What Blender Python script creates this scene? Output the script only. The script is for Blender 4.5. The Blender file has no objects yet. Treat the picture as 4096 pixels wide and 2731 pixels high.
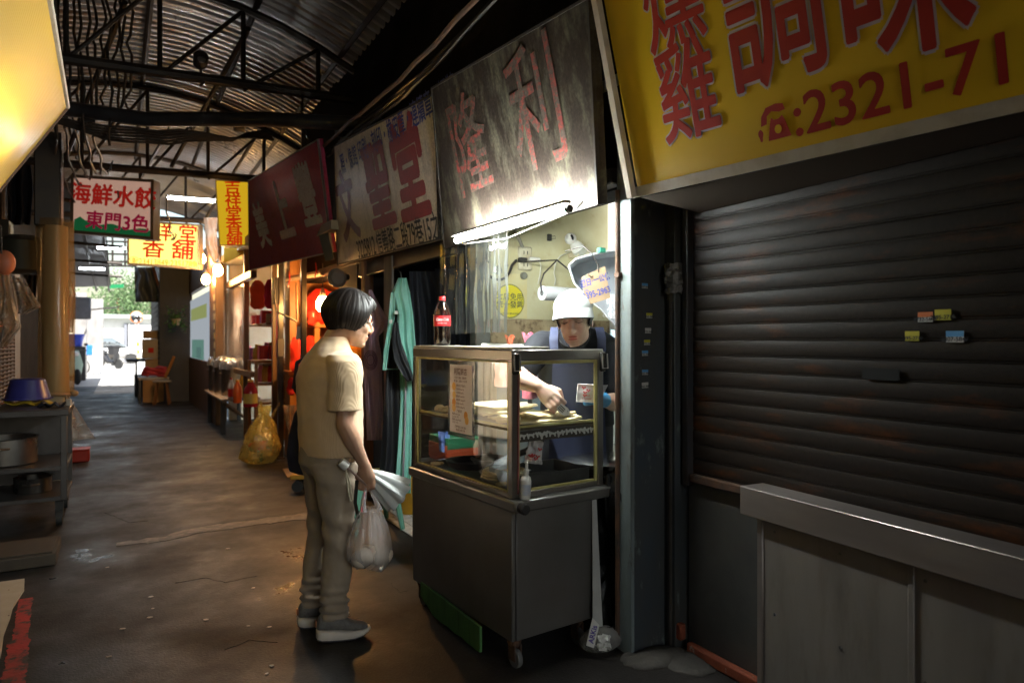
import bpy, bmesh, math, random
from mathutils import Vector, Matrix, noise as mnoise
R = math.radians
rnd = random.Random(7)
scene = bpy.context.scene
col = scene.collection
# ---------------------------------------------------------------- camera, world, sun, exposure
TH = R(30.0); EYE = 1.35; FPX = 2731.0; CX, CY = 2048.0, 1358.0
cam_d = bpy.data.cameras.new('camera'); cam = bpy.data.objects.new('camera', cam_d); col.objects.link(cam)
cam.location = (0, 0, EYE); cam.rotation_euler = (R(90), 0, -TH)
cam_d.lens = 24.0; cam_d.sensor_width = 36.0; cam_d.shift_y = -0.0018
cam_d.clip_start = 0.05; cam_d.clip_end = 500
cam_d.dof.use_dof = True; cam_d.dof.focus_distance = 3.0; cam_d.dof.aperture_fstop = 2.8
scene.camera = cam
world = bpy.data.worlds.new('World'); scene.world = world; world.use_nodes = True
wn = world.node_tree.nodes; wl = world.node_tree.links
sky = wn.new('ShaderNodeTexSky'); sky.sky_type = 'NISHITA'; sky.sun_disc = False
SUN_EL, SUN_AZ = 56.0, 172.0
sky.sun_elevation = R(SUN_EL); sky.sun_rotation = R(SUN_AZ); sky.air_density = 1.5; sky.dust_density = 3.0
wn['Background'].inputs['Strength'].default_value = 0.095
wl.new(sky.outputs['Color'], wn['Background'].inputs['Color'])
sun_d = bpy.data.lights.new('sun', 'SUN'); sun_d.energy = 5.0; sun_d.angle = R(0.5); sun_d.color = (1, .96, .9)
sun = bpy.data.objects.new('sun', sun_d); col.objects.link(sun)
sun.rotation_euler = (R(90 - SUN_EL), 0, R(180 - SUN_AZ)); sun.location = (4, 40, 30)
scene.view_settings.view_transform = 'Standard'; scene.view_settings.look = 'None'
scene.view_settings.exposure = 1.8; scene.view_settings.gamma = 1.0
scene.view_settings.use_curve_mapping = False
cy = scene.cycles
cy.use_denoising = True; cy.max_bounces = 8; cy.diffuse_bounces = 3; cy.glossy_bounces = 4
cy.transparent_max_bounces = 24; cy.transmission_bounces = 6; cy.sample_clamp_indirect = 6.0
cy.caustics_reflective = False; cy.caustics_refractive = False
# ---------------------------------------------------------------- points of the place seen from the survey camera
S_, C_ = math.sin(TH), math.cos(TH)
def _ray(u, v):
    t = (u - CX) / FPX
    return Vector((S_ + t * C_, C_ - t * S_, (CY - v) / FPX))
def onX(u, v, X): d = _ray(u, v); k = X / d.x; return Vector((X, d.y * k, EYE + d.z * k))
def onY(u, v, Y): d = _ray(u, v); k = Y / d.y; return Vector((d.x * k, Y, EYE + d.z * k))
def onZ(u, v, Z=0.0): d = _ray(u, v); k = (Z - EYE) / d.z; return Vector((d.x * k, d.y * k, Z))
def onD(u, v, D): d = _ray(u, v); return Vector((d.x * D, d.y * D, EYE + d.z * D))
def onP(u, v, p, n):
    d = _ray(u, v); o = Vector((0, 0, EYE)); k = (Vector(p) - o).dot(n) / d.dot(n); return o + d * k
# ---------------------------------------------------------------- materials
MATS = {}
def _noise(nt, scale, detail=4, rough=.55, vec=None):
    n = nt.nodes.new('ShaderNodeTexNoise'); n.inputs['Scale'].default_value = scale
    n.inputs['Detail'].default_value = detail; n.inputs['Roughness'].default_value = rough
    if vec is not None: nt.links.new(vec, n.inputs['Vector'])
    return n
def _ramp(nt, src, stops):
    r = nt.nodes.new('ShaderNodeValToRGB'); e = r.color_ramp.elements
    while len(e) < len(stops): e.new(.5)
    for k, (p, c) in enumerate(stops):
        e[k].position = p; e[k].color = (c[0], c[1], c[2], 1) if hasattr(c, '__len__') else (c, c, c, 1)
    nt.links.new(src, r.inputs['Fac']); return r
def mat(name, c, rough=.6, metal=0., c2=None, vs=6, stretch=(1, 1, 1), lo=.35, hi=.7, bump=0., bs=60, rv=0., emit=None, es=0.,
        c3=None, vs3=18, lo3=.55, hi3=.7, spec=.5, sss=0., wave=None, trans=0., sheen=0., coat=0.):
    """principled material; c / c2 / c3 mixed by object-space noise, bump and roughness variation"""
    if name in MATS: return MATS[name]
    m = bpy.data.materials.new(name); m.use_nodes = True; nt = m.node_tree; b = nt.nodes['Principled BSDF']
    b.inputs['Roughness'].default_value = rough; b.inputs['Metallic'].default_value = metal
    b.inputs['Specular IOR Level'].default_value = spec
    b.inputs['Base Color'].default_value = (*c, 1)
    tc = nt.nodes.new('ShaderNodeTexCoord'); mp = nt.nodes.new('ShaderNodeMapping'); mp.inputs['Scale'].default_value = stretch
    nt.links.new(tc.outputs['Object'], mp.inputs['Vector']); V = mp.outputs['Vector']
    cur = None
    if c2 is not None:
        n = _noise(nt, vs, 6, .6, V); r = _ramp(nt, n.outputs['Fac'], [(lo, c), (hi, c2)]); cur = r.outputs['Color']
        if c3 is not None:
            n3 = _noise(nt, vs3, 6, .65, V); r3 = _ramp(nt, n3.outputs['Fac'], [(lo3, 0), (hi3, 1)])
            mx = nt.nodes.new('ShaderNodeMix'); mx.data_type = 'RGBA'
            nt.links.new(r3.outputs['Color'], mx.inputs['Factor']); nt.links.new(cur, mx.inputs['A']); mx.inputs['B'].default_value = (*c3, 1)
            cur = mx.outputs['Result']
        nt.links.new(cur, b.inputs['Base Color'])
    if rv:
        n2 = _noise(nt, vs * 1.7, 5, .6, V); mr = nt.nodes.new('ShaderNodeMapRange')
        mr.inputs['From Min'].default_value = .35; mr.inputs['From Max'].default_value = .65
        mr.inputs['To Min'].default_value = max(.03, rough - rv); mr.inputs['To Max'].default_value = min(1, rough + rv)
        nt.links.new(n2.outputs['Fac'], mr.inputs['Value']); nt.links.new(mr.outputs['Result'], b.inputs['Roughness'])
    if bump or wave:
        bp = nt.nodes.new('ShaderNodeBump'); bp.inputs['Strength'].default_value = bump or .4; bp.inputs['Distance'].default_value = .01
        if wave:
            w = nt.nodes.new('ShaderNodeTexWave'); w.bands_direction = wave[0]; w.inputs['Scale'].default_value = wave[1]
            w.inputs['Distortion'].default_value = wave[2]; w.inputs['Detail'].default_value = 1.0
            nt.links.new(tc.outputs['Object'], w.inputs['Vector']); nt.links.new(w.outputs['Fac'], bp.inputs['Height'])
        else:
            nb = _noise(nt, bs, 5, .6, V); nt.links.new(nb.outputs['Fac'], bp.inputs['Height'])
        nt.links.new(bp.outputs['Normal'], b.inputs['Normal'])
    if emit is not None:
        b.inputs['Emission Color'].default_value = (*emit, 1); b.inputs['Emission Strength'].default_value = es
    if sss:
        b.inputs['Subsurface Weight'].default_value = sss; b.inputs['Subsurface Radius'].default_value = (.012, .005, .003)
    if trans: b.inputs['Transmission Weight'].default_value = trans
    if sheen: b.inputs['Sheen Weight'].default_value = sheen
    if coat: b.inputs['Coat Weight'].default_value = coat
    MATS[name] = m; return m
def film(name, tint=(.95, .95, .95), gloss=.12, rough=.08, bump=0., bs=12, haze=0., hazec=(.8, .8, .8), stretch=(1, 1, 1), fr=.75):
    """thin clear sheet: transparent with a glossy and a milky share, light passes through"""
    if name in MATS: return MATS[name]
    m = bpy.data.materials.new(name); m.use_nodes = True; nt = m.node_tree; nt.nodes.clear()
    out = nt.nodes.new('ShaderNodeOutputMaterial'); tr = nt.nodes.new('ShaderNodeBsdfTransparent'); tr.inputs['Color'].default_value = (*tint, 1)
    gl = nt.nodes.new('ShaderNodeBsdfGlossy'); gl.inputs['Roughness'].default_value = rough
    lw = nt.nodes.new('ShaderNodeLayerWeight'); lw.inputs['Blend'].default_value = .35
    ma = nt.nodes.new('ShaderNodeMath'); ma.operation = 'MULTIPLY_ADD'; ma.inputs[1].default_value = fr; ma.inputs[2].default_value = gloss
    nt.links.new(lw.outputs['Fresnel'], ma.inputs[0])
    mx = nt.nodes.new('ShaderNodeMixShader'); nt.links.new(ma.outputs[0], mx.inputs[0]); nt.links.new(tr.outputs[0], mx.inputs[1]); nt.links.new(gl.outputs[0], mx.inputs[2])
    cur = mx
    tc = nt.nodes.new('ShaderNodeTexCoord'); mp = nt.nodes.new('ShaderNodeMapping'); mp.inputs['Scale'].default_value = stretch
    nt.links.new(tc.outputs['Object'], mp.inputs['Vector'])
    if haze:
        df = nt.nodes.new('ShaderNodeBsdfDiffuse'); df.inputs['Color'].default_value = (*hazec, 1)
        tl = nt.nodes.new('ShaderNodeBsdfTranslucent'); tl.inputs['Color'].default_value = (*hazec, 1)
        ad = nt.nodes.new('ShaderNodeMixShader'); nt.links.new(df.outputs[0], ad.inputs[1]); nt.links.new(tl.outputs[0], ad.inputs[2])
        n = _noise(nt, bs * .5, 4, .6, mp.outputs['Vector']); mr = nt.nodes.new('ShaderNodeMapRange')
        mr.inputs['From Min'].default_value = .3; mr.inputs['From Max'].default_value = .7
        mr.inputs['To Min'].default_value = haze * .6; mr.inputs['To Max'].default_value = min(1, haze * 1.4)
        nt.links.new(n.outputs['Fac'], mr.inputs['Value'])
        m2 = nt.nodes.new('ShaderNodeMixShader'); nt.links.new(mr.outputs[0], m2.inputs[0])
        nt.links.new(cur.outputs[0], m2.inputs[1]); nt.links.new(ad.outputs[0], m2.inputs[2]); cur = m2
    if bump:
        bp = nt.nodes.new('ShaderNodeBump'); bp.inputs['Strength'].default_value = bump; bp.inputs['Distance'].default_value = .02
        nb = _noise(nt, bs, 4, .5, mp.outputs['Vector']); nt.links.new(nb.outputs['Fac'], bp.inputs['Height'])
        nt.links.new(bp.outputs['Normal'], gl.inputs['Normal']); nt.links.new(bp.outputs['Normal'], lw.inputs['Normal'])
    nt.links.new(cur.outputs[0], out.inputs['Surface'])
    MATS[name] = m; return m
def glow(name, c, s):
    if name in MATS: return MATS[name]
    m = bpy.data.materials.new(name); m.use_nodes = True; nt = m.node_tree; nt.nodes.clear()
    o = nt.nodes.new('ShaderNodeOutputMaterial'); e = nt.nodes.new('ShaderNodeEmission')
    e.inputs['Color'].default_value = (*c, 1); e.inputs['Strength'].default_value = s
    nt.links.new(e.outputs[0], o.inputs['Surface']); MATS[name] = m; return m
# ---------------------------------------------------------------- mesh builder
class B:
    def __init__(s): s.v = []; s.f = []
    def add(s, vs, fs, M=None):
        o = len(s.v)
        s.v += [tuple(M @ Vector(p)) if M is not None else tuple(p) for p in vs]
        s.f += [tuple(o + i for i in f) for f in fs]; return s
    def box(s, x0, x1, y0, y1, z0, z1, ch=0., M=None):
        if x1 < x0: x0, x1 = x1, x0
        if y1 < y0: y0, y1 = y1, y0
        if z1 < z0: z0, z1 = z1, z0
        ch = min(ch, .45 * min(x1 - x0, y1 - y0, z1 - z0))
        if ch <= 0:
            vs = [(x, y, z) for x in (x0, x1) for y in (y0, y1) for z in (z0, z1)]
            return s.add(vs, [(0, 1, 3, 2), (4, 6, 7, 5), (0, 4, 5, 1), (2, 3, 7, 6), (0, 2, 6, 4), (1, 5, 7, 3)], M)
        vs = []; idx = {}
        for i, x in enumerate((x0, x1)):
            for j, y in enumerate((y0, y1)):
                for k, z in enumerate((z0, z1)):
                    dx, dy, dz = ch * (1 - 2 * i), ch * (1 - 2 * j), ch * (1 - 2 * k)
                    for a, p in enumerate(((x, y + dy, z + dz), (x + dx, y, z + dz), (x + dx, y + dy, z))):
                        idx[i, j, k, a] = len(vs); vs.append(p)
        I = lambda i, j, k, a: idx[i, j, k, a]
        fs = []
        for i in (0, 1): q = [I(i, 0, 0, 0), I(i, 0, 1, 0), I(i, 1, 1, 0), I(i, 1, 0, 0)]; fs.append(q if i == 0 else q[::-1])
        for j in (0, 1): q = [I(0, j, 0, 1), I(1, j, 0, 1), I(1, j, 1, 1), I(0, j, 1, 1)]; fs.append(q if j == 0 else q[::-1])
        for k in (0, 1): q = [I(0, 0, k, 2), I(0, 1, k, 2), I(1, 1, k, 2), I(1, 0, k, 2)]; fs.append(q if k == 0 else q[::-1])
        for j in (0, 1):
            for k in (0, 1):
                q = [I(0, j, k, 1), I(1, j, k, 1), I(1, j, k, 2), I(0, j, k, 2)]; fs.append(q if (j + k) % 2 else q[::-1])
        for i in (0, 1):
            for k in (0, 1):
                q = [I(i, 0, k, 0), I(i, 1, k, 0), I(i, 1, k, 2), I(i, 0, k, 2)]; fs.append(q[::-1] if (i + k) % 2 else q)
        for i in (0, 1):
            for j in (0, 1):
                q = [I(i, j, 0, 0), I(i, j, 1, 0), I(i, j, 1, 1), I(i, j, 0, 1)]; fs.append(q if (i + j) % 2 else q[::-1])
        for i in (0, 1):
            for j in (0, 1):
                for k in (0, 1):
                    q = [I(i, j, k, 0), I(i, j, k, 1), I(i, j, k, 2)]; fs.append(q if (i + j + k) % 2 else q[::-1])
        return s.add(vs, fs, M)
    def tube(s, pts, r, n=8, cap=True):
        pts = [Vector(p) for p in pts]; k = len(pts); rr = [r] * k if not hasattr(r, '__len__') else r
        vs = []; fs = []; up = Vector((0, 0, 1)); pr = None
        for i, p in enumerate(pts):
            t = (pts[min(i + 1, k - 1)] - pts[max(i - 1, 0)]); t = t.normalized() if t.length > 1e-9 else Vector((0, 0, 1))
            if pr is None: a = t.cross(up) if abs(t.dot(up)) < .95 else t.cross(Vector((1, 0, 0)))
            else: a = pr - t * pr.dot(t)
            a = a.normalized() if a.length > 1e-9 else Vector((1, 0, 0)); pr = a; b = t.cross(a)
            for j in range(n):
                q = 2 * math.pi * j / n; vs.append(p + (a * math.cos(q) + b * math.sin(q)) * rr[i])
        for i in range(k - 1):
            for j in range(n): j2 = (j + 1) % n; fs.append((i * n + j, i * n + j2, (i + 1) * n + j2, (i + 1) * n + j))
        if cap: fs.append(tuple(range(n))[::-1]); fs.append(tuple((k - 1) * n + j for j in range(n)))
        return s.add(vs, fs)
    def cyl(s, p0, p1, r0, r1=None, n=14, cap=True): return s.tube([p0, p1], [r0, r0 if r1 is None else r1], n, cap)
    def lathe(s, prof, n=20, M=None, c=(0, 0, 0), capb=True, capt=True, sx=1., sy=1.):
        vs = []; fs = []; k = len(prof)
        for r, z in prof:
            for j in range(n): a = 2 * math.pi * j / n; vs.append((c[0] + r * math.cos(a) * sx, c[1] + r * math.sin(a) * sy, c[2] + z))
        for i in range(k - 1):
            for j in range(n): j2 = (j + 1) % n; fs.append((i * n + j, i * n + j2, (i + 1) * n + j2, (i + 1) * n + j))
        if capb: fs.append(tuple(range(n))[::-1])
        if capt: fs.append(tuple((k - 1) * n + j for j in range(n)))
        return s.add(vs, fs, M)
    def ell(s, c, rx, ry, rz, n=14, m=9, M=None):
        vs = []; fs = []
        for i in range(m + 1):
            f = math.pi * i / m - math.pi / 2
            for j in range(n): a = 2 * math.pi * j / n; vs.append((math.cos(f) * math.cos(a) * rx, math.cos(f) * math.sin(a) * ry, math.sin(f) * rz))
        for i in range(m):
            for j in range(n):
                j2 = (j + 1) % n; q = (i * n + j, i * n + j2, (i + 1) * n + j2, (i + 1) * n + j)
                fs.append(q)
        T = Matrix.Translation(Vector(c)); return s.add(vs, fs, T @ M if M is not None else T)
    def loft(s, rings, n=20, cap=True, fold=None):
        """rings: (center, ax, ay) with ax, ay vectors of the ellipse"""
        vs = []; fs = []; k = len(rings)
        for i, (c, ax, ay) in enumerate(rings):
            c = Vector(c); ax = Vector(ax); ay = Vector(ay)
            for j in range(n):
                a = 2 * math.pi * j / n; q = 1 + (fold(i, a) if fold else 0)
                vs.append(c + (ax * math.cos(a) + ay * math.sin(a)) * q)
        for i in range(k - 1):
            for j in range(n): j2 = (j + 1) % n; fs.append((i * n + j, i * n + j2, (i + 1) * n + j2, (i + 1) * n + j))
        if cap: fs.append(tuple(range(n))[::-1]); fs.append(tuple((k - 1) * n + j for j in range(n)))
        return s.add(vs, fs)
    def grid(s, fn, nu, nv, th=0., n=None):
        """fn(a, b) -> point, a, b in 0..1; with thickness th the sheet is closed"""
        P = [[Vector(fn(i / nu, j / nv)) for j in range(nv + 1)] for i in range(nu + 1)]
        ix = lambda i, j: i * (nv + 1) + j
        fs = [(ix(i, j), ix(i + 1, j), ix(i + 1, j + 1), ix(i, j + 1)) for i in range(nu) for j in range(nv)]
        vs = [p for row in P for p in row]
        if not th: return s.add(vs, fs)
        N = []
        for i in range(nu + 1):
            for j in range(nv + 1):
                du = P[min(i + 1, nu)][j] - P[max(i - 1, 0)][j]; dv = P[i][min(j + 1, nv)] - P[i][max(j - 1, 0)]
                c = du.cross(dv); N.append(c.normalized() if c.length > 1e-12 else Vector((0, 0, 1)))
        o = len(vs); vs2 = [p - q * th for p, q in zip(vs, N)]
        fb = [tuple(o + k for k in f[::-1]) for f in fs]; fe = []
        edge = [ix(i, 0) for i in range(nu + 1)] + [ix(nu, j) for j in range(1, nv + 1)] + [ix(i, nv) for i in range(nu - 1, -1, -1)] + [ix(0, j) for j in range(nv - 1, 0, -1)]
        for q in range(len(edge)):
            a, b = edge[q], edge[(q + 1) % len(edge)]; fe.append((b, a, o + a, o + b))
        return s.add(vs + vs2, fs + fb + fe)
    def prism(s, poly, h, M=None):
        """poly in xy, extruded by h along z"""
        k = len(poly); vs = [(x, y, 0) for x, y in poly] + [(x, y, h) for x, y in poly]
        fs = [tuple(range(k))[::-1], tuple(range(k, 2 * k))] + [(i, (i + 1) % k, k + (i + 1) % k, k + i) for i in range(k)]
        return s.add(vs, fs, M)
    def quad_slab(s, bl, br, tr, tl, th):
        bl, br, tr, tl = map(Vector, (bl, br, tr, tl)); n = (br - bl).cross(tl - bl).normalized()
        vs = [bl, br, tr, tl] + [p - n * th for p in (bl, br, tr, tl)]
        return s.add(vs, [(0, 1, 2, 3), (7, 6, 5, 4), (0, 4, 5, 1), (1, 5, 6, 2), (2, 6, 7, 3), (3, 7, 4, 0)])
WM = {}
BATCH = []
def _wm(o): return WM.get(o.name, Matrix())
def link(o, parent=None, M=None):
    col.objects.link(o)
    if parent is not None: o.parent = parent
    WM[o.name] = (_wm(parent) if parent is not None else Matrix()) @ (M or Matrix())
def tag(o, label, cat, group=None, kind=None):
    if label: o['label'] = label
    if cat: o['category'] = cat
    if group: o['group'] = group
    if kind: o['kind'] = kind
    return o
def thing(name, label, cat, loc=(0, 0, 0), rz=0., group=None):
    o = bpy.data.objects.new(name, None); o.empty_display_size = .1
    o.location = loc; o.rotation_euler = (0, 0, rz)
    link(o, None, Matrix.Translation(Vector(loc)) @ Matrix.Rotation(rz, 4, 'Z'))
    return tag(o, label, cat, group)
def build(b, name, m, parent=None, local=False, smooth=40, label=None, cat=None, group=None, kind=None, origin=None):
    """one mesh object; points are in world space unless local=True (then in the parent's space)"""
    me = bpy.data.meshes.new(name); vs = [Vector(p) for p in b.v]; M = None
    if parent is not None:
        if not local:
            inv = _wm(parent).inverted(); vs = [inv @ p for p in vs]
    elif not local:
        if origin is None:
            xs = [p.x for p in vs]; ys = [p.y for p in vs]; zs = [p.z for p in vs]
            origin = Vector(((min(xs) + max(xs)) / 2, (min(ys) + max(ys)) / 2, min(zs)))
        origin = Vector(origin); vs = [p - origin for p in vs]; M = Matrix.Translation(origin)
    me.from_pydata([tuple(p) for p in vs], [], b.f); me.update()
    if smooth:
        me.shade_smooth(); me.set_sharp_from_angle(angle=R(smooth))
    o = bpy.data.objects.new(name, me)
    if M is not None: o.location = M.to_translation()
    link(o, parent, M)
    if m is not None: me.materials.append(m)
    if label or cat or group or kind: tag(o, label, cat, group, kind)
    return o
def struct(b, name, m, **k): return build(b, name, m, kind='structure', **k)
def dup(root, loc=None, rz=None, label=None, group=None):
    r = root.copy(); col.objects.link(r)
    if loc is not None: r.location = loc
    if rz is not None: r.rotation_euler = (0, 0, rz)
    WM[r.name] = Matrix.Translation(r.location) @ r.rotation_euler.to_matrix().to_4x4()
    if label: r['label'] = label
    if group: r['group'] = group
    for ch in [o for o in KIDS(root)]:
        c = ch.copy(); col.objects.link(c); c.parent = r; WM[c.name] = WM[r.name]
        for g in KIDS(ch):
            d = g.copy(); col.objects.link(d); d.parent = c
    return r
def KIDS(o): return [c for c in bpy.data.objects if c.parent == o]
def voxel(o, size, it=6, fac=.5, disp=None):
    md = o.modifiers.new('r', 'REMESH'); md.mode = 'VOXEL'; md.voxel_size = size; md.use_smooth_shade = True
    if it: sm = o.modifiers.new('s', 'SMOOTH'); sm.factor = fac; sm.iterations = it
    if disp:
        for k, (strength, size_, ) in enumerate(disp):
            tx = bpy.data.textures.new('wrinkle', 'CLOUDS'); tx.noise_scale = size_; tx.noise_depth = 2
            dm = o.modifiers.new('d', 'DISPLACE'); dm.texture = tx; dm.strength = strength; dm.texture_coords = 'LOCAL'; dm.mid_level = .5
    BATCH.append(o); return o
# lettering: font curves now, turned into meshes in one go at the end
TEXTS = []
def text(s, m, parent, o, ex, ey, size, bold=0., name='lettering', sx=1., spacing=1., shear=0., lift=.002, align='CENTER', line=1., fat=0.):
    cu = bpy.data.curves.new(name, 'FONT'); cu.body = s; cu.size = 1.0; cu.align_x = align; cu.align_y = 'CENTER'
    cu.offset = bold; cu.space_character = spacing; cu.shear = shear; cu.resolution_u = 4; cu.space_line = line
    ob = bpy.data.objects.new(name, cu)
    ex = Vector(ex).normalized(); n = ex.cross(Vector(ey)).normalized(); ey = n.cross(ex)
    M = Matrix(((ex.x * size * sx, ey.x * size, n.x, 0), (ex.y * size * sx, ey.y * size, n.y, 0), (ex.z * size * sx, ey.z * size, n.z, 0), (0, 0, 0, 1)))
    M = Matrix.Translation(Vector(o) + n * lift) @ M
    col.objects.link(ob); TEXTS.append((ob, m, parent, M, name, fat)); return ob
def finish_batch():
    bpy.context.view_layer.update(); dg = bpy.context.evaluated_depsgraph_get()
    for ob, m, parent, M, name, fat in TEXTS:
        me = bpy.data.meshes.new_from_object(ob.evaluated_get(dg))
        if fat:      # heavier strokes: the outline drawn again around itself, each pass a hair higher
            bm = bmesh.new()
            for k in range(9):
                a = k * math.pi / 4; dx, dy = (fat * math.cos(a), fat * math.sin(a)) if k < 8 else (0, 0)
                c = me.copy(); c.transform(Matrix.Translation((dx, dy, .00012 * k))); bm.from_mesh(c); bpy.data.meshes.remove(c)
            bm.to_mesh(me); bm.free()
        me.transform(_wm(parent).inverted() @ M if parent is not None else M)
        me.materials.clear(); me.materials.append(m)
        bpy.data.objects.remove(ob); o = bpy.data.objects.new(name, me); link(o, parent)
    dg = bpy.context.evaluated_depsgraph_get()
    for o in BATCH:
        me = bpy.data.meshes.new_from_object(o.evaluated_get(dg)); mm = list(o.data.materials)
        o.modifiers.clear(); o.data = me
        if not len(me.materials):
            for x in mm: me.materials.append(x)
        me.shade_smooth()
def wob(a, b, c, s=1.): return mnoise.noise(Vector((a * s, b * s, c * s)))
# ---------------------------------------------------------------- shared materials
steel = mat('brushed_steel', (.34, .3, .27), .42, .6, c2=(.26, .23, .21), vs=3, stretch=(1, 1, .25), rv=.12, bump=.15, bs=4, c3=(.2, .17, .15), vs3=7, lo3=.55, hi3=.8)
dsteel = mat('dark_steel', (.2, .19, .18), .34, .85, c2=(.12, .11, .1), vs=4, rv=.12, bump=.04)
cartsteel = mat('cart_steel', (.3, .285, .27), .36, .8, c2=(.24, .225, .21), vs=2.5, bump=.02, bs=90)
black = mat('black_paint', (.02, .02, .022), .45, 0, c2=(.04, .035, .03), vs=9, bump=.1)
ironm = mat('sooty_iron', (.025, .022, .02), .6, .3, c2=(.05, .035, .025), vs=7, bump=.2)
rust = mat('rusty_iron', (.13, .06, .03), .75, .2, c2=(.05, .04, .035), vs=14, bump=.3)
wood = mat('brown_wood', (.2, .09, .035), .5, 0, c2=(.12, .05, .02), vs=5, stretch=(6, 6, .6), bump=.15)
orangewood = mat('varnished_orange_wood', (.42, .17, .035), .42, 0, c2=(.3, .11, .02), vs=4, stretch=(5, 5, .5), bump=.08)
palewood = mat('weathered_plank', (.36, .28, .2), .7, 0, c2=(.22, .16, .11), vs=5, stretch=(6, .7, 6), bump=.2)
card = mat('cardboard', (.43, .3, .17), .85, 0, c2=(.36, .24, .13), vs=9, bump=.08)
clear = film('clear_film', (.96, .96, .95), .05, .07, bump=.5, bs=9, haze=.06)
milky = film('milky_film', (.9, .88, .85), .06, .12, bump=.7, bs=14, haze=.3, hazec=(.75, .72, .68))
glass = film('pane_glass', (.93, .95, .94), .03, .02, haze=.02, bs=5)
redplastic = mat('red_plastic', (.65, .03, .02), .3, 0, c2=(.5, .02, .02), vs=7)
redfilm = mat('red_glossy_bag', (.72, .045, .025), .22, 0, c2=(.55, .02, .02), vs=6, bump=.6, bs=14)
pinkfilm = mat('pink_bag', (.75, .12, .22), .28, 0, c2=(.8, .4, .45), vs=8, bump=.6, bs=16)
tubelight = glow('fluorescent_tube', (.93, 1, .97), 150)
tubefar = glow('fluorescent_tube_ceiling', (.86, .93, 1), 20)
bulbglow = glow('warm_bulb', (1, .52, .16), 66)
shopbulb = glow('shop_bulb', (1, .5, .15), 120)
lanetube = glow('lane_tube', (.86, .93, 1), 62)
whiteplastic = mat('white_plastic', (.75, .74, .7), .4, 0, c2=(.65, .62, .55), vs=8)
ivory = mat('ivory_plastic', (.6, .56, .42), .45, 0, c2=(.4, .33, .2), vs=16)
cable = mat('black_cable', (.02, .02, .02), .5, 0, c2=(.05, .035, .025), vs=20)
whitecable = mat('white_cable', (.6, .58, .5), .5)
redink = mat('red_lettering', (.5, .025, .02), .5, 0, c2=(.42, .02, .02), vs=10)
blueink = mat('blue_pen', (.04, .06, .3), .6)
blackink = mat('black_lettering', (.025, .025, .03), .6)
whiteink = mat('white_lettering', (.75, .73, .75), .5)
rubber = mat('black_rubber', (.02, .02, .02), .7, bump=.1)
# ---------------------------------------------------------------- ground
def asphalt():
    m = bpy.data.materials.new('worn_damp_asphalt'); m.use_nodes = True; nt = m.node_tree; b = nt.nodes['Principled BSDF']; b.inputs['Specular IOR Level'].default_value = .22
    tc = nt.nodes.new('ShaderNodeTexCoord'); V = tc.outputs['Object']
    n1 = _noise(nt, .9, 7, .6, V); n2 = _noise(nt, 5, 6, .7, V); n3 = _noise(nt, 90, 3, .6, V); n4 = _noise(nt, 1.7, 5, .65, V)
    r1 = _ramp(nt, n1.outputs['Fac'], [(.3, (.016, .0145, .0135)), (.55, (.026, .022, .02)), (.75, (.018, .016, .0155))])
    r2 = _ramp(nt, n2.outputs['Fac'], [(.56, 0), (.72, .55)])
    mx = nt.nodes.new('ShaderNodeMix'); mx.data_type = 'RGBA'; nt.links.new(r2.outputs['Color'], mx.inputs['Factor'])
    nt.links.new(r1.outputs['Color'], mx.inputs['A']); mx.inputs['B'].default_value = (.055, .046, .04, 1)
    r5 = _ramp(nt, n3.outputs['Fac'], [(.3, .72), (.7, 1.25)]); mm = nt.nodes.new('ShaderNodeMix'); mm.data_type = 'RGBA'; mm.blend_type = 'MULTIPLY'
    mm.inputs['Factor'].default_value = 1; nt.links.new(mx.outputs['Result'], mm.inputs['A']); nt.links.new(r5.outputs['Color'], mm.inputs['B'])
    nt.links.new(mm.outputs['Result'], b.inputs['Base Color'])
    r3 = _ramp(nt, n4.outputs['Fac'], [(.3, .12), (.36, .42), (.5, .55), (.7, .72)]); nt.links.new(r3.outputs['Color'], b.inputs['Roughness'])
    ad = nt.nodes.new('ShaderNodeMath'); ad.operation = 'ADD'; nt.links.new(n2.outputs['Fac'], ad.inputs[0]); nt.links.new(n3.outputs['Fac'], ad.inputs[1])
    bp = nt.nodes.new('ShaderNodeBump'); bp.inputs['Strength'].default_value = .2; bp.inputs['Distance'].default_value = .01
    nt.links.new(ad.outputs[0], bp.inputs['Height']); nt.links.new(bp.outputs['Normal'], b.inputs['Normal'])
    return m
b = B(); G = 150
def gf(i, j):
    x = -30 + 70 * i; y = -12 + 130 * j; return (x, y, 0)
b.grid(gf, 20, 30); ground = struct(b, 'ground', asphalt(), origin=(0, 0, 0))
b = B(); b.add([(-30, 23.5, .004), (40, 22.6, .004), (40, 110, .004), (-30, 110, .004)], [(0, 1, 2, 3)]); struct(b, 'street', mat('pale_bright_street', (.42, .41, .39), .6, 0, c2=(.34, .33, .31), vs=1.5, bump=.1), smooth=0, origin=(0, 0, 0))  # pale sheet added so the sunlit far ground looks blown white
cement = mat('cement_patch', (.13, .105, .085), .6, 0, c2=(.045, .038, .032), vs=8, bump=.5, bs=30, c3=(.2, .165, .13), vs3=25, lo3=.5, hi3=.7)
def patch(name, pts, m, z=.004, jit=.0, kind='structure'):
    """flat mark on the ground, outline roughened"""
    P = [Vector(p).to_2d() for p in pts]; out = []
    for k in range(len(P)):
        a, c = P[k], P[(k + 1) % len(P)]; n = max(1, int((c - a).length / .05))
        for q in range(n):
            p = a.lerp(c, q / n); out.append((p.x + jit * wob(p.x, p.y, 3, 23) , p.y + jit * wob(p.y, p.x, 9, 21)))
    bb = B(); bb.prism(out, .003, Matrix.Translation((0, 0, z))); return build(bb, name, m, smooth=0, kind=kind, origin=(0, 0, 0))
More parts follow.
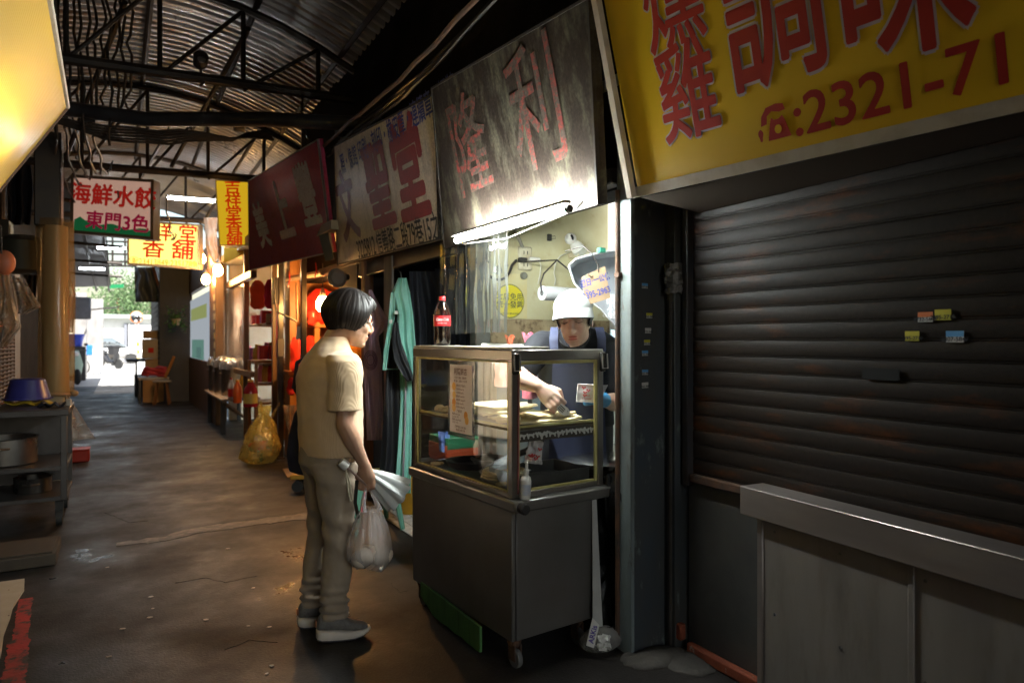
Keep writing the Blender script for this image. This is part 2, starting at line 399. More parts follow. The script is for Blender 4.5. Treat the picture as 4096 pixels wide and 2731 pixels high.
sp = [onZ(470, 2175), onZ(620, 2150), onZ(800, 2108), onZ(1000, 2080), onZ(1240, 2050), onZ(1238, 2075), onZ(1000, 2105), onZ(820, 2128), onZ(640, 2165), onZ(480, 2185)]
patch('pavement_seam', sp, cement, .0005, .06)
#patch('pavement_patch', [onZ(290, 1950), onZ(420, 1905), onZ(520, 1940), onZ(505, 1985), onZ(330, 2010)], cement, .003, .05)
redpaint = mat('worn_red_paint', (.45, .02, .015), .6, 0, c2=(.14, .025, .02), vs=7, lo=.4, hi=.7, bump=.3, bs=60, c3=(.03, .026, .022), vs3=14, lo3=.5, hi3=.6)
b = B(); N_ = 120      # kerb line of chipped red paint
def rl_(i, j):
    y = 2.0 + 2.35 * i; w = (.04 + .008 * wob(i * 40, 3, 1) + .012 * wob(i * 90, j * 3 + 1, 7)) * (1 if i < .75 else .75); return (-.285 - .055 * (y - 2.0) + .006 * wob(i * 20, 1, 2) + w * (2 * j - 1), y, .003)
b.grid(rl_, N_, 6); struct(b, 'red_line', redpaint, smooth=0, origin=(0, 0, 0))
crackm = mat('crack_dark', (.006, .005, .005), .9); b = B()
for pts in (((1500, 2120), (1560, 2150), (1600, 2180), (1640, 2185)), ((700, 2330), (820, 2310), (900, 2330), (1040, 2300)), ((420, 2050), (520, 2090), (600, 2080)), ((900, 2600), (1000, 2560), (1120, 2570)), ((1560, 2330), (1600, 2370), (1640, 2360))):
    q = [onZ(u, v) for u, v in pts]; path = []
    for k in range(len(q) - 1):
        for f in range(9): w_ = q[k].lerp(q[k + 1], f / 9); path.append(Vector((w_.x + .014 * wob(w_.x, w_.y, 1, 17), w_.y + .014 * wob(w_.y, w_.x, 5, 17), .0005)))
    b.tube(path, [.0008 + .0016 * abs(wob(k, 3, 1, 1.3)) for k in range(len(path))], 4)
struct(b, 'pavement_cracks', crackm, origin=(0, 0, 0))
# ---------------------------------------------------------------- arched sheet roof over the lane and its steel
roofm = mat('galvanised_roof_sheet', (.34, .33, .33), .4, .5, c2=(.26, .24, .22), vs=1.5, stretch=(1, 1, 1), rv=.15, bump=.1, bs=30, c3=(.13, .1, .08), vs3=4, lo3=.6, hi3=.8)
def rz_(x, y): return 4.38 - .15 * (x - .25) ** 2 - .012 * (y - 6)
roof = thing('alley_roof', 'arched corrugated metal roof over the market lane', 'roof', (.3, 6, 0))
def roof_sheet(y0, y1, lift):
    b = B(); n = int((y1 - y0) / .0175); xs = [-2.2 + 4.9 * k / 14 for k in range(15)]
    prof = [0, .05, 1, 1.05, 1, .05, 0]
    vs = []; fs = []
    for i in range(n + 1):
        y = y0 + (y1 - y0) * i / n; h = .05 * prof[i % 7]
        for x in xs: vs.append((x, y, rz_(x, y) + h + lift + .012 * wob(x, y, 1, 1.3)))
    k = len(xs)
    for i in range(n):
        for j in range(k - 1): fs.append((i * k + j, i * k + j + 1, (i + 1) * k + j + 1, (i + 1) * k + j))
    b.add(vs, fs); return build(b, 'roof_sheet', roofm, roof, smooth=60)
for k, (a, c) in enumerate(((-5.2, 1.3), (1.25, 4.2), (4.15, 6.9), (6.85, 9.2), (9.15, 12.6), (12.55, 17.0))): roof_sheet(a, c, .03 * (k % 2))
def beam(p, q, r, name='beam', m=ironm, parent=None, n=6): bb = B(); bb.tube([p, q], r, n); return build(bb, name, m, parent)
def truss(y, label, bot):
    t = thing('roof_truss', label, 'truss', (.3, y, 0), group='steel trusses under the roof')
    b = B(); b.tube([(-1.5, y, bot), (2.05, y, bot + .12)], .045, 8); build(b, 'bottom_chord', ironm, t)
    b = B(); b.tube([(-1.9 + 4.2 * k / 12, y, rz_(-1.9 + 4.2 * k / 12, y) - .06) for k in range(13)], .035, 6); build(b, 'top_chord', ironm, t)
    xs = [-1.0, -.35, .3, .95, 1.6]
    for k, x in enumerate(xs):
        beam((x, y, bot + .03 + .03 * (x + 1.5)), (x, y, rz_(x, y) - .06), .022, 'web_post', ironm, t)
        if k: beam((xs[k - 1], y, bot + .03), (x, y, rz_(x, y) - .08), .018, 'web_brace', ironm, t)
truss(6.35, 'sooty steel truss with cables and a speaker, nearest the pancake stall', 3.5)
truss(9.05, 'sooty steel truss between the dumpling sign and the vertical yellow sign', 3.27)
truss(12.2, 'sooty steel truss at the dark end of the arched roof', 3.2)
for x in (-1.35, -.55, .25, 1.05, 1.8):
    b = B(); b.tube([(x, -1.5 + k * 1.18, rz_(x, -1.5 + k * 1.18) - .022) for k in range(13)], .028, 4)
    build(b, 'purlin', ironm, roof)
# slanted rafters seen against the sheets
for k, (p, q) in enumerate((((-.5, 9.0, 3.35), (.05, 6.4, 4.1)), ((.55, 9.0, 3.4), (1.0, 6.4, 4.1)), ((.0, 12.2, 3.25), (.6, 9.1, 4.0)), ((1.2, 12.1, 3.25), (1.5, 9.1, 3.9)), ((-.9, 9.0, 3.3), (-.5, 6.4, 4.1)))):
    beam(p, q, .024, 'rafter_brace', ironm, roof)
# big drain pipe crossing the lane below the truss
b = B(); b.tube([(-.75, 6.62, 3.22), (.2, 6.5, 3.2), (1.1, 6.0, 3.2), (2.0, 5.55, 3.17)], .062, 12); pipe = build(b, 'drain_pipe', mat('black_pipe', (.018, .018, .022), .32, 0, c2=(.04, .04, .045), vs=6), label='thick black drain pipe crossing the lane beneath the roof truss', cat='pipe')
for x in (-.2, .9, 1.7):
    b = B(); b.lathe([(.07, -.04), (.072, -.03), (.072, .03), (.07, .04)], 14, Matrix.Translation((x, 6.54 - (.35 * x if x > .2 else .12 * (x - .2)), 3.2)) @ Matrix.Rotation(R(90), 4, 'Y') )
    build(b, 'coupling', black, pipe)
def sag(p, q, drop, n=10, j=.0):
    p, q = Vector(p), Vector(q); out = []
    for k in range(n + 1):
        f = k / n; w = p.lerp(q, f); w.z -= drop * 4 * f * (1 - f)
        if 0 < k < n: w += Vector((wob(k, p.x, q.y, 1.7), wob(k, q.x, p.z, 1.9), wob(k, p.y, 4, 2.1))) * j
        out.append(w)
    return out
def cablebundle(label, runs, r=.009, m=cable, name='cable_bundle'):
    t = None; b = B()
    for (p, q, drop, j) in runs: b.tube(sag(p, q, drop, 12, j), r, 5)
    return build(b, name, m, label=label, cat='cables')
runs = []
for k in range(7):
    runs.append(((1.5 + .03 * k, 2.25, 2.95 + .035 * k), (1.62 + .02 * k, 6.1, 2.98 + .03 * k), .06 + .05 * rnd.random(), .025))
for k in range(4): runs.append(((1.6, 5.9 + .2 * k, 3.0), (1.45, 6.35, 3.3 + .1 * k), .15, .04))
cablebundle('bundle of black cables looping along the top of the shop signs', runs)
b = B(); b.tube(sag((1.42, 2.2, 2.93), (1.55, 6.2, 3.05), .05, 14, .02), .014, 6); build(b, 'conduit', rust, label='rusty brown conduit running above the weathered signs', cat='conduit')
runs = []
for k in range(12): runs.append(((-.46 + .05 * k, 6.5 - .1 * (k % 3), 4.3), (-.42 + .045 * k, 6.55 + .12 * (k % 2), 2.95 + .12 * (k % 4)), .02, .06))
for k in range(6): runs.append(((-1.0 + .05 * k, 6.7, 3.2), (1.2, 6.3 + .05 * k, 3.12 + .03 * k), .05 + .03 * k, .05))
for k in range(5): runs.append(((-.5 + .08 * k, 6.6, 3.5 - .12 * k), (-.45 + .1 * k, 8.9, 2.95 + .1 * k), .2, .05))
for k in range(3): runs.append(((-.5 + .5 * k, 9.05, 3.05), (-.2 + .5 * k, 12.2, 3.05), .25, .05))
cablebundle('tangle of black cables hanging beside the yellow corrugated sign panel', runs, .011)
b = B(); b.tube([(-.42, 6.35, 4.0), (-.40, 6.35, 3.4), (-.40, 6.4, 3.12), (-.44, 6.45, 3.06), (-.47, 6.42, 3.2)], .012, 6)
build(b, 'conduit', mat('shiny_conduit', (.25, .23, .2), .25, .7), label='shiny thin conduit bent in a hook beside the cable tangle', cat='conduit')
# speaker horn / floodlight on the truss
t = thing('floodlight', 'small black round floodlight clamped to the truss post', 'floodlight', (.3, 6.3, 3.3))
p = onY(1228 * .653, 370 * .653, 6.28)
b = B(); b.lathe([(.03, -.06), (.055, -.05), (.06, .05), (.05, .06)], 14, Matrix.Translation(p) @ Matrix.Rotation(R(75), 4, 'X')); build(b, 'housing', black, t)
b = B(); b.lathe([(.028, 0), (.032, .012), (.02, .02)], 12, Matrix.Translation(p + Vector((0, -.06, -.02))) @ Matrix.Rotation(R(75), 4, 'X')); build(b, 'lens', mat('grey_lens', (.2, .2, .2), .2), t)
b = B(); b.tube([p + Vector((0, .04, -.03)), p + Vector((.01, .05, -.1)), p + Vector((.03, .05, -.16)), p + Vector((0, .05, -.2))], .012, 6); build(b, 'bracket', ironm, t)
# ---------------------------------------------------------------- buildings along the lane
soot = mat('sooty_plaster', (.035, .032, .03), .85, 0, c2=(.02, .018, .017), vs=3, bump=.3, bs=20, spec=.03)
plaster = mat('dirty_plaster', (.22, .2, .17), .85, 0, c2=(.1, .09, .075), vs=2.2, bump=.25, bs=25)
t = thing('shop_row', 'dark shop row on the right side of the lane above the signs', 'building', (2.3, 6, 0))
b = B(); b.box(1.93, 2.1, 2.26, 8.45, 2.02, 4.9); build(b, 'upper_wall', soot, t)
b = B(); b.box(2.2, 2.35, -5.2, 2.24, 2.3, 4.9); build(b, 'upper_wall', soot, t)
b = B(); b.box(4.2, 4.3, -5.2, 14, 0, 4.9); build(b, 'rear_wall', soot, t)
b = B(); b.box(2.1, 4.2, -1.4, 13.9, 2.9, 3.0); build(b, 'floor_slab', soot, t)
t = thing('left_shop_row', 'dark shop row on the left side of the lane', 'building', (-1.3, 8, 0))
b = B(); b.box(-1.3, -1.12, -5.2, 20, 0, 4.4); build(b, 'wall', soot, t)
# ---------------------------------------------------------------- rolling shutter beside the stall
def worldmat(name, base, c2, c3, sc, stretch, rough, metal, thr=(.5, .72), bump=.15, spec=.3):
    m = bpy.data.materials.new(name); m.use_nodes = True; nt = m.node_tree; b = nt.nodes['Principled BSDF']
    g = nt.nodes.new('ShaderNodeNewGeometry'); mp = nt.nodes.new('ShaderNodeMapping'); mp.inputs['Scale'].default_value = stretch
    nt.links.new(g.outputs['Position'], mp.inputs['Vector']); V = mp.outputs['Vector']
    n1 = _noise(nt, sc, 6, .6, V); n2 = _noise(nt, sc * 2.3, 6, .65, V); n3 = _noise(nt, 60, 4, .6, g.outputs['Position'])
    r1 = _ramp(nt, n1.outputs['Fac'], [(.3, base), (.65, c2)]); r2 = _ramp(nt, n2.outputs['Fac'], [(thr[0], 0), (thr[1], 1)])
    mx = nt.nodes.new('ShaderNodeMix'); mx.data_type = 'RGBA'; nt.links.new(r2.outputs['Color'], mx.inputs['Factor'])
    nt.links.new(r1.outputs['Color'], mx.inputs['A']); mx.inputs['B'].default_value = (*c3, 1)
    r3 = _ramp(nt, n3.outputs['Fac'], [(.3, .75), (.7, 1.2)]); mm = nt.nodes.new('ShaderNodeMix'); mm.data_type = 'RGBA'; mm.blend_type = 'MULTIPLY'
    mm.inputs['Factor'].default_value = 1; nt.links.new(mx.outputs['Result'], mm.inputs['A']); nt.links.new(r3.outputs['Color'], mm.inputs['B'])
    nt.links.new(mm.outputs['Result'], b.inputs['Base Color'])
    b.inputs['Roughness'].default_value = rough; b.inputs['Metallic'].default_value = metal
    bp = nt.nodes.new('ShaderNodeBump'); bp.inputs['Strength'].default_value = bump; bp.inputs['Distance'].default_value = .006
    nt.links.new(n3.outputs['Fac'], bp.inputs['Height']); nt.links.new(bp.outputs['Normal'], b.inputs['Normal'])
    b.inputs['Specular IOR Level'].default_value = spec
    MATS[name] = m; return m
shutm = worldmat('rusty_shutter_paint', (.024, .017, .013), (.016, .011, .009), (.1, .031, .008), 3.2, (1, .4, 1.6), .5, .0, (.55, .74), spec=.2)
sh = thing('rolling_shutter', 'closed rusty brown rolling shutter under the big yellow sign', 'shutter', (2.16, 1, .77))
b = B(); pitch = .064; y0, y1 = -1.4, 2.165
prof = [(0, .0), (-.0035, .0012), (-.0035, .0048), (0, .006), (0, .0075), (-.0035, .0085), (-.0042, .0105), (-.0045, .032), (-.0042, .059), (-.003, .062), (0, .063), (0, .064)]
ys = [y0, y1]; vs = [(x, y, z) for (x, z) in prof for y in ys]; k = len(prof)
b.add(vs, [(2 * i, 2 * i + 2, 2 * i + 3, 2 * i + 1) for i in range(k - 1)])
s0 = build(b, 'slat', shutm, sh, local=True, smooth=30); s0.location = (0, -1, 0)
for i in range(1, 25):
    c = s0.copy(); col.objects.link(c); c.parent = sh; c.location = (rnd.uniform(-.0015, .0015), -1, i * pitch)
b = B(); b.box(2.13, 2.175, -.4, 2.165, .738, .772, .004); build(b, 'bottom_rail', rust, sh)
b = B(); b.box(2.12, 2.19, 2.165, 2.2, .72, 2.42, .004); build(b, 'guide_rail', mat('blue_black_rail', (.03, .036, .045), .5, .2, c2=(.06, .04, .03), vs=8), sh)
p = onX(3523, 1496, 2.1495); b = B()
pl = [(.062 * max(-1, min(1, 1.35 * math.cos(a))), .019 * max(-1, min(1, 1.35 * math.sin(a)))) for a in [2 * math.pi * q / 28 for q in range(28)]]
b.prism([(x, y) for x, y in pl], .002, Matrix.Translation(p) @ Matrix(((0, 0, -1, 0), (-1, 0, 0, 0), (0, 1, 0, 0), (0, 0, 0, 1))))
build(b, 'letter_slot', mat('slot_black', (.004, .004, .004), .9), sh, smooth=0)
paperb = mat('sticker_blue', (.12, .35, .65), .5); papery = mat('sticker_yellow', (.55, .5, .04), .5); paperw = mat('sticker_white', (.6, .58, .55), .5); paperr = mat('sticker_red', (.6, .16, .05), .5)
def sticker(parent, p, ex, ey, w, h, top, bot, txt='2307-5847'):
    p = Vector(p); ex = Vector(ex).normalized(); n = ex.cross(Vector(ey)).normalized(); ey = n.cross(ex)
    b = B(); b.quad_slab(p - ex * w / 2 - ey * h / 2 + n * .0008, p + ex * w / 2 - ey * h / 2 + n * .0008, p + ex * w / 2 + ey * h / 2 + n * .0008, p - ex * w / 2 + ey * h / 2 + n * .0008, .0008)
    s = build(b, 'sticker', bot, parent, smooth=0)
    b = B(); b.quad_slab(p - ex * w / 2 + n * .0014, p + ex * w / 2 + n * .0014, p + ex * w / 2 + ey * h / 2 + n * .0014, p - ex * w / 2 + ey * h / 2 + n * .0014, .0006)
    build(b, 'header', top, s, smooth=0)
    text(txt, blackink, s, p - ey * h * .23, ex, ey, h * .52, .02, lift=.0022)
EX = (0, -1, 0); UP = (0, 0, 1)
for (u, v, w, tp, bt, tx) in ((3396 + 685 * .4464, 700 + 1272 * .4464, .045, paperr, paperw, '8732-5688'), (3396 + 842 * .4464, 700 + 1252 * .4464, .047, papery, papery, '2395-2710'), (3396 + 567 * .4464, 700 + 1442 * .4464, .044, papery, papery, '2395-2710'), (3396 + 950 * .4464, 700 + 1447 * .4464, .05, paperb, paperw, '2307-5847')):
    sticker(sh, onX(u, v, 2.1495), EX, UP, w, w * .68, tp, bt, tx)
# ---------------------------------------------------------------- big yellow light-box sign
yel = mat('yellow_fluted_sheet', (.85, .54, .012), .4, 0, c2=(.8, .48, .012), vs=2, wave=('Y', 95, .2), bump=.12)
frame_w = mat('cream_enamel_frame', (.62, .55, .46), .5, 0, c2=(.45, .36, .25), vs=12, lo=.45, hi=.85)
lilac = mat('lilac_outline', (.62, .52, .58), .5)
BL = onX(2534, 792, 1.80); dd = Vector((.122, -.993, 0)); nn = Vector((-.993, -.122, 0)); al = R(15)
upv = (nn * math.sin(al) + Vector((0, 0, 1)) * math.cos(al)).normalized(); W, H = 2.5, 1.3
BR = BL + dd * W; TL = BL + upv * H; TR = BR + upv * H; sn = dd.cross(upv).normalized()
ys_ = thing('shop_sign', 'big leaning yellow light-box sign with red characters and 2321-71 number', 'sign', BL)
b = B(); b.quad_slab(BL + (dd + upv) * .03, BR + upv * .03 - dd * .03, TR - (dd + upv) * .03, TL + dd * .03 - upv * .03, .03); build(b, 'face', yel, ys_, smooth=0)
def bar(p, q, wv, w, n, th, ch=.0):
    bb = B(); bb.quad_slab(p, q, q + wv * w, p + wv * w, th); return bb
for (p, q, wv) in ((BL + sn * .006, BR + sn * .006, upv), (TL + sn * .006, TR + sn * .006, -upv)): build(bar(p, q, wv, .04, sn, .04), 'frame_bar', frame_w, ys_, smooth=0)
for (p, q, wv) in ((BL + sn * .009 + upv * .002, TL + sn * .009 - upv * .002, dd),): build(bar(p, q, wv, .026, sn, .03), 'frame_bar', frame_w, ys_, smooth=0)
yb = BL - sn * .04
b = B(); q1 = onX(2860, 838, 2.15); b.add([yb + Vector((0, 0, -.003)), BR - sn * .04 + Vector((0, 0, -.003)), Vector((2.15, BR.y, q1.z + .42)), Vector((2.15, yb.y - .02, q1.z))], [(0, 1, 2, 3)]); build(b, 'underside', mat('dark_soffit', (.09, .065, .045), .8), ys_, smooth=0)
def sg(u, v): return onP(u, v, BL, sn)
def sgtext(s, u, v, size, bold, outline=True, sx=1., ex=dd, name='lettering', align='CENTER', shear=0.):
    if outline: text(s, lilac, ys_, sg(u, v), ex, upv, size, .0, name, sx, shear=shear, align=align, fat=bold + .018)
    text(s, redink, ys_, sg(u, v), ex, upv, size, .0, name, sx, lift=.0033, shear=shear, align=align, fat=bold)
sgtext('雞', 2752, 392, .36, .013, sx=.72); sgtext('燻', 2690, 20, .36, .013, sx=.72)
sgtext('調', 3085, 60, .53, .012, sx=.68); sgtext('味', 3600, -70, .5, .012, sx=.72)
sgtext(':2321-71', 3172, 478, .175, .016, False, align='LEFT', sx=.98)
# telephone symbol
pc = sg(3108, 492)
def ph(pts, nm, mt=redink, lift=.003):
    bb = B(); bb.prism(pts, .001, Matrix.Translation(pc + sn * lift) @ Matrix(((dd.x, upv.x, sn.x, 0), (dd.y, upv.y, sn.y, 0), (dd.z, upv.z, sn.z, 0), (0, 0, 0, 1)))); build(bb, nm, mt, ys_, smooth=0)
ph([(-.035, -.05), (.045, -.05), (.03, .005), (.022, .02), (.01, .012), (-.008, .012), (-.016, .02), (-.022, .005)], 'phone_symbol')
ph([(.012 * math.cos(a) + .004, .014 * math.sin(a) - .02) for a in [k * math.pi / 8 for k in range(16)]], 'phone_dial', yel, .0045)
ph([(-.055, .0), (-.05, .03), (-.03, .055), (.005, .06), (.03, .055), (.035, .035), (.015, .032), (-.012, .04), (-.03, .028), (-.034, .004)], 'phone_handset')
ph([(-.06 + .008 * math.cos(a) * (1 + .3 * math.sin(3 * a)), -.028 + .02 * math.sin(a)) for a in [k * math.pi / 8 for k in range(16)]], 'phone_cord')
# ---------------------------------------------------------------- stainless counter along the shutter
ct = thing('steel_counter', 'stainless steel counter front with riveted panels below the rusty shutter', 'counter', (2.03, 1.8, 0), R(-3.5))
fasm = mat('satin_steel', (.42, .36, .33), .4, .8, c2=(.3, .26, .24), vs=3, stretch=(1, .3, 2), rv=.08, bump=.12, bs=5)
b = B(); b.box(0, .12, -2.2, 0, .695, .80, .003); build(b, 'fascia', fasm, ct, local=True)
b = B(); b.box(.03, .1, -.645, -.062, 0, .694, .003); build(b, 'panel', steel, ct, local=True)
b = B(); b.box(.032, .1, -2.2, -.652, 0, .694, .003); build(b, 'panel', steel, ct, local=True)
b = B(); b.box(.024, .06, -.088, -.06, 0, .693, .004); build(b, 'edge_trim', fasm, ct, local=True)
b = B(); b.box(.025, .05, -.658, -.64, 0, .693, .002); build(b, 'edge_trim', steel, ct, local=True)
for (yy, zz) in ((-.14, .658), (-.41, .655), (-.14, .36), (-.41, .35), (-.69, .655), (-1.1, .655), (-.69, .36)):
    b = B(); b.lathe([(.006, 0), (.005, .002), (.002, .003)], 8, Matrix.Translation((.0295, yy, zz)) @ Matrix.Rotation(R(-90), 4, 'Y')); build(b, 'screw', dsteel, ct, local=True)
b = B(); b.box(2.16, 2.22, -1.4, 2.2, 0.0, .735, .003); build(b, 'wall_panel', mat('dull_steel_sheet', (.17, .165, .16), .5, .6, c2=(.11, .11, .11), vs=3, bump=.05), label='dull dark steel wall panel under the shutter, left of the counter', cat='panel')
# ---------------------------------------------------------------- post between stall and shutter
postm = mat('peeling_blue_paint', (.045, .06, .075), .5, .1, c2=(.07, .062, .05), vs=4, stretch=(1, 1, .4), bump=.3, bs=25, c3=(.14, .17, .16), vs3=16, lo3=.6, hi3=.7)
palep = mat('peeling_teal_lit_face', (.2, .24, .24), .55, .1, c2=(.11, .12, .115), vs=6, stretch=(1, 1, .35), bump=.3, bs=30, c3=(.09, .06, .04), vs3=18, lo3=.6, hi3=.72)  # paler than the web: stall light on this face put into the colour
pt = thing('steel_post', 'peeling blue-green steel post with small stickers between stall and shutter', 'post', (2.0, 2.3, 0))
b = B(); b.box(1.905, 2.09, 2.27, 2.3, 0, 2.2, .004); build(b, 'web', postm, pt)
b = B(); b.box(1.89, 1.912, 2.262, 2.36, 0, 2.2, .004); build(b, 'flange', palep, pt)
b = B(); b.cyl((1.885, 2.345, .02), (1.885, 2.345, 2.0), .011, n=8); b.box(1.872, 1.9, 2.32, 2.355, 1.62, 1.64, .002); build(b, 'rusty_rod', rust, pt)
b = B(); b.cyl((2.105, 2.24, 0), (2.105, 2.24, 1.62), .022, n=10); build(b, 'pipe', mat('grey_pipe', (.09, .08, .07), .5, 0, c2=(.05, .04, .035), vs=9), pt)
b = B(); b.box(2.09, 2.19, 2.21, 2.3, 0, 2.2, .003); build(b, 'back_plate', postm, pt)
for (u, v, w, tp, bt) in ((2579, 1143, .033, paperb, paperw), (2597, 1262, .034, papery, paperw), (2592, 1322, .034, paperw, paperw), (2588, 1369, .034, papery, paperw), (2580, 1412, .034, paperb, paperw), (2580, 1488, .034, paperb, paperw), (2580, 1540, .036, paperw, paperw)):
    q = rnd.uniform(-.06, .06); sticker(pt, onY(u, v, 2.2695), (1, 0, q), (-q, 0, 1), w, w * .66, tp, bt, rnd.choice(['2307-5847', '2365-9800', '0931-020', '8732-5688']))
b = B()
def foil(a, c): r = .035 + .01 * wob(a * 9, c * 9, 1, 1.2) + .008 * wob(a * 25, c * 22, 4); return (2.1 + r * math.cos(a * 6.3) * 1.2, 2.225 + r * math.sin(a * 6.3), 1.55 + .13 * c + .012 * wob(a * 12, c * 7, 2))
b.grid(foil, 24, 12); build(b, 'tape_wrap', mat('crumpled_grey_tape', (.25, .24, .23), .35, .3, c2=(.1, .09, .08), vs=30, bump=.6, bs=60), pt)
b = B(); pb = [onZ(2500, 2640), onZ(2640, 2600), onZ(2700, 2600), onZ(2790, 2760), onZ(2700, 2800), onZ(2560, 2700)]
b.ell((1.98, 2.2, .0), .16, .09, .03, 26, 12); b.ell((2.06, 2.1, .0), .1, .12, .024, 24, 12); b.ell((1.9, 2.24, .0), .07, .06, .02, 20, 10); b.v = [(x + .02 * wob(x, y, z, 14), y + .02 * wob(y, z, x, 14), z + .008 * wob(x, y, 3, 30)) for x, y, z in b.v]
build(b, 'concrete_footing', mat('rough_concrete', (.08, .07, .06), .9, 0, c2=(.045, .04, .035), vs=12, bump=.8, bs=35), smooth=60, label='rough lump of concrete at the foot of the blue post', cat='concrete')
o = onZ(2760, 2650, .05); brickm = mat('red_brick', (.3, .07, .03), .8, 0, c2=(.2, .045, .02), vs=14, bump=.4, bs=50, c3=(.4, .33, .26), vs3=20, lo3=.64, hi3=.7)
b = B(); b.box(2.115, 2.15, 1.1, 2.17, .0, .05, .008); build(b, 'brick_kerb', brickm, label='chipped red brick kerb along the foot of the steel panel', cat='brick')
b = B(); b.box(2.1, 2.135, 2.185, 2.235, .05, .12, .006); build(b, 'brick', brickm, label='broken orange brick end standing against the blue post', cat='brick')
# ---------------------------------------------------------------- the pancake stall room
cream = mat('stained_cream_wall', (.62, .6, .42), .6, 0, c2=(.5, .44, .24), vs=2.2, bump=.12, bs=40, c3=(.36, .24, .08), vs3=5, lo3=.56, hi3=.8)
greyw = mat('pale_grey_wall', (.6, .62, .56), .6, 0, c2=(.5, .5, .42), vs=2, bump=.1, bs=40)
dado = mat('rust_stained_dado', (.3, .22, .12), .7, 0, c2=(.45, .36, .22), vs=7, bump=.3, bs=30, c3=(.1, .06, .03), vs3=16, lo3=.52, hi3=.68)
st = thing('pancake_stall', 'small lit stall room with stained cream walls behind the pancake cart', 'stall', (2.6, 3.2, 0))
zd = onY(2050, 1276, 4.0).z; zb = onY(2050, 1372, 4.0).z
b = B(); b.box(2.1, 3.2, 4.0, 4.08, zd, 2.47); build(b, 'side_wall', cream, st)
b = B(); b.box(2.1, 3.2, 4.0, 4.08, zb, zd - .001); build(b, 'dado_panel', dado, st)
b = B(); b.box(2.1, 3.2, 4.0, 4.08, 0, zb - .002); build(b, 'side_wall_lower', mat('blue_stained_wall', (.16, .24, .32), .6, 0, c2=(.3, .28, .2), vs=3), st)
b = B(); b.box(3.14, 3.22, 2.34, 3.999, 0, 2.47); build(b, 'back_wall', greyw, st)
b = B(); b.box(2.09, 3.14, 2.31, 2.37, 0, 2.47); build(b, 'partition', greyw, st)
b = B(); b.box(1.92, 3.2, 2.31, 4.08, 2.48, 2.53); build(b, 'ceiling', greyw, st)
b = B(); b.box(2.0, 2.11, 3.93, 4.02, 0, 2.3, .006); build(b, 'corner_post', mat('greasy_steel_post', (.2, .2, .18), .5, .5, c2=(.1, .09, .07), vs=8, bump=.1), st)
b = B(); b.box(1.86, 2.0, 2.36, 8.3, 2.03, 2.1, .006); build(b, 'lintel', ironm, st)
b = B(); b.box(2.12, 3.12, 2.38, 3.98, 0, .02); build(b, 'floor', mat('grimy_floor', (.1, .09, .08), .5, 0, c2=(.05, .045, .04), vs=5, bump=.2), st)
# bright tall strip on the back wall, its brightness put in as emission
b = B(); w0 = onX(2428, 1010, 3.13); w1 = onX(2510, 770, 3.13)
b.box(3.126, 3.137, w1.y, w0.y, w0.z, w1.z); wd = build(b, 'bright_strip', glow('pale_strip_glow', (1, .98, .86), .6), st)
# ---------------------------------------------------------------- weathered signs above the shops
def signframe(c):
    bl, br, tr, tl = map(Vector, c); ex = (br - bl).normalized(); n = ex.cross(tl - bl).normalized(); return bl, ex, n.cross(ex), n
def signboard(label, c, m, edge, th=.05, border=.012):
    bl, br, tr, tl = map(Vector, c); o, ex, ey, n = signframe(c); tr = tr - n * (tr - bl).dot(n)
    t = thing('shop_sign', label, 'sign', bl); b = B(); b.quad_slab(bl, br, tr, tl, th); build(b, 'board', m, t, smooth=0)
    for p, q in ((bl, br), (br, tr), (tr, tl), (tl, bl)):
        d = (q - p).normalized(); w = n.cross(d)
        bb = B(); bb.quad_slab(p + n * .004 + d * .002, q + n * .004 - d * .002, q + n * .004 + w * border - d * .002, p + n * .004 + w * border + d * .002, .02); build(bb, 'edge_strip', edge, t, smooth=0)
    return t, o, ex, ey, n
oldw = worldmat('weathered_pale_sign', (.125, .12, .08), (.085, .072, .052), (.036, .026, .02), 2.6, (1, 1.6, .6), .55, .0, (.36, .54), .2, spec=.15)
stainw = worldmat('weathered_cream_sign', (.74, .64, .53), (.66, .56, .45), (.4, .31, .24), 2.5, (1, 2.2, .7), .38, .0, (.52, .75), .15)
maroon = worldmat('maroon_enamel_sign', (.5, .06, .08), (.44, .06, .13), (.32, .04, .06), 3, (1, 1, 1), .16, .0, (.6, .8), .05, spec=.6)
wornred = worldmat('worn_red_paint_strokes', (.26, .045, .035), (.19, .045, .035), (.085, .065, .05), 9, (1, 1, 1.6), .7, 0, (.4, .54), .2)
darkred = worldmat('dark_red_strokes', (.33, .03, .03), (.28, .03, .035), (.3, .06, .06), 6, (1, 1, 1), .5, 0, (.55, .8), .1)
plumink = worldmat('faded_plum_strokes', (.2, .05, .09), (.18, .07, .14), (.35, .25, .27), 6, (1, 1, 1), .45, 0, (.55, .75), .1)
fadew = worldmat('flaking_white_strokes', (.8, .77, .8), (.72, .68, .7), (.42, .12, .12), 14, (1, 1, 1.5), .45, 0, (.6, .66), .1)
cA = (onX(1776, 996, 1.75), onX(2394, 818, 1.75), onX(2333, -20, 1.55), onX(1724, 350, 1.55))
sA, o, ex, ey, n = signboard('mouldy grey sign with two worn red characters above the stall light', cA, oldw, ironm)
for ch, u, v, s, sx in (('隆', 1880, 610, .56, .76), ('利', 2148, 460, .6, .74)): text(ch, wornred, sA, onP(u, v, o, n), ex, ey, s, 0, sx=sx, fat=.007)
cB = (onX(1349, 1062, 1.75), onX(1757, 960, 1.75), onX(1724, 368, 1.56), onX(1335, 583, 1.56))
sB, o, ex, ey, n = signboard('cream weathered sign with three dark red brush characters and address line', cB, stainw, ironm)
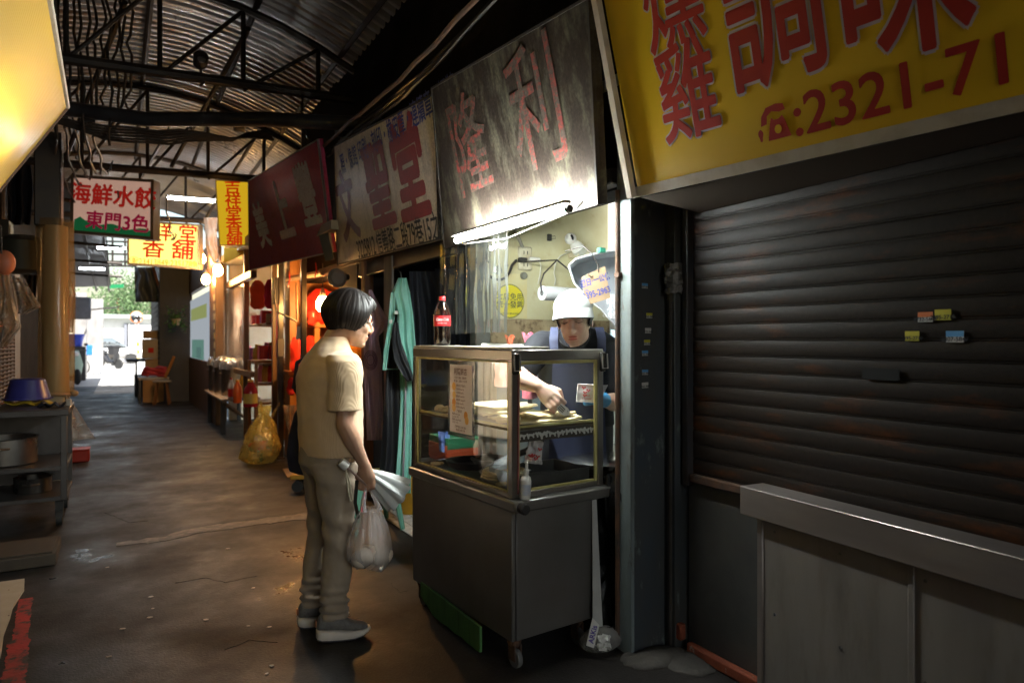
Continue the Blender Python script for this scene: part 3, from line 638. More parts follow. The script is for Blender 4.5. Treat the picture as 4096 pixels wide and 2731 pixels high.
for ch, u, v, s, mt in (('文', 1392, 845, .6, plumink), ('聖', 1516, 766, .66, darkred), ('堂', 1640, 712, .7, darkred)): text(ch, mt, sB, onP(u, v, o, n), ex, ey, s, 0, sx=.8, fat=.034)
text('3225812 信義路二段79巷15之1號', blackink, sB, onP(1590, 958, o, n) , ex, ey, .2, 0, sx=.66, fat=.012)
text('照・像館 印刷・刻印・橡皮章・連續章・招牌', blueink, sB, onP(1548, 540, o, n), ex, ey, .17, 0, sx=.64, fat=.012)
cC = (onX(996, 1083, 1.36), onX(1327, 1010, 1.70), onX(1304, 552, 1.56), onX(992, 722, 1.22))
sC, o, ex, ey, n = signboard('glossy maroon sign with three flaking white brush characters', cC, maroon, mat('aluminium_edge', (.4, .38, .36), .4, .8))
for ch, u, v, s in (('美', 1050, 915, .5), ('上', 1133, 862, .62), ('豐', 1232, 800, .6)): text(ch, fadew, sC, onP(u, v, o, n), ex, ey, s, 0, sx=.72, fat=.034)
gp = onP(1302, 965, o, n); b = B(); b.quad_slab(gp - ex * .1 - ey * .18 + n * .006, gp + ex * .1 - ey * .18 + n * .006, gp + ex * .1 + ey * .1 + n * .006, gp - ex * .1 + ey * .1 + n * .006, .004); build(b, 'meter_plate', mat('green_meter', (.08, .12, .1), .3), sC, smooth=0)
# ---------------------------------------------------------------- fluorescent fittings
def tube_light(label, p, q, r=.014, m=tubelight, tray=.03, hang=None, group=None):
    p, q = Vector(p), Vector(q); d = (q - p).normalized(); t = thing('fluorescent_light', label, 'light', (p + q) / 2, group=group)
    b = B(); b.cyl(p + d * .02, q - d * .02, r, n=12); build(b, 'tube', m, t)
    b = B(); b.cyl(p, p + d * .025, r * 1.15, n=10); build(b, 'end_cap', black, t); b = B(); b.cyl(q - d * .025, q, r * 1.15, n=10); build(b, 'end_cap', black, t)
    s = Vector((-d.y, d.x, 0)).normalized(); u = Vector((0, 0, 1))
    b = B(); off = hang or (s * 0 + u * .035)
    b.quad_slab(p + off - s * tray, q + off - s * tray, q + off + s * tray, p + off + s * tray, .012); build(b, 'batten', mat('dusty_batten', (.3, .3, .29), .6, 0, c2=(.12, .11, .1), vs=12), t)
    for e in (p + d * .05, q - d * .05):
        b = B(); b.cyl(e, e + off, .006, n=6); build(b, 'bracket', black, t)
    return t
tl0, tl1 = onX(1819, 964, 1.62), onX(2281, 834, 1.62)
tube_light('lit fluorescent tube under the mouldy grey sign of the stall', tl0, tl1, hang=Vector((-.012, 0, .034)), tray=.014)
b = B(); b.tube([tl1 + Vector((.02, -.06, .02)), tl1 + Vector((.03, .0, .0)), tl0.lerp(tl1, .45) + Vector((.05, 0, -.045)), tl0 + Vector((.06, .02, -.01))], .004, 6)
build(b, 'cable', cable, label='sooty black cable clipped behind the stall tube light', cat='cable')
# ---------------------------------------------------------------- things on the stall wall
W_ = 3.995
def wl(u, v, off=0.): return onY(u, v, W_ - off)
t = thing('wall_socket', 'grimy double wall socket with a plug burnt black', 'socket', wl(2096, 1030))
for v0, v1 in ((990, 1035), (1040, 1080)):
    a, c = wl(2070, v1), wl(2122, v0); b = B(); b.box(a.x, c.x, W_ - .022, W_ + .004, a.z, c.z, .006); pl = build(b, 'socket_plate', ivory, t)
    m_ = (a + c) / 2
    for dx in (-.014, .014): b = B(); b.box(m_.x + dx - .003, m_.x + dx + .003, W_ - .0235, W_ - .02, m_.z - .012, m_.z + .012); build(b, 'slot', black, pl)
a = wl(2090, 1040, .04); b = B(); b.box(a.x - .03, a.x + .03, W_ - .06, W_ - .02, a.z - .016, a.z + .016, .006); build(b, 'plug', black, t)
a = wl(2142, 1038, .04); b = B(); b.box(a.x - .05, a.x + .035, W_ - .055, W_ - .02, a.z - .014, a.z + .014, .007); build(b, 'charger', whiteplastic, t)
for nm, pts, mt, r, lab in (('cable', [(2066, 1040), (2048, 1060), (2036, 1092), (2022, 1110), (2000, 1120), (1975, 1116), (1960, 1105)], cable, .009, 'thick black cable looping left from the wall socket'),
        ('cable', [(2056, 905), (2066, 935), (2080, 965), (2090, 990)], mat('grey_cable', (.3, .28, .22), .6), .012, 'grey cable coming down into the wall socket'),
        ('cable', [(2155, 1040), (2164, 1060), (2160, 1100), (2152, 1135)], whitecable, .004, 'thin white cord hanging from the charger on the socket'),
        ('cable', [(2282, 1005), (2240, 1025), (2222, 1050), (2216, 1090), (2222, 1120), (2218, 1142)], whitecable, .004, 'thin white cord running down from the wall camera')):
    b = B(); b.tube([wl(u, v, .02) for u, v in pts], r, 6); build(b, nm, mt, label=lab, cat='cable')
for u, v, r, lab in ((1989, 1081, .03, 'large round grey rubber knob behind the clear curtain'), (2093, 1103, .026, 'round grey rubber knob below the wall socket'), (2023, 1062, .011, 'tiny round black knob left of the wall socket')):
    b = B(); b.lathe([(r, 0), (r, .012), (r * .85, .02), (r * .8, .014), (.001, .014)], 16, Matrix.Translation(wl(u, v)) @ Matrix.Rotation(R(90), 4, 'X'), capt=False); build(b, 'knob', mat('grey_rubber', (.16, .16, .13), .6, c2=(.25, .24, .18), vs=20), label=lab, cat='knob')
t = thing('round_notice', 'round yellow tax-exemption notice on the stall wall', 'notice', wl(2038, 1204))
c0 = wl(2038, 1204); M_ = Matrix.Translation(c0) @ Matrix.Rotation(R(90), 4, 'X')
b = B(); b.quad_slab(wl(1968, 1275, .001), wl(2108, 1275, .001), wl(2108, 1095, .001), wl(1968, 1095, .001), .002); build(b, 'paper', mat('aged_paper', (.62, .52, .24), .6, 0, c2=(.6, .56, .36), vs=5), t, smooth=0)
b = B(); b.lathe([(.115, .003), (.112, .0035)], 40, M_); build(b, 'ring', mat('olive_ring', (.22, .21, .06), .6), t, smooth=0)
b = B(); b.lathe([(.108, .003), (.108, .0042)], 40, M_); build(b, 'disc', mat('lemon_disc', (.75, .66, .03), .5, 0, c2=(.68, .55, .05), vs=6), t, smooth=0)
text('本店免用\n統一發票', mat('olive_ink', (.1, .11, .06), .6), t, c0, (1, 0, 0), UP, .052, .012, lift=.006, line=1.0)
text('財政部臺北國稅局 監製', mat('olive_ink', (.1, .11, .06), .6), t, c0 + Vector((0, 0, -.085)), (1, 0, 0), UP, .013, .005, lift=.006)
t = thing('binder_clip', 'black binder clip pinned to the cream wall', 'clip', wl(2200, 949))
a = wl(2198, 950, .012); b = B(); b.box(a.x - .016, a.x + .016, a.y - .01, a.y + .012, a.z - .024, a.z + .024, .004); build(b, 'jaw', black, t)
b = B(); b.tube([a + Vector((.016, 0, .01)), a + Vector((.045, -.004, .013)), a + Vector((.048, -.004, -.004)), a + Vector((.016, 0, -.008))], .002, 5); build(b, 'wire_arm', dsteel, t)
t = thing('wall_camera', 'white round-headed indoor camera on a bracket on the wall', 'camera', wl(2290, 980))
h = wl(2282, 955, .09); q = wl(2308, 990, .09); dn = (q - h).normalized(); Mz = dn.to_track_quat('Z', 'Y').to_matrix().to_4x4()
b = B(); b.ell(h, .041, .041, .041, 18, 12); build(b, 'head', whiteplastic, t)
b = B(); b.ell(h + Vector((-.008, -.0245, .002)), .014, .02, .024, 14, 10, Matrix.Rotation(R(-18), 4, 'Y')); build(b, 'lens_window', mat('gloss_black', (.01, .01, .012), .08), t)
b = B(); b.lathe([(.02, .03), (.034, .045), (.044, .07), (.046, .095)], 18, Matrix.Translation(h) @ Mz); build(b, 'body', whiteplastic, t)
b = B(); b.lathe([(.047, .096), (.047, .12), (.05, .122), (.05, .135)], 18, Matrix.Translation(h) @ Mz); build(b, 'base_ring', mat('smoked_ring', (.4, .4, .34), .3), t)
b = B(); e = h + dn * .13; b.box(e.x - .045, e.x + .045, e.y - .03, W_ + .003, e.z - .03, e.z + .008, .004); build(b, 'bracket', ivory, t)
# paper towel roll on a wire hanger
t = thing('film_roll', 'white plastic film roll hung from a bent wire hanger', 'roll', onY(2230, 1172, 3.55))
r0 = onY(2168, 1172, 3.5); r1 = r0 + Vector((.42, .06, .0))
b = B(); b.tube([r0, r0.lerp(r1, .5), r1], .044, 20); build(b, 'roll', mat('white_film_roll', (.66, .68, .7), .35, c2=(.6, .6, .6), vs=8), t)
b = B(); b.tube([r0 + Vector((-.003, 0, 0)), r0 + Vector((.02, .002, 0))], .017, 12); build(b, 'core', mat('core_grey', (.12, .12, .12), .7), t)
hk = onY(2228, 1040, 3.56); b = B(); b.tube([r0 + Vector((-.004, 0, 0)), r0 + Vector((-.01, 0, .06)), r0 + Vector((.02, .01, .12)), hk, hk + Vector((.0, .4, .03))], .005, 6); b.tube([hk, hk + Vector((.17, .03, -.09)), r1 + Vector((-.02, 0, .05)), r1], .005, 6); build(b, 'hanger', cable, t)
# big grey tub hung on its side
t = thing('storage_tub', 'grey plastic tub with a binder clip hanging beside the post', 'tub', onD(2400, 1150, 3.6))
tubm = mat('grey_tub_plastic', (.5, .52, .55), .3, 0, c2=(.3, .32, .35), vs=3)
poly = [(2275, 1062), (2302, 1036), (2370, 1016), (2475, 998), (2600, 985), (2600, 1390), (2475, 1318), (2405, 1236), (2352, 1196), (2296, 1130)]
P0 = [onD(u, v, 3.62) for u, v in poly]; cc = sum(P0, Vector()) / len(P0); P1 = [cc + (p - cc) * .8 + Vector((.16, .27, .03)) for p in P0]; P2 = [cc + (p - cc) * .94 + Vector((.01, .017, 0)) for p in P0]
k = len(P0); b = B(); b.add(P0 + P2 + P1, [(i, (i + 1) % k, k + (i + 1) % k, k + i) for i in range(k)] + [(k + i, k + (i + 1) % k, 2 * k + (i + 1) % k, 2 * k + i) for i in range(k)] + [tuple(range(2 * k, 3 * k))]); build(b, 'tub_shell', tubm, t, smooth=25)
b = B(); b.tube(P0 + [P0[0]], .006, 6); build(b, 'rim', mat('grey_tub_rim', (.42, .43, .45), .3), t)
a = onD(2405, 1002, 3.56); b = B(); b.box(a.x - .02, a.x + .02, a.y - .015, a.y + .015, a.z - .012, a.z + .014, .003); build(b, 'green_clip', mat('green_clip', (.02, .22, .14), .4), t)
ca = onD(2445, 1180, 3.55); ex_ = Vector((C_, -S_, 0)); b = B()
text('日·一\n公休', whiteink, t, onD(2470, 1222, 3.6), ex_, UP, .06, .01, lift=.004); text('CLOSED SUN·MON', whiteink, t, onD(2482, 1262, 3.6), ex_, UP, .022, .008, lift=.004)
q = [onD(u, v, 3.596) for u, v in ((2444, 1272), (2520, 1272), (2520, 1184), (2444, 1184))]; b = B(); b.tube(q + [q[0]], .003, 4); build(b, 'notice_border', whiteink, t)
# hand-lettered cardboard
t = thing('cardboard_notice', 'tilted cardboard tag with blue handwriting 2395-2963 hung on wire', 'notice', onD(2384, 1140, 3.2))
K = [onD(u, v, 3.2) for u, v in ((2343, 1222), (2442, 1191), (2420, 1064), (2327, 1108))]
b = B(); b.quad_slab(*K, .005); build(b, 'card', card, t, smooth=0)
kex = (K[1] - K[0]).normalized(); key = (K[3] - K[0]); kc = sum(K, Vector()) / 4
text('週日·一公休', blueink, t, kc + (K[3] - K[0]) * .21, kex, key, .038, .02, shear=.15, sx=.74); text('2395-2963', blueink, t, kc - (K[3] - K[0]) * .23, kex, key, .042, .02, sx=.74); text('TEL', blueink, t, kc - (K[3] - K[0]) * .04 - kex * .045, kex, key, .014, .012)
b = B(); hp = K[3].lerp(K[2], .35) - key * .1; b.tube([hp + Vector((-.02, -.006, .01)), hp + Vector((0, -.008, -.004)), hp + Vector((.012, -.006, .0))], .003, 5); hq = K[3].lerp(K[2], .7); b.tube([hq + Vector((.0, -.005, -.015)), hq + Vector((.0, 0, .02)), hq + Vector((-.025, .01, .07)), hq + Vector((-.01, .1, .12)), hq + Vector((.02, .3, .12))], .003, 5); build(b, 'wire_hook', cable, t)
# blue packet hanging by the partition
t = thing('plastic_packet', 'pale blue plastic packet hanging beside the post', 'packet', onD(2462, 1400, 3.5))
b = B(); pk = [onD(u, v, 3.5) for u, v in ((2425, 1500), (2500, 1500), (2505, 1330), (2445, 1318))]
b.grid(lambda i, j: pk[0].lerp(pk[1], i).lerp(pk[3].lerp(pk[2], i), j) + Vector((-.02, -.03, 0)) * math.sin(i * 3.14) * math.sin(j * 3.14) + Vector((0, .006, 0)) * wob(i, j, 1, 7), 8, 10, .01); build(b, 'pouch', mat('blue_wrapper', (.3, .52, .8), .25, 0, c2=(.55, .65, .75), vs=9, bump=.4, bs=30), t)
text('抽', blueink, t, onD(2462, 1400, 3.44), ex_, UP, .035, .02)
# clear plastic strip curtains
strip_m = film('curtain_vinyl', (.92, .94, .93), .07, .05, bump=.35, bs=7, haze=.045, hazec=(.7, .72, .7), stretch=(1, 1, .25))
for k, (u0, u1, vt, vb, lab) in enumerate(((1761, 1853, 988, 1335, 'clear vinyl curtain strip behind the cola bottle'), (1856, 1952, 972, 1332, 'creased clear vinyl curtain strip in the middle of the stall opening'), (1950, 2026, 925, 1330, 'milky clear vinyl curtain strip before the yellow notice'))):
    a, c = onX(u0, vb, 1.83), onX(u1, vb, 1.83); zt = 1.97; b = B()
    def cf(i, j, a=a, c=c, k=k):
        p = a.lerp(c, i); f = .022 * math.sin(i * (13 + 4 * k) + k) * (1 - .35 * j) + .012 * wob(i * 3, j * 2, k, 2)
        return (p.x + f, p.y + .01 * math.sin(i * 9 + k), p.z + (zt - p.z) * j + .012 * wob(i * 4, k, 2))
    b.grid(cf, 36, 14); build(b, 'curtain_strip', strip_m, label=lab, cat='curtain', smooth=80)
b = B(); b.tube([(1.83, 4.1, 1.975), (1.83, 3.1, 1.975)], .008, 6); build(b, 'curtain_rail', dsteel, label='thin steel rail holding the clear curtain strips', cat='rail')
# shelf rail with bunches of plastic bags behind the cart
t = thing('bag_rack', 'white rail holding bunches of plastic bags behind the cart', 'rack', onD(2040, 1385, 4.0))
b = B(); b.tube([onD(1930, 1386, 4.0), onD(2130, 1392, 3.8)], .02, 8); build(b, 'rail', whiteplastic, t)
for dx in (0, 1): p = onD(1940 + 180 * dx, 1388, 3.99 - .17 * dx); b = B(); b.cyl((p.x, p.y, 0), p, .013, n=8); build(b, 'post', dsteel, t)
def bagtuft(u, v, d, s, m, label, name='plastic_bag'):
    c = onD(u, v, d); b = B()
    def tf(i, j):
        a = i * 6.283; r = s * (.25 + .75 * j ** .7) * (1 + .35 * math.sin(a * 5 + 2 * j) * j); return (c.x + r * math.cos(a) * .8, c.y + r * math.sin(a) * .8, c.z - s * 1.0 + s * 2.2 * j + .3 * s * math.sin(a * 3) * j)
    b.grid(tf, 30, 8, .003); return build(b, name, m, label=label, cat='bag', smooth=60)
orangefilm = mat('orange_film', (.75, .16, .07), .25, 0, c2=(.7, .3, .2), vs=20, bump=.5, bs=30)
bagtuft(2040, 1370, 3.9, .03, orangefilm, 'small crumpled orange plastic bag tuft on the white rail'); bagtuft(2112, 1365, 3.85, .035, pinkfilm, 'pink and white plastic bag tuft on the white rail')
def hangbag(u0, u1, v0, v1, d, m, label, n=2.):
    b = B(); a, c = onD(u0, v1, d), onD(u1, v1, d); top = onD((u0 + u1) / 2, v0, d)
    def hf(i, j):
        p = a.lerp(c, i); z = p.z + (top.z - p.z) * j; bul = math.sin(i * 3.14) * (1 - .5 * j)
        return (p.x - .03 * bul + .008 * wob(i * 5, j * 4, u0), p.y - .05 * bul + .012 * math.sin(i * 19) * j, z + .006 * wob(i * 7, j * 3, v0))
    b.grid(hf, 14, 12, .004); return build(b, 'plastic_bag', m, label=label, cat='bag', smooth=60)
coral = mat('coral_film', (.75, .3, .24), .22, 0, c2=(.78, .5, .45), vs=6, bump=.5, bs=18)
hangbag(1978, 2058, 1420, 1545, 3.75, coral, 'bundle of coral plastic bags hanging behind the glass case'); hangbag(2088, 2150, 1478, 1592, 3.55, pinkfilm, 'pink striped plastic bag hanging beside the vendor')
# crates and griddle in the stall
for (u, v, mt, zz, lab) in ((1812, 1795, mat('orange_crate', (.45, .07, .02), .5), 0, 'orange plastic crate on the stall floor stack behind the case'), (1815, 1752, mat('green_crate', (.025, .18, .085), .5), 0, 'green plastic crate on top of the orange crate')):
    c = onD(u, v, 4.05); t = thing('plastic_crate', lab, 'crate', (c.x, c.y, c.z - .06)); b = B()
    b.box(c.x - .1, c.x + .1, c.y - .12, c.y + .12, c.z - .06, c.z - .045, .004); build(b, 'crate_base', mt, t)
    for sx, sy, dx, dy in ((-.1, 0, .006, .12), (.1, 0, .006, .12), (0, -.12, .1, .006), (0, .12, .1, .006)):
        b = B(); b.box(c.x + sx - dx, c.x + sx + dx, c.y + sy - dy, c.y + sy + dy, c.z - .045, c.z + (.045 if v > 1760 else .02), .003); build(b, 'crate_side', mt, t)
c = onD(1812, 1795, 4.05); b = B(); b.box(c.x - .2, c.x + .2, c.y - .15, c.y + .15, .02, c.z - .062, .01); b2 = build(b, 'cabinet', dsteel, label='dark steel cabinet carrying the coloured crates in the stall', cat='cabinet')
hangbag(1755, 1800, 1725, 1802, 3.95, mat('blue_film', (.1, .2, .6), .25, c2=(.3, .4, .8), vs=9), 'blue plastic bag hanging behind the glass case')
g0 = onD(2420, 1800, 3.35); t = thing('griddle_drum', 'round griddle drum with shiny steel lid beside the vendor', 'griddle', (g0.x, g0.y, .02))
b = B(); b.lathe([(.27, .0), (.29, .1), (.29, .68), (.27, .72)], 28, c=(g0.x + .1, g0.y + .05, .02)); build(b, 'drum', mat('sooty_drum', (.03, .028, .025), .5, .4, c2=(.09, .07, .04), vs=9, bump=.3), t)
b = B(); b.lathe([(.3, 0), (.305, .02), (.28, .035), (.18, .055), (.001, .06)], 28, c=(g0.x + .1, g0.y + .05, .745), capt=False); build(b, 'lid', mat('polished_lid', (.6, .6, .58), .18, 1), t)
# white slat, black sheet and litter by the post
b = B(); b.quad_slab(onD(2372, 2530, 2.98), onD(2412, 2525, 2.98), onD(2385, 1975, 3.02), onD(2368, 1975, 3.02), .02); build(b, 'white_slat', mat('grey_white_board', (.5, .5, .47), .5, c2=(.38, .37, .34), vs=7), label='narrow white board leaning between cart and post', cat='board', smooth=0)
b = B(); p0, p1 = onD(2385, 2560, 3.12), onD(2500, 2560, 2.98)
b.grid(lambda i, j: p0.lerp(p1, i) + Vector((.05 * wob(i * 3, j * 3, 1) + .02 * wob(i * 9, j * 9, 2), .05 * wob(i * 4, j * 3, 5), .02 + .72 * j)), 24, 30, .003); build(b, 'plastic_sheet', mat('shiny_black_sheet', (.012, .012, .012), .16, bump=.7, bs=40), label='crumpled shiny black plastic sheet hanging beside the post', cat='sheet', smooth=80)
def crumple(u, v, d, s, m, label, name='paper_wad', cat='paper', zs=.7, z0=None, seed=0):
    c = onD(u, v, d); b = B(); z = c.z if z0 is None else z0 + s * zs * .8
    vs = []; nn_ = 14; mm_ = 9
    for i in range(mm_ + 1):
        f = math.pi * i / mm_ - math.pi / 2
        for j in range(nn_):
            a = 2 * math.pi * j / nn_; q = s * (1 + .35 * wob(math.cos(a) * 2, math.sin(a) * 2, i * .7 + seed, 1.7) + .2 * wob(j * 3.1, i * 2.7, seed))
            vs.append((c.x + q * math.cos(f) * math.cos(a), c.y + q * math.cos(f) * math.sin(a), z + q * zs * math.sin(f)))
    b.add(vs, [(i * nn_ + j, i * nn_ + (j + 1) % nn_, (i + 1) * nn_ + (j + 1) % nn_, (i + 1) * nn_ + j) for i in range(mm_) for j in range(nn_)])
    return build(b, name, m, label=label, cat=cat, smooth=25)
t = thing('litter_bag', 'clear bag of rubbish with a printed purple wrapper beside the caster', 'litter', onZ(2400, 2620))
c = onZ(2405, 2600); b = B(); b.ell((c.x, c.y, .05), .11, .07, .05, 16, 8); build(b, 'clear_bag', milky, t)
pa = [onD(u, v, 2.86) for u, v in ((2345, 2580), (2375, 2590), (2398, 2500), (2370, 2470))]
b = B(); b.quad_slab(*pa, .003); w_ = build(b, 'wrapper', whiteplastic, t, smooth=0)
text('ARKis', mat('purple_ink', (.12, .08, .35), .5), w_, sum(pa, Vector()) / 4, pa[3] - pa[0], pa[0] - pa[1], .03, .03)
b = B(); b.grid(lambda i, j: onD(2390 + 50 * i, 2600 - 60 * j, 2.88) + Vector((.02 * wob(i * 5, j * 4, 1), .03 * wob(i * 4, j * 6, 2), 0)), 8, 8, .002); build(b, 'wrapper', whiteplastic, t)
crumple(1523, 2298, 4.0, .016, whiteplastic, 'small white scrap of paper on the asphalt beside the cart', z0=0.0, seed=3)
# ---------------------------------------------------------------- pancake cart with glass case
CA = R(4.8); CO = Vector((1.388, 2.404, 0)); CM = Matrix.Translation(CO) @ Matrix.Rotation(CA, 4, 'Z')
def L(x, y, z): return CM @ Vector((x, y, z))
cart = thing('food_cart', 'stainless steel pancake cart with a glass display case', 'cart', CO, CA)
CW, CL, CE = .433, .894, .5          # cabinet depth, length, case depth
def cpart(b, name, m, parent=None, **k): return build(b, name, m, parent or cart, local=True, **k)
b = B(); b.box(0, .02, .002, CL, .117, .652, .004); cpart(b, 'side_panel', cartsteel)
b = B(); b.box(.021, CW, 0, .02, .117, .652, .004); cpart(b, 'side_panel', cartsteel)
b = B(); b.box(.021, CW, CL - .02, CL, .117, .652, .004); cpart(b, 'side_panel', cartsteel)
b = B(); b.box(.02, CW, .02, CL - .02, .12, .14); cpart(b, 'bottom_panel', cartsteel)
b = B(); b.box(-.02, CE + .015, -.05, CL + .012, .655, .70, .006); cpart(b, 'worktop', cartsteel)
frm = mat('case_frame_steel', (.34, .31, .28), .32, .9, c2=(.28, .25, .22), vs=6)
seal = mat('grease_yellow_seal', (.55, .5, .2), .5, 0, c2=(.35, .27, .08), vs=10)
Z0, Z1 = .70, 1.308
for (x, y) in ((0, 0), (CE - .032, 0), (0, CL - .03), (CE - .032, CL - .03)):
    b = B(); b.box(x, x + .032, y, y + .03, Z0, Z1 - .046, .003); cpart(b, 'corner_post', frm)
for (x0, x1, y0, y1) in ((0, .03, .001, CL), (.031, CE, 0, .03), (.031, CE, CL - .03, CL)):
    b = B(); b.box(x0, x1, y0, y1, Z1 - .045, Z1, .004); cpart(b, 'top_rail', frm)
for (x0, x1, y0, y1) in ((.002, .03, .031, CL - .031), (.033, CE - .033, .002, .03), (.033, CE - .033, CL - .03, CL - .002)):
    b = B(); b.box(x0, x1, y0, y1, Z0 + .001, Z0 + .022, .003); cpart(b, 'bottom_rail', frm)
for (x0, x1, y0, y1, z0, z1) in ((.006, .012, .032, .044, Z0 + .023, Z1 - .046), (.006, .012, CL - .045, CL - .032, Z0 + .023, Z1 - .046), (.006, .012, .045, CL - .046, Z0 + .023, Z0 + .03), (.006, .012, .045, CL - .046, Z1 - .054, Z1 - .046),
        (.034, .046, .008, .012, Z0 + .023, Z1 - .046), (CE - .05, CE - .033, .004, .012, Z0 + .023, Z1 - .046), (.047, CE - .051, .006, .012, Z0 + .023, Z0 + .034), (.047, CE - .051, .006, .012, Z1 - .06, Z1 - .046)):
    b = B(); b.box(x0, x1, y0, y1, z0, z1, .001); cpart(b, 'seal_strip', seal)
case_glass = film('case_glass', (.97, .98, .97), .015, .03, fr=.35, haze=.03, hazec=(.6, .6, .55), bs=6)
b = B(); b.add([(.016, .033, Z0 + .023), (.016, CL - .033, Z0 + .023), (.016, CL - .033, Z1 - .047), (.016, .033, Z1 - .047)], [(0, 1, 2, 3)]); cpart(b, 'glass_pane', case_glass)
b = B(); b.add([(.034, .016, Z0 + .023), (CE - .034, .016, Z0 + .023), (CE - .034, .016, Z1 - .047), (.034, .016, Z1 - .047)], [(0, 1, 2, 3)]); cpart(b, 'glass_pane', case_glass)
b = B(); b.add([(.034, CL - .018, Z0 + .023), (CE - .034, CL - .018, Z0 + .023), (CE - .034, CL - .018, Z1 - .047), (.034, CL - .018, Z1 - .047)], [(0, 1, 2, 3)]); cpart(b, 'glass_pane', case_glass)
b = B(); b.box(.004, .20, .01, CL - .005, Z1 + .001, Z1 + .012, .002); cpart(b, 'top_plate', mat('top_sheet', (.45, .44, .4), .35, .6, c2=(.42, .38, .28), vs=8))
b = B(); b.box(.015, CE - .036, .02, CL - .022, .972, .984, .002); sh_ = cpart(b, 'shelf', mat('greasy_tray', (.16, .13, .08), .35, .6, c2=(.1, .075, .04), vs=8))
b = B(); b.box(.019, CE - .04, .0205, .026, .984, .994, .001); cpart(b, 'shelf_lip', seal, sh_); b = B(); b.box(.0195, .025, .027, CL - .03, .984, .994, .001); cpart(b, 'shelf_lip', seal, sh_)
b = B(); b.box(.036, CE - .038, .0195, .0235, .925, .971, .001); cpart(b, 'label_strip', mat('dark_strip', (.05, .04, .03), .5), sh_)
blob = mat('blob_sticker', (.62, .62, .58), .5)
b = B()
for x_ in [(q / 10. * 6.283) for q in range(10)]: pass
b.lathe([(.008, 0), (.008, .001)], 10); b.lathe([(.006, 0), (.006, .0011)], 9, c=(.008, .004, 0)); b.lathe([(.006, 0), (.006, .0012)], 9, c=(-.007, .005, 0)); b.lathe([(.005, 0), (.005, .0013)], 9, c=(.001, -.01, 0))
bl0 = cpart(b, 'cloud_sticker', blob, sh_, smooth=0); bl0.rotation_euler = (R(90), 0, 0); bl0.location = (.05, .0193, .949)
for k in range(1, 18):
    c = bl0.copy(); col.objects.link(c); c.parent = sh_; s = rnd.uniform(.75, 1.2); c.scale = (s, s, 1); c.location = (.05 + k * .0232, .0193, .949 + rnd.uniform(-.003, .004)); c.rotation_euler = (R(90), rnd.uniform(-.5, .5), 0)
for (x, y) in ((.012, -.012), (CE - .012, -.012)):       # spring latches on the top corners
    b = B(); b.box(x - .018, x + .018, y - .004, y + .011, Z1 - .1, Z1 - .012, .006); lt = cpart(b, 'latch', mat('dark_latch', (.06, .055, .05), .25, .6))
    b = B(); b.tube([(x - .015, y - .008, Z1 - .02), (x - .015, y - .012, Z1 - .085), (x + .015, y - .012, Z1 - .085), (x + .015, y - .008, Z1 - .02)], .0035, 6); cpart(b, 'latch_wire', dsteel, lt)
b = B(); b.cyl((.028, -.004, Z0 + .02), (.03, -.004, Z1 - .1), .0045, n=6); cpart(b, 'red_cord', mat('dusty_red_cord', (.3, .1, .08), .6))
b = B(); b.lathe([(.022, 0), (.024, .03), (.018, .035)], 12, Matrix.Translation((.01, -.05, .675)) @ Matrix.Rotation(R(90), 4, 'X')); cpart(b, 'hinge_knob', black)
def caster(x, y, a=0.):
    b = B(); b.lathe([(.02, .085), (.03, .105), (.03, .116)], 12, c=(x, y, 0)); b.box(x - .018, x - .012, y - .03, y + .02, .03, .1, .002); b.box(x + .012, x + .018, y - .03, y + .02, .03, .1, .002); ca_ = cpart(b, 'caster', rust)
    b = B(); b.lathe([(.02, -.011), (.036, -.011), (.038, -.005), (.038, .005), (.036, .011), (.02, .011)], 18, Matrix.Translation((x, y - .012, .0385)) @ Matrix.Rotation(R(90), 4, 'Y')); cpart(b, 'wheel', mat('grey_wheel', (.13, .13, .125), .6), ca_)
for p in ((.035, .035), (.035, CL - .05), (CW - .05, .05), (CW - .05, CL - .05)): caster(*p)
# green board wedged under the cart
b = B(); g0, g1 = L(-.004, .80, 0), L(-.03, .20, 0); gm = mat('grimy_green_board', (.07, .2, .05), .6, 0, c2=(.04, .1, .03), vs=8, stretch=(4, 4, .6), bump=.2)
def gf_(i, j):
    p = g0.lerp(g1, i); top = .135 - .015 * i; bot = .012 + .055 * max(0, .25 - i) * 4 + .012 * wob(i * 9, 2, 2); bot = min(bot, top - .03)
    return (p.x, p.y, bot + (top - bot) * j)
b.grid(gf_, 18, 2, .012); build(b, 'green_board', gm, label='torn grimy green board wedged upright under the cart', cat='board', smooth=0)
# ---------------------------------------------------------------- menu sheet on the glass
t = thing('menu_sheet', 'tall white price list taped to the glass of the case', 'menu', L(-.003, .42, .92))
m0, m1, mz0, mz1 = .322, .52, .922, 1.235
def mp(s, q, off=.0): return L(.0105 - off, m1 - (m1 - m0) * s, mz0 + (mz1 - mz0) * q)   # seen from the lane, s from far to near edge
b = B(); b.quad_slab(mp(-.1, -.06, .0035), mp(1.1, -.06, .0035), mp(1.1, 1.2, .0035), mp(-.1, 1.2, .0035), .001); build(b, 'sleeve', film('menu_sleeve', (.92, .9, .9), .05, .05, bump=.2, haze=.12), t, smooth=0)
b = B(); b.quad_slab(mp(0, 0, .004), mp(1, 0, .004), mp(1, 1, .004), mp(0, 1, .004), .0004)
build(b, 'paper', mat('pinkish_paper', (.74, .68, .69), .6), t, smooth=0)
mex = mp(1, 0) - mp(0, 0); brownink = mat('brown_print', (.14, .05, .04), .6); ochre = mat('ochre_print', (.75, .4, .08), .6)
def mt_(s, x, q, size, m=brownink, al='CENTER', bold=.01, sx=.8): text(s, m, t, mp(x, q, .005), mex, UP, size, bold, align=al, sx=sx, lift=.0008)
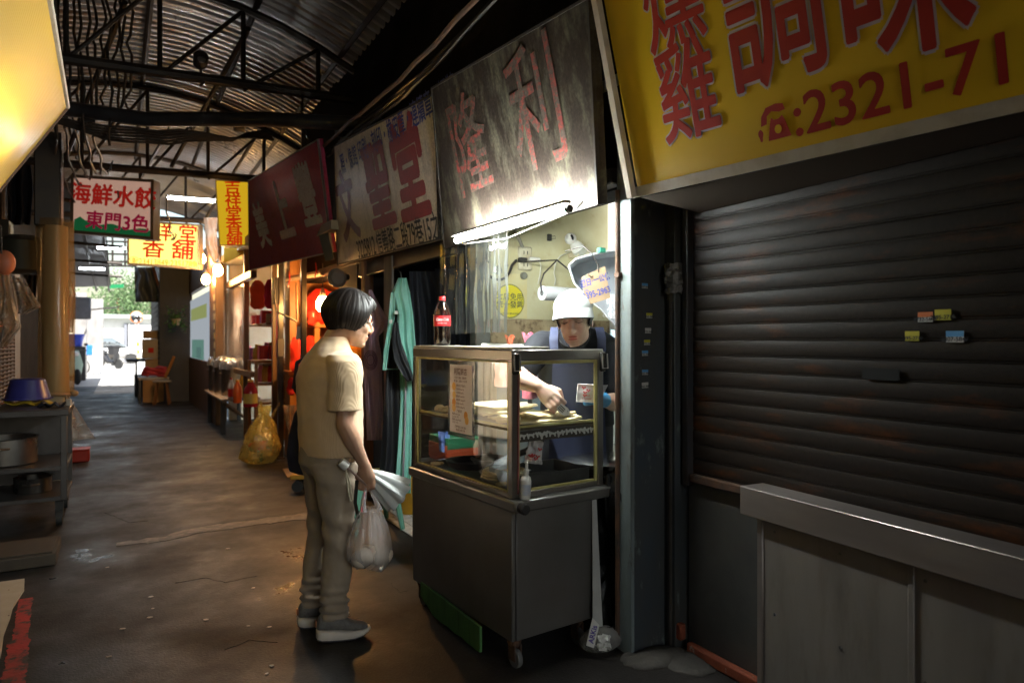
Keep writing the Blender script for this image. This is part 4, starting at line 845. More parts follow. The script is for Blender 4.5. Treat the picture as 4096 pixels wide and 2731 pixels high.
mt_('利隆餅店', .5, .89, .034, bold=.012, sx=.85); mt_('每日手工現做，限量發售!', .5, .805, .012); mt_('買十送一，跟好友一起分享', .5, .757, .012)
for k, s in enumerate(('餡餅系列(每個30元)', '豬肉餡餅 Pork Pie', '牛肉餡餅 Beef Pie', '蘿蔔絲餅 Radish Pie', '高麗菜餅 Cabbage Pie', '韭菜盒 Chives Pie', '紅豆餅 Red Bean Pie')): mt_(s, .3, .69 - .052 * k, .0125 if k else .0135, al='LEFT', sx=.72)
mt_('烤餅系列', .45, .315, .0145)
for k, s in enumerate(('蔥燒餅 Scallion Clay', 'Oven Roll - 20 元', '蔥油餅 Scallion Pancake', '1片35元／70元')): mt_(s, .12, .27 - .041 * k, .0115, al='LEFT', sx=.72)
mt_('訂購專線:02-2395-2963', .5, .085, .0135, sx=.75); mt_('歡迎預定,避免久候!', .5, .04, .012)
def pie(x, q, r, col_):
    c = mp(x, q, .0052); a = mex.normalized(); b = B(); b.prism([(r * math.cos(w), r * 1.15 * math.sin(w)) for w in [k * math.pi / 8 for k in range(16)]], .0005, Matrix.Translation(c) @ Matrix(((a.x, 0, -1, 0), (a.y, 0, 0, 0), (0, 1, 0, 0), (0, 0, 0, 1)))); build(b, 'pie_picture', mat('pie_%d' % col_, ((.78, .42, .1), (.8, .5, .16), (.72, .3, .05))[col_], .6), t, smooth=0)
for x, q, r, c_ in ((.2, .675, .017, 0), (.21, .55, .016, 1), (.2, .44, .0165, 2), (.2, .36, .0165, 1), (.74, .27, .0165, 2), (.78, .2, .0165, 0)): pie(x, q, r, c_)
# ---------------------------------------------------------------- food in the case
dough = mat('fried_pancake', (.7, .55, .28), .5, 0, c2=(.78, .68, .42), vs=14, bump=.3, bs=50, c3=(.5, .24, .06), vs3=20, lo3=.52, hi3=.68)
pale = mat('pale_dough', (.82, .7, .36), .55, 0, c2=(.86, .78, .52), vs=9, bump=.2, bs=40, c3=(.6, .36, .1), vs3=9, lo3=.6, hi3=.75)
def pancake(label, x0, x1, y0, y1, z, amp, seed, m=pale, th=.009, roll=0.):
    b = B()
    def pf(i, j):
        ii, jj = i * 2 - 1, j * 2 - 1; q = 1 - .16 * wob(ii * 2, jj * 2, seed) - .1 * (abs(ii * jj)) ; cx_, cy_ = (x0 + x1) / 2, (y0 + y1) / 2
        x = cx_ + (x1 - x0) / 2 * ii * q; y = cy_ + (y1 - y0) / 2 * jj * q
        zz = z + th + amp * (.5 + .5 * math.sin(jj * 3.1 + seed * 2) * math.cos(ii * 1.6)) + .006 * wob(ii * 4, jj * 5, seed + 2) + roll * max(0, ii + .55) ** 2
        return L(x, y, zz)
    b.grid(pf, 18, 24, th); return build(b, 'pancake', m, label=label, cat='pancake', smooth=70)
pancake('folded golden pancake with a bulging yellow edge at the shelf front', .05, .45, .03, .34, .986, .022, 1.3)
pancake('browned flat pancake lying on the front one under the tongs', .12, .40, .05, .22, 1.012, .012, 4.1, dough)
pancake('big pale pancake spread along the rear half of the shelf', .08, .45, .36, .80, .986, .02, 2.2)
pancake('second pale pancake lying on the big rear pancake', .16, .45, .38, .70, 1.016, .014, 3.4)
for (x, y, r, lab, mt) in ((.05, .42, .024, 'round raw bun beside the menu sheet on the shelf', pale), (.1, .79, .028, 'small brown bun at the far end of the shelf', dough), (.15, .74, .03, 'larger brown bun against the far glass of the shelf', dough), (.09, .72, .022, 'tiny golden bun lying before the brown buns', dough)):
    p = L(x, y, .985); b = B(); b.lathe([(r * .7, 0), (r, r * .35), (r * .92, r * .8), (r * .5, r * 1.2), (.001, r * 1.28)], 16, c=p, capt=False); build(b, 'bun', mt, label=lab, cat='bun')
# lower deck
t = thing('frying_pan', 'black frying pan with long handle on the lower deck', 'pan', L(.16, .58, .72)); c = L(.17, .6, .722)
b = B(); b.lathe([(.1, 0), (.105, .003), (.125, .035), (.128, .037), (.121, .035), (.102, .007), (.001, .006)], 28, c=c, capt=False); build(b, 'bowl', mat('nonstick_black', (.018, .018, .02), .35), t)
b = B(); b.tube([c + Vector((.1, -.07, .035)), c + Vector((.17, -.13, .06)), c + Vector((.25, -.2, .10))], [.012, .013, .015], 8); build(b, 'handle', black, t)
t = thing('frying_pan', 'second black pan stacked behind with only its handle raised', 'pan', L(.3, .5, .72)); c = L(.3, .62, .722)
b = B(); b.lathe([(.08, 0), (.105, .03), (.1, .03), (.001, .006)], 24, c=c, capt=False); build(b, 'bowl', mat('nonstick_black', (.018, .018, .02), .35), t)
b = B(); b.tube([c + Vector((.06, -.08, .03)), c + Vector((.13, -.17, .09)), c + Vector((.17, -.22, .14))], [.013, .015, .017], 8); build(b, 'handle', black, t)
for k in range(3):
    p = L(.17, .30, .7235 + .012 * k); b = B(); b.lathe([(.1, 0), (.112 - .004 * k, .004), (.108 - .004 * k, .0095), (.08, .0115), (.001, .0118)], 28, c=p, capt=False); build(b, 'pancake', dough, label=('browned round pancake at the bottom of the deck stack', 'browned round pancake in the middle of the deck stack', 'browned round pancake on top of the deck stack')[k], cat='pancake')
for (x, y, r, lab) in ((.07, .76, .035, 'flat biscuit near the far post on the lower deck'), (.06, .16, .03, 'flat biscuit near the latch post on the lower deck')):
    b = B(); b.lathe([(r * .9, 0), (r, .005), (r * .9, .01), (.001, .012)], 18, c=L(x, y, .7225), capt=False); build(b, 'biscuit', dough, label=lab, cat='biscuit')
t = thing('baking_tray', 'deep dark steel baking tray on the lower deck', 'tray', L(.3, .15, .722)); traym = mat('dark_tray', (.17, .17, .17), .3, .8, c2=(.1, .1, .1), vs=5)
b = B(); b.box(.09, .45, .05, .3, .7225, .727, .001, CM); build(b, 'tray_floor', traym, t)
for (x0, x1, y0, y1) in ((.085, .455, .045, .05), (.085, .455, .3, .305), (.085, .09, .05, .3), (.45, .455, .05, .3)): b = B(); b.box(x0, x1, y0, y1, .723, .778, .0015, CM); build(b, 'tray_side', traym, t)
paper = mat('bag_paper', (.78, .75, .74), .6, 0, c2=(.7, .66, .66), vs=9); redprint = mat('red_print', (.65, .05, .05), .6)
def paperbag(label, P, seed, prints=5, bend=.012):
    t = thing('paper_bag', label, 'paper bag', P[0]); P = [Vector(p) for p in P]; n = (P[1] - P[0]).cross(P[3] - P[0]).normalized()
    b = B(); b.grid(lambda i, j: P[0].lerp(P[1], i).lerp(P[3].lerp(P[2], i), j) + n * (bend * wob(i * 3, j * 3, seed) + .4 * bend * wob(i * 8, j * 8, seed)), 12, 12, .006); build(b, 'sheet', paper, t, smooth=25)
    e = (P[1] - P[0]).normalized(); f = n.cross(e)
    for k in range(prints):
        i, j = .2 + .62 * rnd.random(), .2 + .62 * rnd.random(); c = P[0].lerp(P[1], i).lerp(P[3].lerp(P[2], i), j) + n * (bend * .6 + .004)
        b = B()
        for dx, dy in ((0, 0), (.006, .005), (-.005, .006)): b.lathe([(.0042, 0), (.004, .0006)], 8, Matrix.Translation(c + e * dx + f * dy) @ n.to_track_quat('Z', 'Y').to_matrix().to_4x4())
        build(b, 'cherry_print', redprint, t, smooth=0, kind='stuff')
    text('Food\nChoice', redprint, t, P[0].lerp(P[2], .3) + n * (bend + .004), e, f, .014, .0, shear=.3)
paperbag('crumpled printed paper bag standing in the baking tray', [onD(u, v, 2.98) for u, v in ((2098, 1850), (2165, 1858), (2172, 1765), (2120, 1748))], 2, 6, .02)
paperbag('white paper bag lying flat behind the deck stack', [L(.28, .45, .735), L(.28, .3, .735), L(.40, .3, .75), L(.40, .45, .75)], 5, 2)
# spray bottle on the worktop corner
p = L(.045, -.026, .7005); t = thing('spray_bottle', 'small white bottle with a nozzle at the cart corner', 'bottle', p)
b = B(); b.lathe([(.02, 0), (.023, .006), (.023, .075), (.019, .09), (.009, .098), (.009, .105)], 18, Matrix.Translation(p) @ Matrix.Rotation(R(4), 4, 'Y')); build(b, 'bottle_body', whiteplastic, t)
b = B(); b.lathe([(.0115, .104), (.0115, .12), (.007, .124), (.0055, .15), (.003, .152)], 14, Matrix.Translation(p) @ Matrix.Rotation(R(4), 4, 'Y')); build(b, 'nozzle', whiteplastic, t)
b = B(); b.lathe([(.0234, .018), (.0234, .062)], 18, Matrix.Translation(p) @ Matrix.Rotation(R(4), 4, 'Y'), capb=False, capt=False); build(b, 'bottle_label', mat('blue_beige_label', (.45, .5, .6), .5, c2=(.65, .6, .5), vs=22), t)
# cola bottle on the case top
p = L(.10, CL - .13, Z1 + .0125); t = thing('cola_bottle', 'half full cola bottle with red cap and label on the case', 'bottle', p)
petp = [(.03, 0), (.04, .008), (.043, .03), (.042, .06), (.041, .085), (.043, .1), (.043, .15), (.041, .168), (.032, .195), (.02, .216), (.0145, .226), (.014, .236)]
b = B(); b.lathe(petp, 24, c=p); build(b, 'shell', film('pet_shell', (.95, .96, .95), .06, .04), t)
b = B(); b.lathe([(r - .0015, z + .0015) for r, z in petp[:5]] + [(.0412, .095)], 24, c=p); build(b, 'cola', mat('cola_liquid', (.02, .008, .005), .12), t)
b = B(); b.lathe([(.0436, .1), (.0436, .15)], 24, c=p, capb=False, capt=False); lb = build(b, 'label', mat('cola_red', (.7, .02, .025), .35), t)
b = B(); b.lathe([(.0165, .228), (.0165, .246), (.015, .248)], 16, c=p); build(b, 'cap', mat('cola_red', (.7, .02, .025), .35), t)
cv = (Vector((0, 0, 0)) - Vector((p.x, p.y, 0))).normalized(); px = Vector((-cv.y, cv.x, 0))
text('Coca-Cola', whiteink, lb, p + cv * .0437 + Vector((0, 0, .13)) , px, UP, .02, .012, shear=.3, sx=.75, lift=.001); text('ORIGINAL TASTE', whiteink, lb, p + cv * .0437 + Vector((0, 0, .112)), px, UP, .006, .01, lift=.001)
# ---------------------------------------------------------------- people
skin = mat('skin', (.56, .34, .23), .5, 0, c2=(.5, .28, .18), vs=9, sss=.25, bump=.06, bs=120)
skin2 = mat('skin_pale', (.68, .45, .34), .5, 0, c2=(.62, .37, .27), vs=8, sss=.25, bump=.05, bs=120)
hairm = mat('dark_hair', (.01, .0075, .007), .5, 0, spec=.25, c2=(.02, .014, .011), vs=30, stretch=(1, 1, .2))
lipm = mat('lips', (.42, .13, .1), .45); lashm = mat('lash', (.03, .02, .018), .7)
def frame(o, f, up=(0, 0, 1)):
    """matrix with x along f (forward), y left, z up"""
    f = Vector(f).normalized(); u = Vector(up); l = u.cross(f).normalized(); u = f.cross(l)
    return Matrix(((f.x, l.x, u.x, o[0]), (f.y, l.y, u.y, o[1]), (f.z, l.z, u.z, o[2]), (0, 0, 0, 1)))
def limb(b, pts, n=12):
    """tapered rounded limb through (point, radius) pairs, with ball joints"""
    P = [Vector(p) for p, r in pts]; r_ = [r for p, r in pts]; sub = []; sr = []
    for k in range(len(P) - 1):
        for q in range(5): f = q / 5; sub.append(P[k].lerp(P[k + 1], f)); sr.append(r_[k] + (r_[k + 1] - r_[k]) * f)
    sub.append(P[-1]); sr.append(r_[-1]); b.tube(sub, sr, n)
    for p, r in zip(P, r_): b.ell(p, r, r, r, 12, 8)
def head(b, M, s=1., ear=True):
    """skull, face and neck root in head space: x forward, z up, origin mid head"""
    T = lambda x, y, z: M @ Vector((x * s, y * s, z * s)); R3 = M.to_3x3().to_4x4()
    def e(x, y, z, rx, ry, rz, n=16, m=10): b.ell(T(x, y, z), rx * s, ry * s, rz * s, n, m, R3)
    e(-.008, 0, .03, .096, .076, .092); e(.03, 0, -.035, .062, .062, .078); e(.04, 0, -.07, .047, .045, .045); e(.068, 0, -.098, .021, .025, .018)
    e(.06, .03, -.025, .03, .028, .03); e(.06, -.03, -.025, .03, .028, .03); e(.075, 0, .03, .02, .045, .02)
    limb(b, [(T(.088, 0, .012), .008 * s), (T(.104, 0, -.024), .012 * s), (T(.098, 0, -.034), .013 * s)], 8)
    e(.095, .011, -.034, .008, .008, .007, 10, 6); e(.095, -.011, -.034, .008, .008, .007, 10, 6)
    e(.085, 0, -.062, .012, .023, .007); e(.083, 0, -.073, .012, .019, .008)
    for sy in (-1, 1):
        e(.078, .033 * sy, .006, .013, .016, .012)
        if ear: e(-.005, .077 * sy, -.005, .018, .008, .03)
    return T
def fold_tex(o): return o
# ---- the shopper
WO = Vector((.85, 3.14, 0)); WF = frame(WO, (1, 0, 0))
def Wp(x, y, z): return WF @ Vector((x, y, z))
wm = thing('person', 'woman in a beige ribbed blouse and taupe trousers holding a bag', 'person', WO)
HM = frame(Wp(.084, -.02, 1.438), (.985, -.2, -.2), (.2, 0, .98))
b = B(); T = head(b, HM, 1.0, ear=False)
limb(b, [(T(-.02, 0, -.05), .05), (Wp(.02, -.005, 1.36), .052), (Wp(0, 0, 1.29), .07)])
b.loft([(Wp(-.005, 0, z), (ax, 0, 0), (0, ay, 0)) for z, ax, ay in ((.78, .11, .165), (.88, .115, .165), (1.0, .105, .15), (1.12, .115, .16), (1.22, .1, .165), (1.29, .07, .11), (1.33, .05, .06))], 18)
SR, ER, WR_ = Wp(.015, -.185, 1.245), Wp(.0, -.222, .985), Wp(.092, -.2, .80)
limb(b, [(SR, .042), (SR.lerp(ER, .5), .041), (ER, .037)]); limb(b, [(ER, .037), (ER.lerp(WR_, .3), .041), (ER.lerp(WR_, .75), .029), (WR_, .025)])
SL, EL, WLh = Wp(.01, .185, 1.245), Wp(-.01, .2, 1.0), Wp(.05, .19, .8); limb(b, [(SL, .042), (EL, .038)]); limb(b, [(EL, .038), (WLh, .024)]); b.ell(Wp(.06, .185, .74), .03, .018, .05)
# right fist: palm, four curled fingers, thumb
w = Vector((.8, -.6, 0)).normalized(); nb_ = Vector((-.6, -.8, 0)).normalized(); hz = WR_ + Vector((.012, -.004, -.045))
b.loft([(WR_ + Vector((0, 0, .01)), w * .026, nb_ * .019), (WR_ + Vector((.005, 0, -.02)), w * .034, nb_ * .02), (hz + Vector((0, 0, -.012)), w * .041, nb_ * .019), (hz + Vector((.002, 0, -.035)), w * .041, nb_ * .015)], 14)
for k, off in enumerate((-.031, -.0105, .0105, .03)):
    kn = hz + w * off + Vector((0, 0, -.04 + .004 * abs(k - 1))); ln = (.95, 1.05, 1.0, .82)[k]
    limb(b, [(kn, .0115), (kn + nb_ * .004 + Vector((0, 0, -.026 * ln)), .0102), (kn - nb_ * .02 + Vector((0, 0, -.036 * ln)), .0095), (kn - nb_ * .03 + Vector((0, 0, -.016)), .0085)], 10)
limb(b, [(hz - w * .03 - nb_ * .012 + Vector((0, 0, .012)), .014), (hz - w * .05 - nb_ * .016 + Vector((0, 0, -.018)), .0115), (hz - w * .04 - nb_ * .022 + Vector((0, 0, -.045)), .0095)], 10)
# legs inside the trousers, down to the ankles
AR, AL_ = Wp(-.01, -.075, .09), Wp(-.05, .115, .09)
for hip, kn, an in ((Wp(0, -.085, .82), Wp(.012, -.085, .45), AR), (Wp(0, .085, .82), Wp(-.01, .1, .45), AL_)): limb(b, [(hip, .085), (kn, .055), (kn.lerp(an, .35), .05), (an, .032)])
for an in (AR, AL_): limb(b, [(an, .03), (an + Vector((.12, -.01, -.045)), .022)])
body = build(b, 'body', skin, wm); voxel(body, .0042, 4)
# blouse
blm = mat('beige_rib_knit', (.64, .46, .28), .8, 0, c2=(.6, .425, .255), vs=5, sheen=.3, wave=('Y', 70, .35), bump=.13)
sleevem = mat('beige_rib_sleeve', (.58, .42, .22), .8, 0, c2=(.54, .385, .195), vs=5, sheen=.3, wave=('X', 75, .35), bump=.45)
b = B(); rings = ((.832, .0, .137, .2), (.9, .0, .14, .202), (1.0, -.003, .142, .203), (1.1, -.008, .145, .203), (1.18, -.014, .14, .203), (1.235, -.014, .122, .2), (1.275, -.01, .103, .172), (1.31, .0, .082, .125), (1.34, .014, .067, .082), (1.362, .022, .06, .064))
def bf(i, a): return .018 * math.sin(5 * a + 1.3 * i) * (1 if i < 5 else .3) + .008 * math.sin(11 * a + i)
b.loft([(Wp(x, 0, z), (ax, 0, 0), (0, ay, 0)) for z, x, ax, ay in rings], 44, fold=bf)
BLB = b
for S, E, sy in ((SR, ER, -1), (SL, EL, 1)):
    d_ = (E - S).normalized(); s1 = Vector((1, 0, 0)); s2 = Vector((0, 1, 0)); b2 = BLB
    b2.loft([(S + Vector((-.006, -.03 * sy, .052)), s1 * .03, s2 * .02), (S + Vector((-.008, -.018 * sy, .04)), s1 * .062, s2 * .048), (S + Vector((-.008, -.004 * sy, .012)), s1 * .077, s2 * .062), (S + d_ * .05, s1 * .078, s2 * .062), (S + d_ * .11, s1 * .075, s2 * .058), (S + d_ * .17, s1 * .073, s2 * .056), (S + d_ * .205, s1 * .074, s2 * .056)], 28, fold=lambda i, a: .025 * math.sin(3 * a + 1.1 * i))
bl_o = build(BLB, 'blouse', blm, wm); voxel(bl_o, .006, 5, .5, disp=[(.014, .12)])
# trousers
trm = mat('taupe_trousers', (.34, .27, .195), .75, 0, c2=(.3, .235, .17), vs=4, bump=.25, bs=14, sheen=.15, stretch=(1, 1, .5))
def leg(b, pts, amp):
    rings = []
    P = [(Vector(p), rx, ry) for p, rx, ry in pts]
    for k in range(len(P) - 1):
        n_ = 9
        for q in range(n_):
            f = q / n_; rings.append((P[k][0].lerp(P[k + 1][0], f), P[k][1] + (P[k + 1][1] - P[k][1]) * f, P[k][2] + (P[k + 1][2] - P[k][2]) * f))
    rings.append(P[-1])
    def ff(i, a):
        z = rings[i][0].z; lo_ = max(0, 1 - abs(z - .16) / .12); kn_ = max(0, 1 - abs(z - .5) / .2); hp_ = max(0, 1 - abs(z - .72) / .12)
        return amp * (lo_ * (.09 * math.sin(z * 150 + 2.2 * math.sin(a + .5)) + .05 * math.sin(z * 90 + 3 * a)) + kn_ * .035 * math.sin(z * 55 + 2 * a) + hp_ * .04 * math.sin(z * 48 + 2.5 * a) + .03 * math.sin(2 * a + z * 9))
    b.loft([(c, (rx, 0, 0), (0, ry, 0)) for c, rx, ry in rings], 32, fold=ff)
b = B(); b.loft([(Wp(0, 0, .93), (.115, 0, 0), (0, .165, 0)), (Wp(-.008, 0, .86), (.128, 0, 0), (0, .172, 0)), (Wp(-.012, 0, .79), (.128, 0, 0), (0, .17, 0)), (Wp(-.005, 0, .74), (.1, 0, 0), (0, .15, 0))], 30)
leg(b, [(Wp(-.005, -.085, .80), .108, .09), (Wp(.008, -.085, .62), .087, .075), (Wp(.012, -.084, .44), .068, .064), (Wp(.0, -.078, .25), .064, .06), (AR + Vector((.005, 0, .08)), .058, .054), (AR + Vector((.012, 0, .012)), .06, .052)], 1.7)
leg(b, [(Wp(-.01, .085, .80), .108, .09), (Wp(-.012, .09, .62), .086, .075), (Wp(-.014, .1, .44), .068, .064), (Wp(-.035, .108, .25), .064, .06), (AL_ + Vector((.0, 0, .08)), .058, .054), (AL_ + Vector((.008, 0, .012)), .058, .052)], 1.8)
tr_o = build(b, 'trousers', trm, wm); voxel(tr_o, .006, 2, .4, disp=[(.014, .09)])
# shoes
upm = mat('grey_knit_shoe', (.13, .12, .11), .85, 0, c2=(.2, .19, .17), vs=60, bump=.4, bs=160); solem = mat('white_foam_sole', (.66, .6, .53), .6, 0, c2=(.55, .48, .4), vs=9); darksole = mat('dark_outsole', (.05, .05, .06), .7); tanm = mat('tan_leather', (.3, .12, .05), .6)
def shoe(an, f, mat_dirt=0):
    F_ = frame((an.x, an.y, 0), f); n_ = 28
    def outline(x, w): return x, w
    xs = [-.075, -.07, -.05, -.01, .04, .09, .13, .155, .165]; ws = [.012, .026, .034, .034, .036, .044, .042, .027, .01]
    zb = [.022, .013, .006, .002, .0, .004, .014, .026, .034]; zs = [.055, .057, .057, .052, .045, .042, .042, .043, .043]
    def shell(z0, z1, grow, nm, m, par=None):
        bb = B(); rg = []
        for x, w_, a0, a1 in zip(xs, ws, z0, z1): rg.append((F_ @ Vector((x * (1 + grow * .2), 0, (a0 + a1) / 2)), F_.to_3x3() @ Vector((0, w_ + grow, 0)), Vector((0, 0, max(.002, (a1 - a0) / 2)))))
        vs = []; fs = []; m_ = 16
        for c, ax, az in rg:
            for j in range(m_):
                a = 2 * math.pi * j / m_; sq = lambda t: math.copysign(abs(t) ** .55, t); vs.append(c + ax * sq(math.cos(a)) + az * sq(math.sin(a)))
        for i in range(len(rg) - 1):
            for j in range(m_): fs.append((i * m_ + j, (i + 1) * m_ + j, (i + 1) * m_ + (j + 1) % m_, i * m_ + (j + 1) % m_))
        fs += [tuple(range(m_)), tuple((len(rg) - 1) * m_ + j for j in range(m_))[::-1]]
        bb.add(vs, fs); return build(bb, nm, m, par or wm, smooth=50)
    so = shell(zb, zs, .002, 'shoe_sole', solem); shell([max(0.0, z - .001) for z in zb], [z + .011 for z in zb], .0, 'outsole', darksole, so)
    bb = B(); R3 = F_.to_3x3()
    bb.loft([(F_ @ Vector((x, 0, z)), R3 @ Vector((0, w_, 0)), R3 @ Vector((0, 0, h)) + R3 @ Vector((dx, 0, 0))) for x, z, w_, h, dx in ((-.072, .075, .012, .02, 0), (-.06, .085, .03, .035, 0), (-.03, .088, .034, .042, 0), (.01, .085, .036, .04, 0), (.05, .07, .038, .03, 0), (.09, .056, .041, .022, 0), (.125, .05, .038, .017, 0), (.152, .046, .022, .01, 0))], 20)
    up_ = build(bb, 'shoe_upper', upm, wm); voxel(up_, .005, 5)
    bb = B(); c = F_ @ Vector((-.07, -.006, .085)); bb.box(-.004, .004, -.012, .012, -.014, .014, .003, F_ @ Matrix.Translation((-.0755, -.006, .085))); build(bb, 'heel_tab', tanm, up_)
    return so
shoe(AR + Vector((.0, .0, 0)), (.97, -.2, 0)); shoe(AL_, (.98, -.05, 0))
# hair: bob with ridged strands
def bob(M, s=1.):
    b = B(); n, m_ = 220, 34
    def hf(i, j):
        ph_ = -math.pi + 2 * math.pi * i; a = abs(ph_); deg = math.degrees(a)
        sst = lambda e0, e1, x: (lambda t: t * t * (3 - 2 * t))(max(0, min(1, (x - e0) / (e1 - e0))))
        tmax = 68 + 60 * sst(28, 66, deg) + 8 * sst(95, 150, deg) + 2.5 * wob(ph_ * 9, 2, 7); th = R(tmax) * (.02 + .98 * j)
        rr = 1 + (.005 * math.sin(ph_ * 61 + 5 * wob(ph_ * 3, j * 2, 1)) + .006 * math.sin(ph_ * 23 + 3 * wob(ph_ * 2, j, 6))) * min(1, 3 * j) + .02 * wob(math.cos(ph_) * 3, math.sin(ph_) * 3, j * 2.5)
        flare = 1 + .05 * math.exp(-((j - .72) / .22) ** 2) - .22 * max(0, j - .62) * 2.2 * (.55 + .45 * sst(100, 160, deg))
        rx, ry, rz = .115 * rr * flare, .096 * rr * flare, .114 * rr
        x = rx * math.sin(th) * math.cos(ph_); y = ry * math.sin(th) * math.sin(ph_); z = rz * math.cos(th)
        fr = .012 * (1 - sst(20, 75, deg)) * math.exp(-((j - .85) / .3) ** 2); z -= .006 * wob(ph_ * 14, 1, 5) * j
        return M @ (Vector((x + fr - .014, y, z + .028)) * s)
    b.grid(hf, n, m_, .01); return b
hb = bob(HM)
ho = build(hb, 'hair', hairm, wm, smooth=80)
sb = B()
for k in range(170):      # loose strands lying over the bob
    a0 = rnd.uniform(-math.pi, math.pi); dg = math.degrees(abs(a0)); t1_ = (1.15 if dg < 34 else 2.15 + .12 * (dg > 100)) + rnd.uniform(-.12, .16); t0_ = rnd.uniform(.1, .9); lift_ = rnd.uniform(1.0, 1.035); pts = []
    for q in range(7):
        th_ = t0_ + (t1_ - t0_) * q / 6; a_ = a0 + .1 * math.sin(q * .7 + k); fl = 1 + .05 * math.exp(-((th_ / t1_ - .72) / .22) ** 2) - .22 * max(0, th_ / t1_ - .62) * 2.2 * .6
        pts.append(HM @ Vector((.115 * lift_ * fl * math.sin(th_) * math.cos(a_) - .014, .096 * lift_ * fl * math.sin(th_) * math.sin(a_), .114 * lift_ * math.cos(th_) + .028)))
    sb.tube(pts, [.0007, .0014, .0016, .0016, .0014, .001, .0004], 3, False)
build(sb, 'loose_strands', hairm, ho, kind='stuff')
b = B(); rl = [HM @ Vector((.098 + .003 * math.cos(a), -.034 + .021 * math.cos(a), .0 + .017 * math.sin(a))) for a in [k * math.pi / 8 for k in range(17)]]; b.tube(rl, .0012, 5); gl_ = build(b, 'glasses', mat('wire_frame', (.4, .36, .3), .3, .9), wm)
b = B(); b.tube([HM @ Vector((.101, .034 + .021 * math.cos(a), .0 + .017 * math.sin(a))) for a in [k * math.pi / 8 for k in range(17)]], .0012, 5); build(b, 'lens_rim', mat('wire_frame', (.4, .36, .3), .3, .9), gl_)
b = B(); b.tube([HM @ Vector((.098, -.056, .004)), HM @ Vector((.06, -.07, .006)), HM @ Vector((.0, -.08, .0))], .0013, 5); build(b, 'temple', mat('wire_frame', (.4, .36, .3), .3, .9), gl_)
for sy in (-1, 1):
    b = B(); b.tube([HM @ Vector((.089, .022 * sy, .004)), HM @ Vector((.0895, .034 * sy, .006)), HM @ Vector((.083, .045 * sy, .003))], [.001, .0022, .001], 5); build(b, 'eyelash', lashm, wm)
b = B(); b.ell(HM @ Vector((.0945, 0, -.0625)), .0045, .019, .005, 10, 6, HM.to_3x3().to_4x4()); build(b, 'lips', lipm, wm)
# things she carries
t = thing('shopping_bag', 'white translucent carrier bag of buns held in the woman\'s hand', 'bag', Wp(.11, -.2, .34)); gp = hz + Vector((.0, -.004, -.075)); bc = Vector((gp.x + .01, gp.y - .01, 0))
bagm = film('carrier_bag_film', (.98, .97, .98), .05, .2, bump=1., bs=22, haze=.26, hazec=(.95, .94, .96), stretch=(1, 1, .3))
b = B()
def bgf(i, j):
    a = i * 6.2832; z = .345 + .265 * j
    r = .103 * (1 - ((j - .25) / .95) ** 2) if j > .25 else .103 * (1 - ((.25 - j) / .3) ** 2 * .62)
    r = max(r, .02) * (1 + .05 * math.sin(9 * a) * j + .08 * math.sin(17 * a + 3) * j ** 1.5 + .03 * wob(math.cos(a) * 2, math.sin(a) * 2, j * 3))
    sx_ = 1 - .25 * j
    return (bc.x + r * math.cos(a) * (.85 + .1 * sx_), bc.y + r * math.sin(a) * .9, z + .012 * math.sin(2 * a) * (1 - j))
b.grid(bgf, 64, 26); build(b, 'film', bagm, t, smooth=80)
for q, (dx, dy) in enumerate(((-.035, -.03), (.03, -.035), (-.02, .035), (.04, .025))):
    tp = bc + Vector((dx * 1.1, dy * 1.1, .60)); b = B(); b.tube([tp, tp.lerp(gp, .5) + Vector((dx * .3, dy * .3, 0)), gp + Vector((dx * .25, dy * .2, .01)), gp + Vector((0, .012, .02))], [.012, .008, .006, .005], 7); build(b, 'handle', bagm, t)
b = B(); b.tube([bc + Vector((-.045, -.02, .6)), gp + Vector((-.012, -.004, 0))], [.005, .004], 6); build(b, 'pink_tie', mat('pink_tie', (.75, .15, .2), .4), t)
bunm = mat('pale_bun', (.85, .76, .64), .6, 0, c2=(.78, .66, .52), vs=8)
for (dx, dy, r, lab) in ((-.04, -.02, .05, 'round pale bun in the rear of the carrier bag'), (.04, -.025, .055, 'large round pale bun in the front of the carrier bag'), (.0, .045, .045, 'pale bun pressed against the far side of the carrier bag')):
    b = B(); b.ell((bc.x + dx, bc.y + dy, .358 + r * .82), r, r * .95, r * .85, 18, 12); build(b, 'bun', bunm, label=lab, cat='bun')
t = thing('folded_umbrella', 'folded white umbrella held with its wrist strap hanging', 'umbrella', hz)
u0 = onD(1375, 1856, 2.97); u1 = hz + Vector((0, -.005, -.05)); u2 = onD(1500, 1915, 3.05); u3 = onD(1560, 1955, 3.08); ud = (u3 - u2).normalized()
b = B(); b.tube([u0 - (u1 - u0).normalized() * .02, u0, u0 + (u1 - u0).normalized() * .018], [.019, .021, .02], 16); build(b, 'grip_cap', whiteplastic, t)
b = B(); b.tube([u0, u1, u2], .0055, 7); build(b, 'shaft', mat('pinkish_metal', (.4, .28, .25), .3, .7), t)
b = B(); sd = ud.cross(Vector((0, 0, 1))).normalized(); su = sd.cross(ud)
def uf(i, j):
    a = i * 6.2832; r = (.012 + .062 * j ** .7) * (1 + .16 * math.sin(8 * a + 2.5 * j)); return u2 - ud * .05 + ud * (.19 * j) + (sd * math.cos(a) + su * math.sin(a)) * r
b.grid(uf, 72, 10, .002); b.lathe([(.068, 0), (.001, .004)], 20, Matrix.Translation(u2 + ud * .128) @ ud.to_track_quat('Z', 'Y').to_matrix().to_4x4(), capt=False); build(b, 'canopy', mat('white_umbrella_cloth', (.62, .65, .64), .55, c2=(.52, .55, .55), vs=9), t, smooth=60)
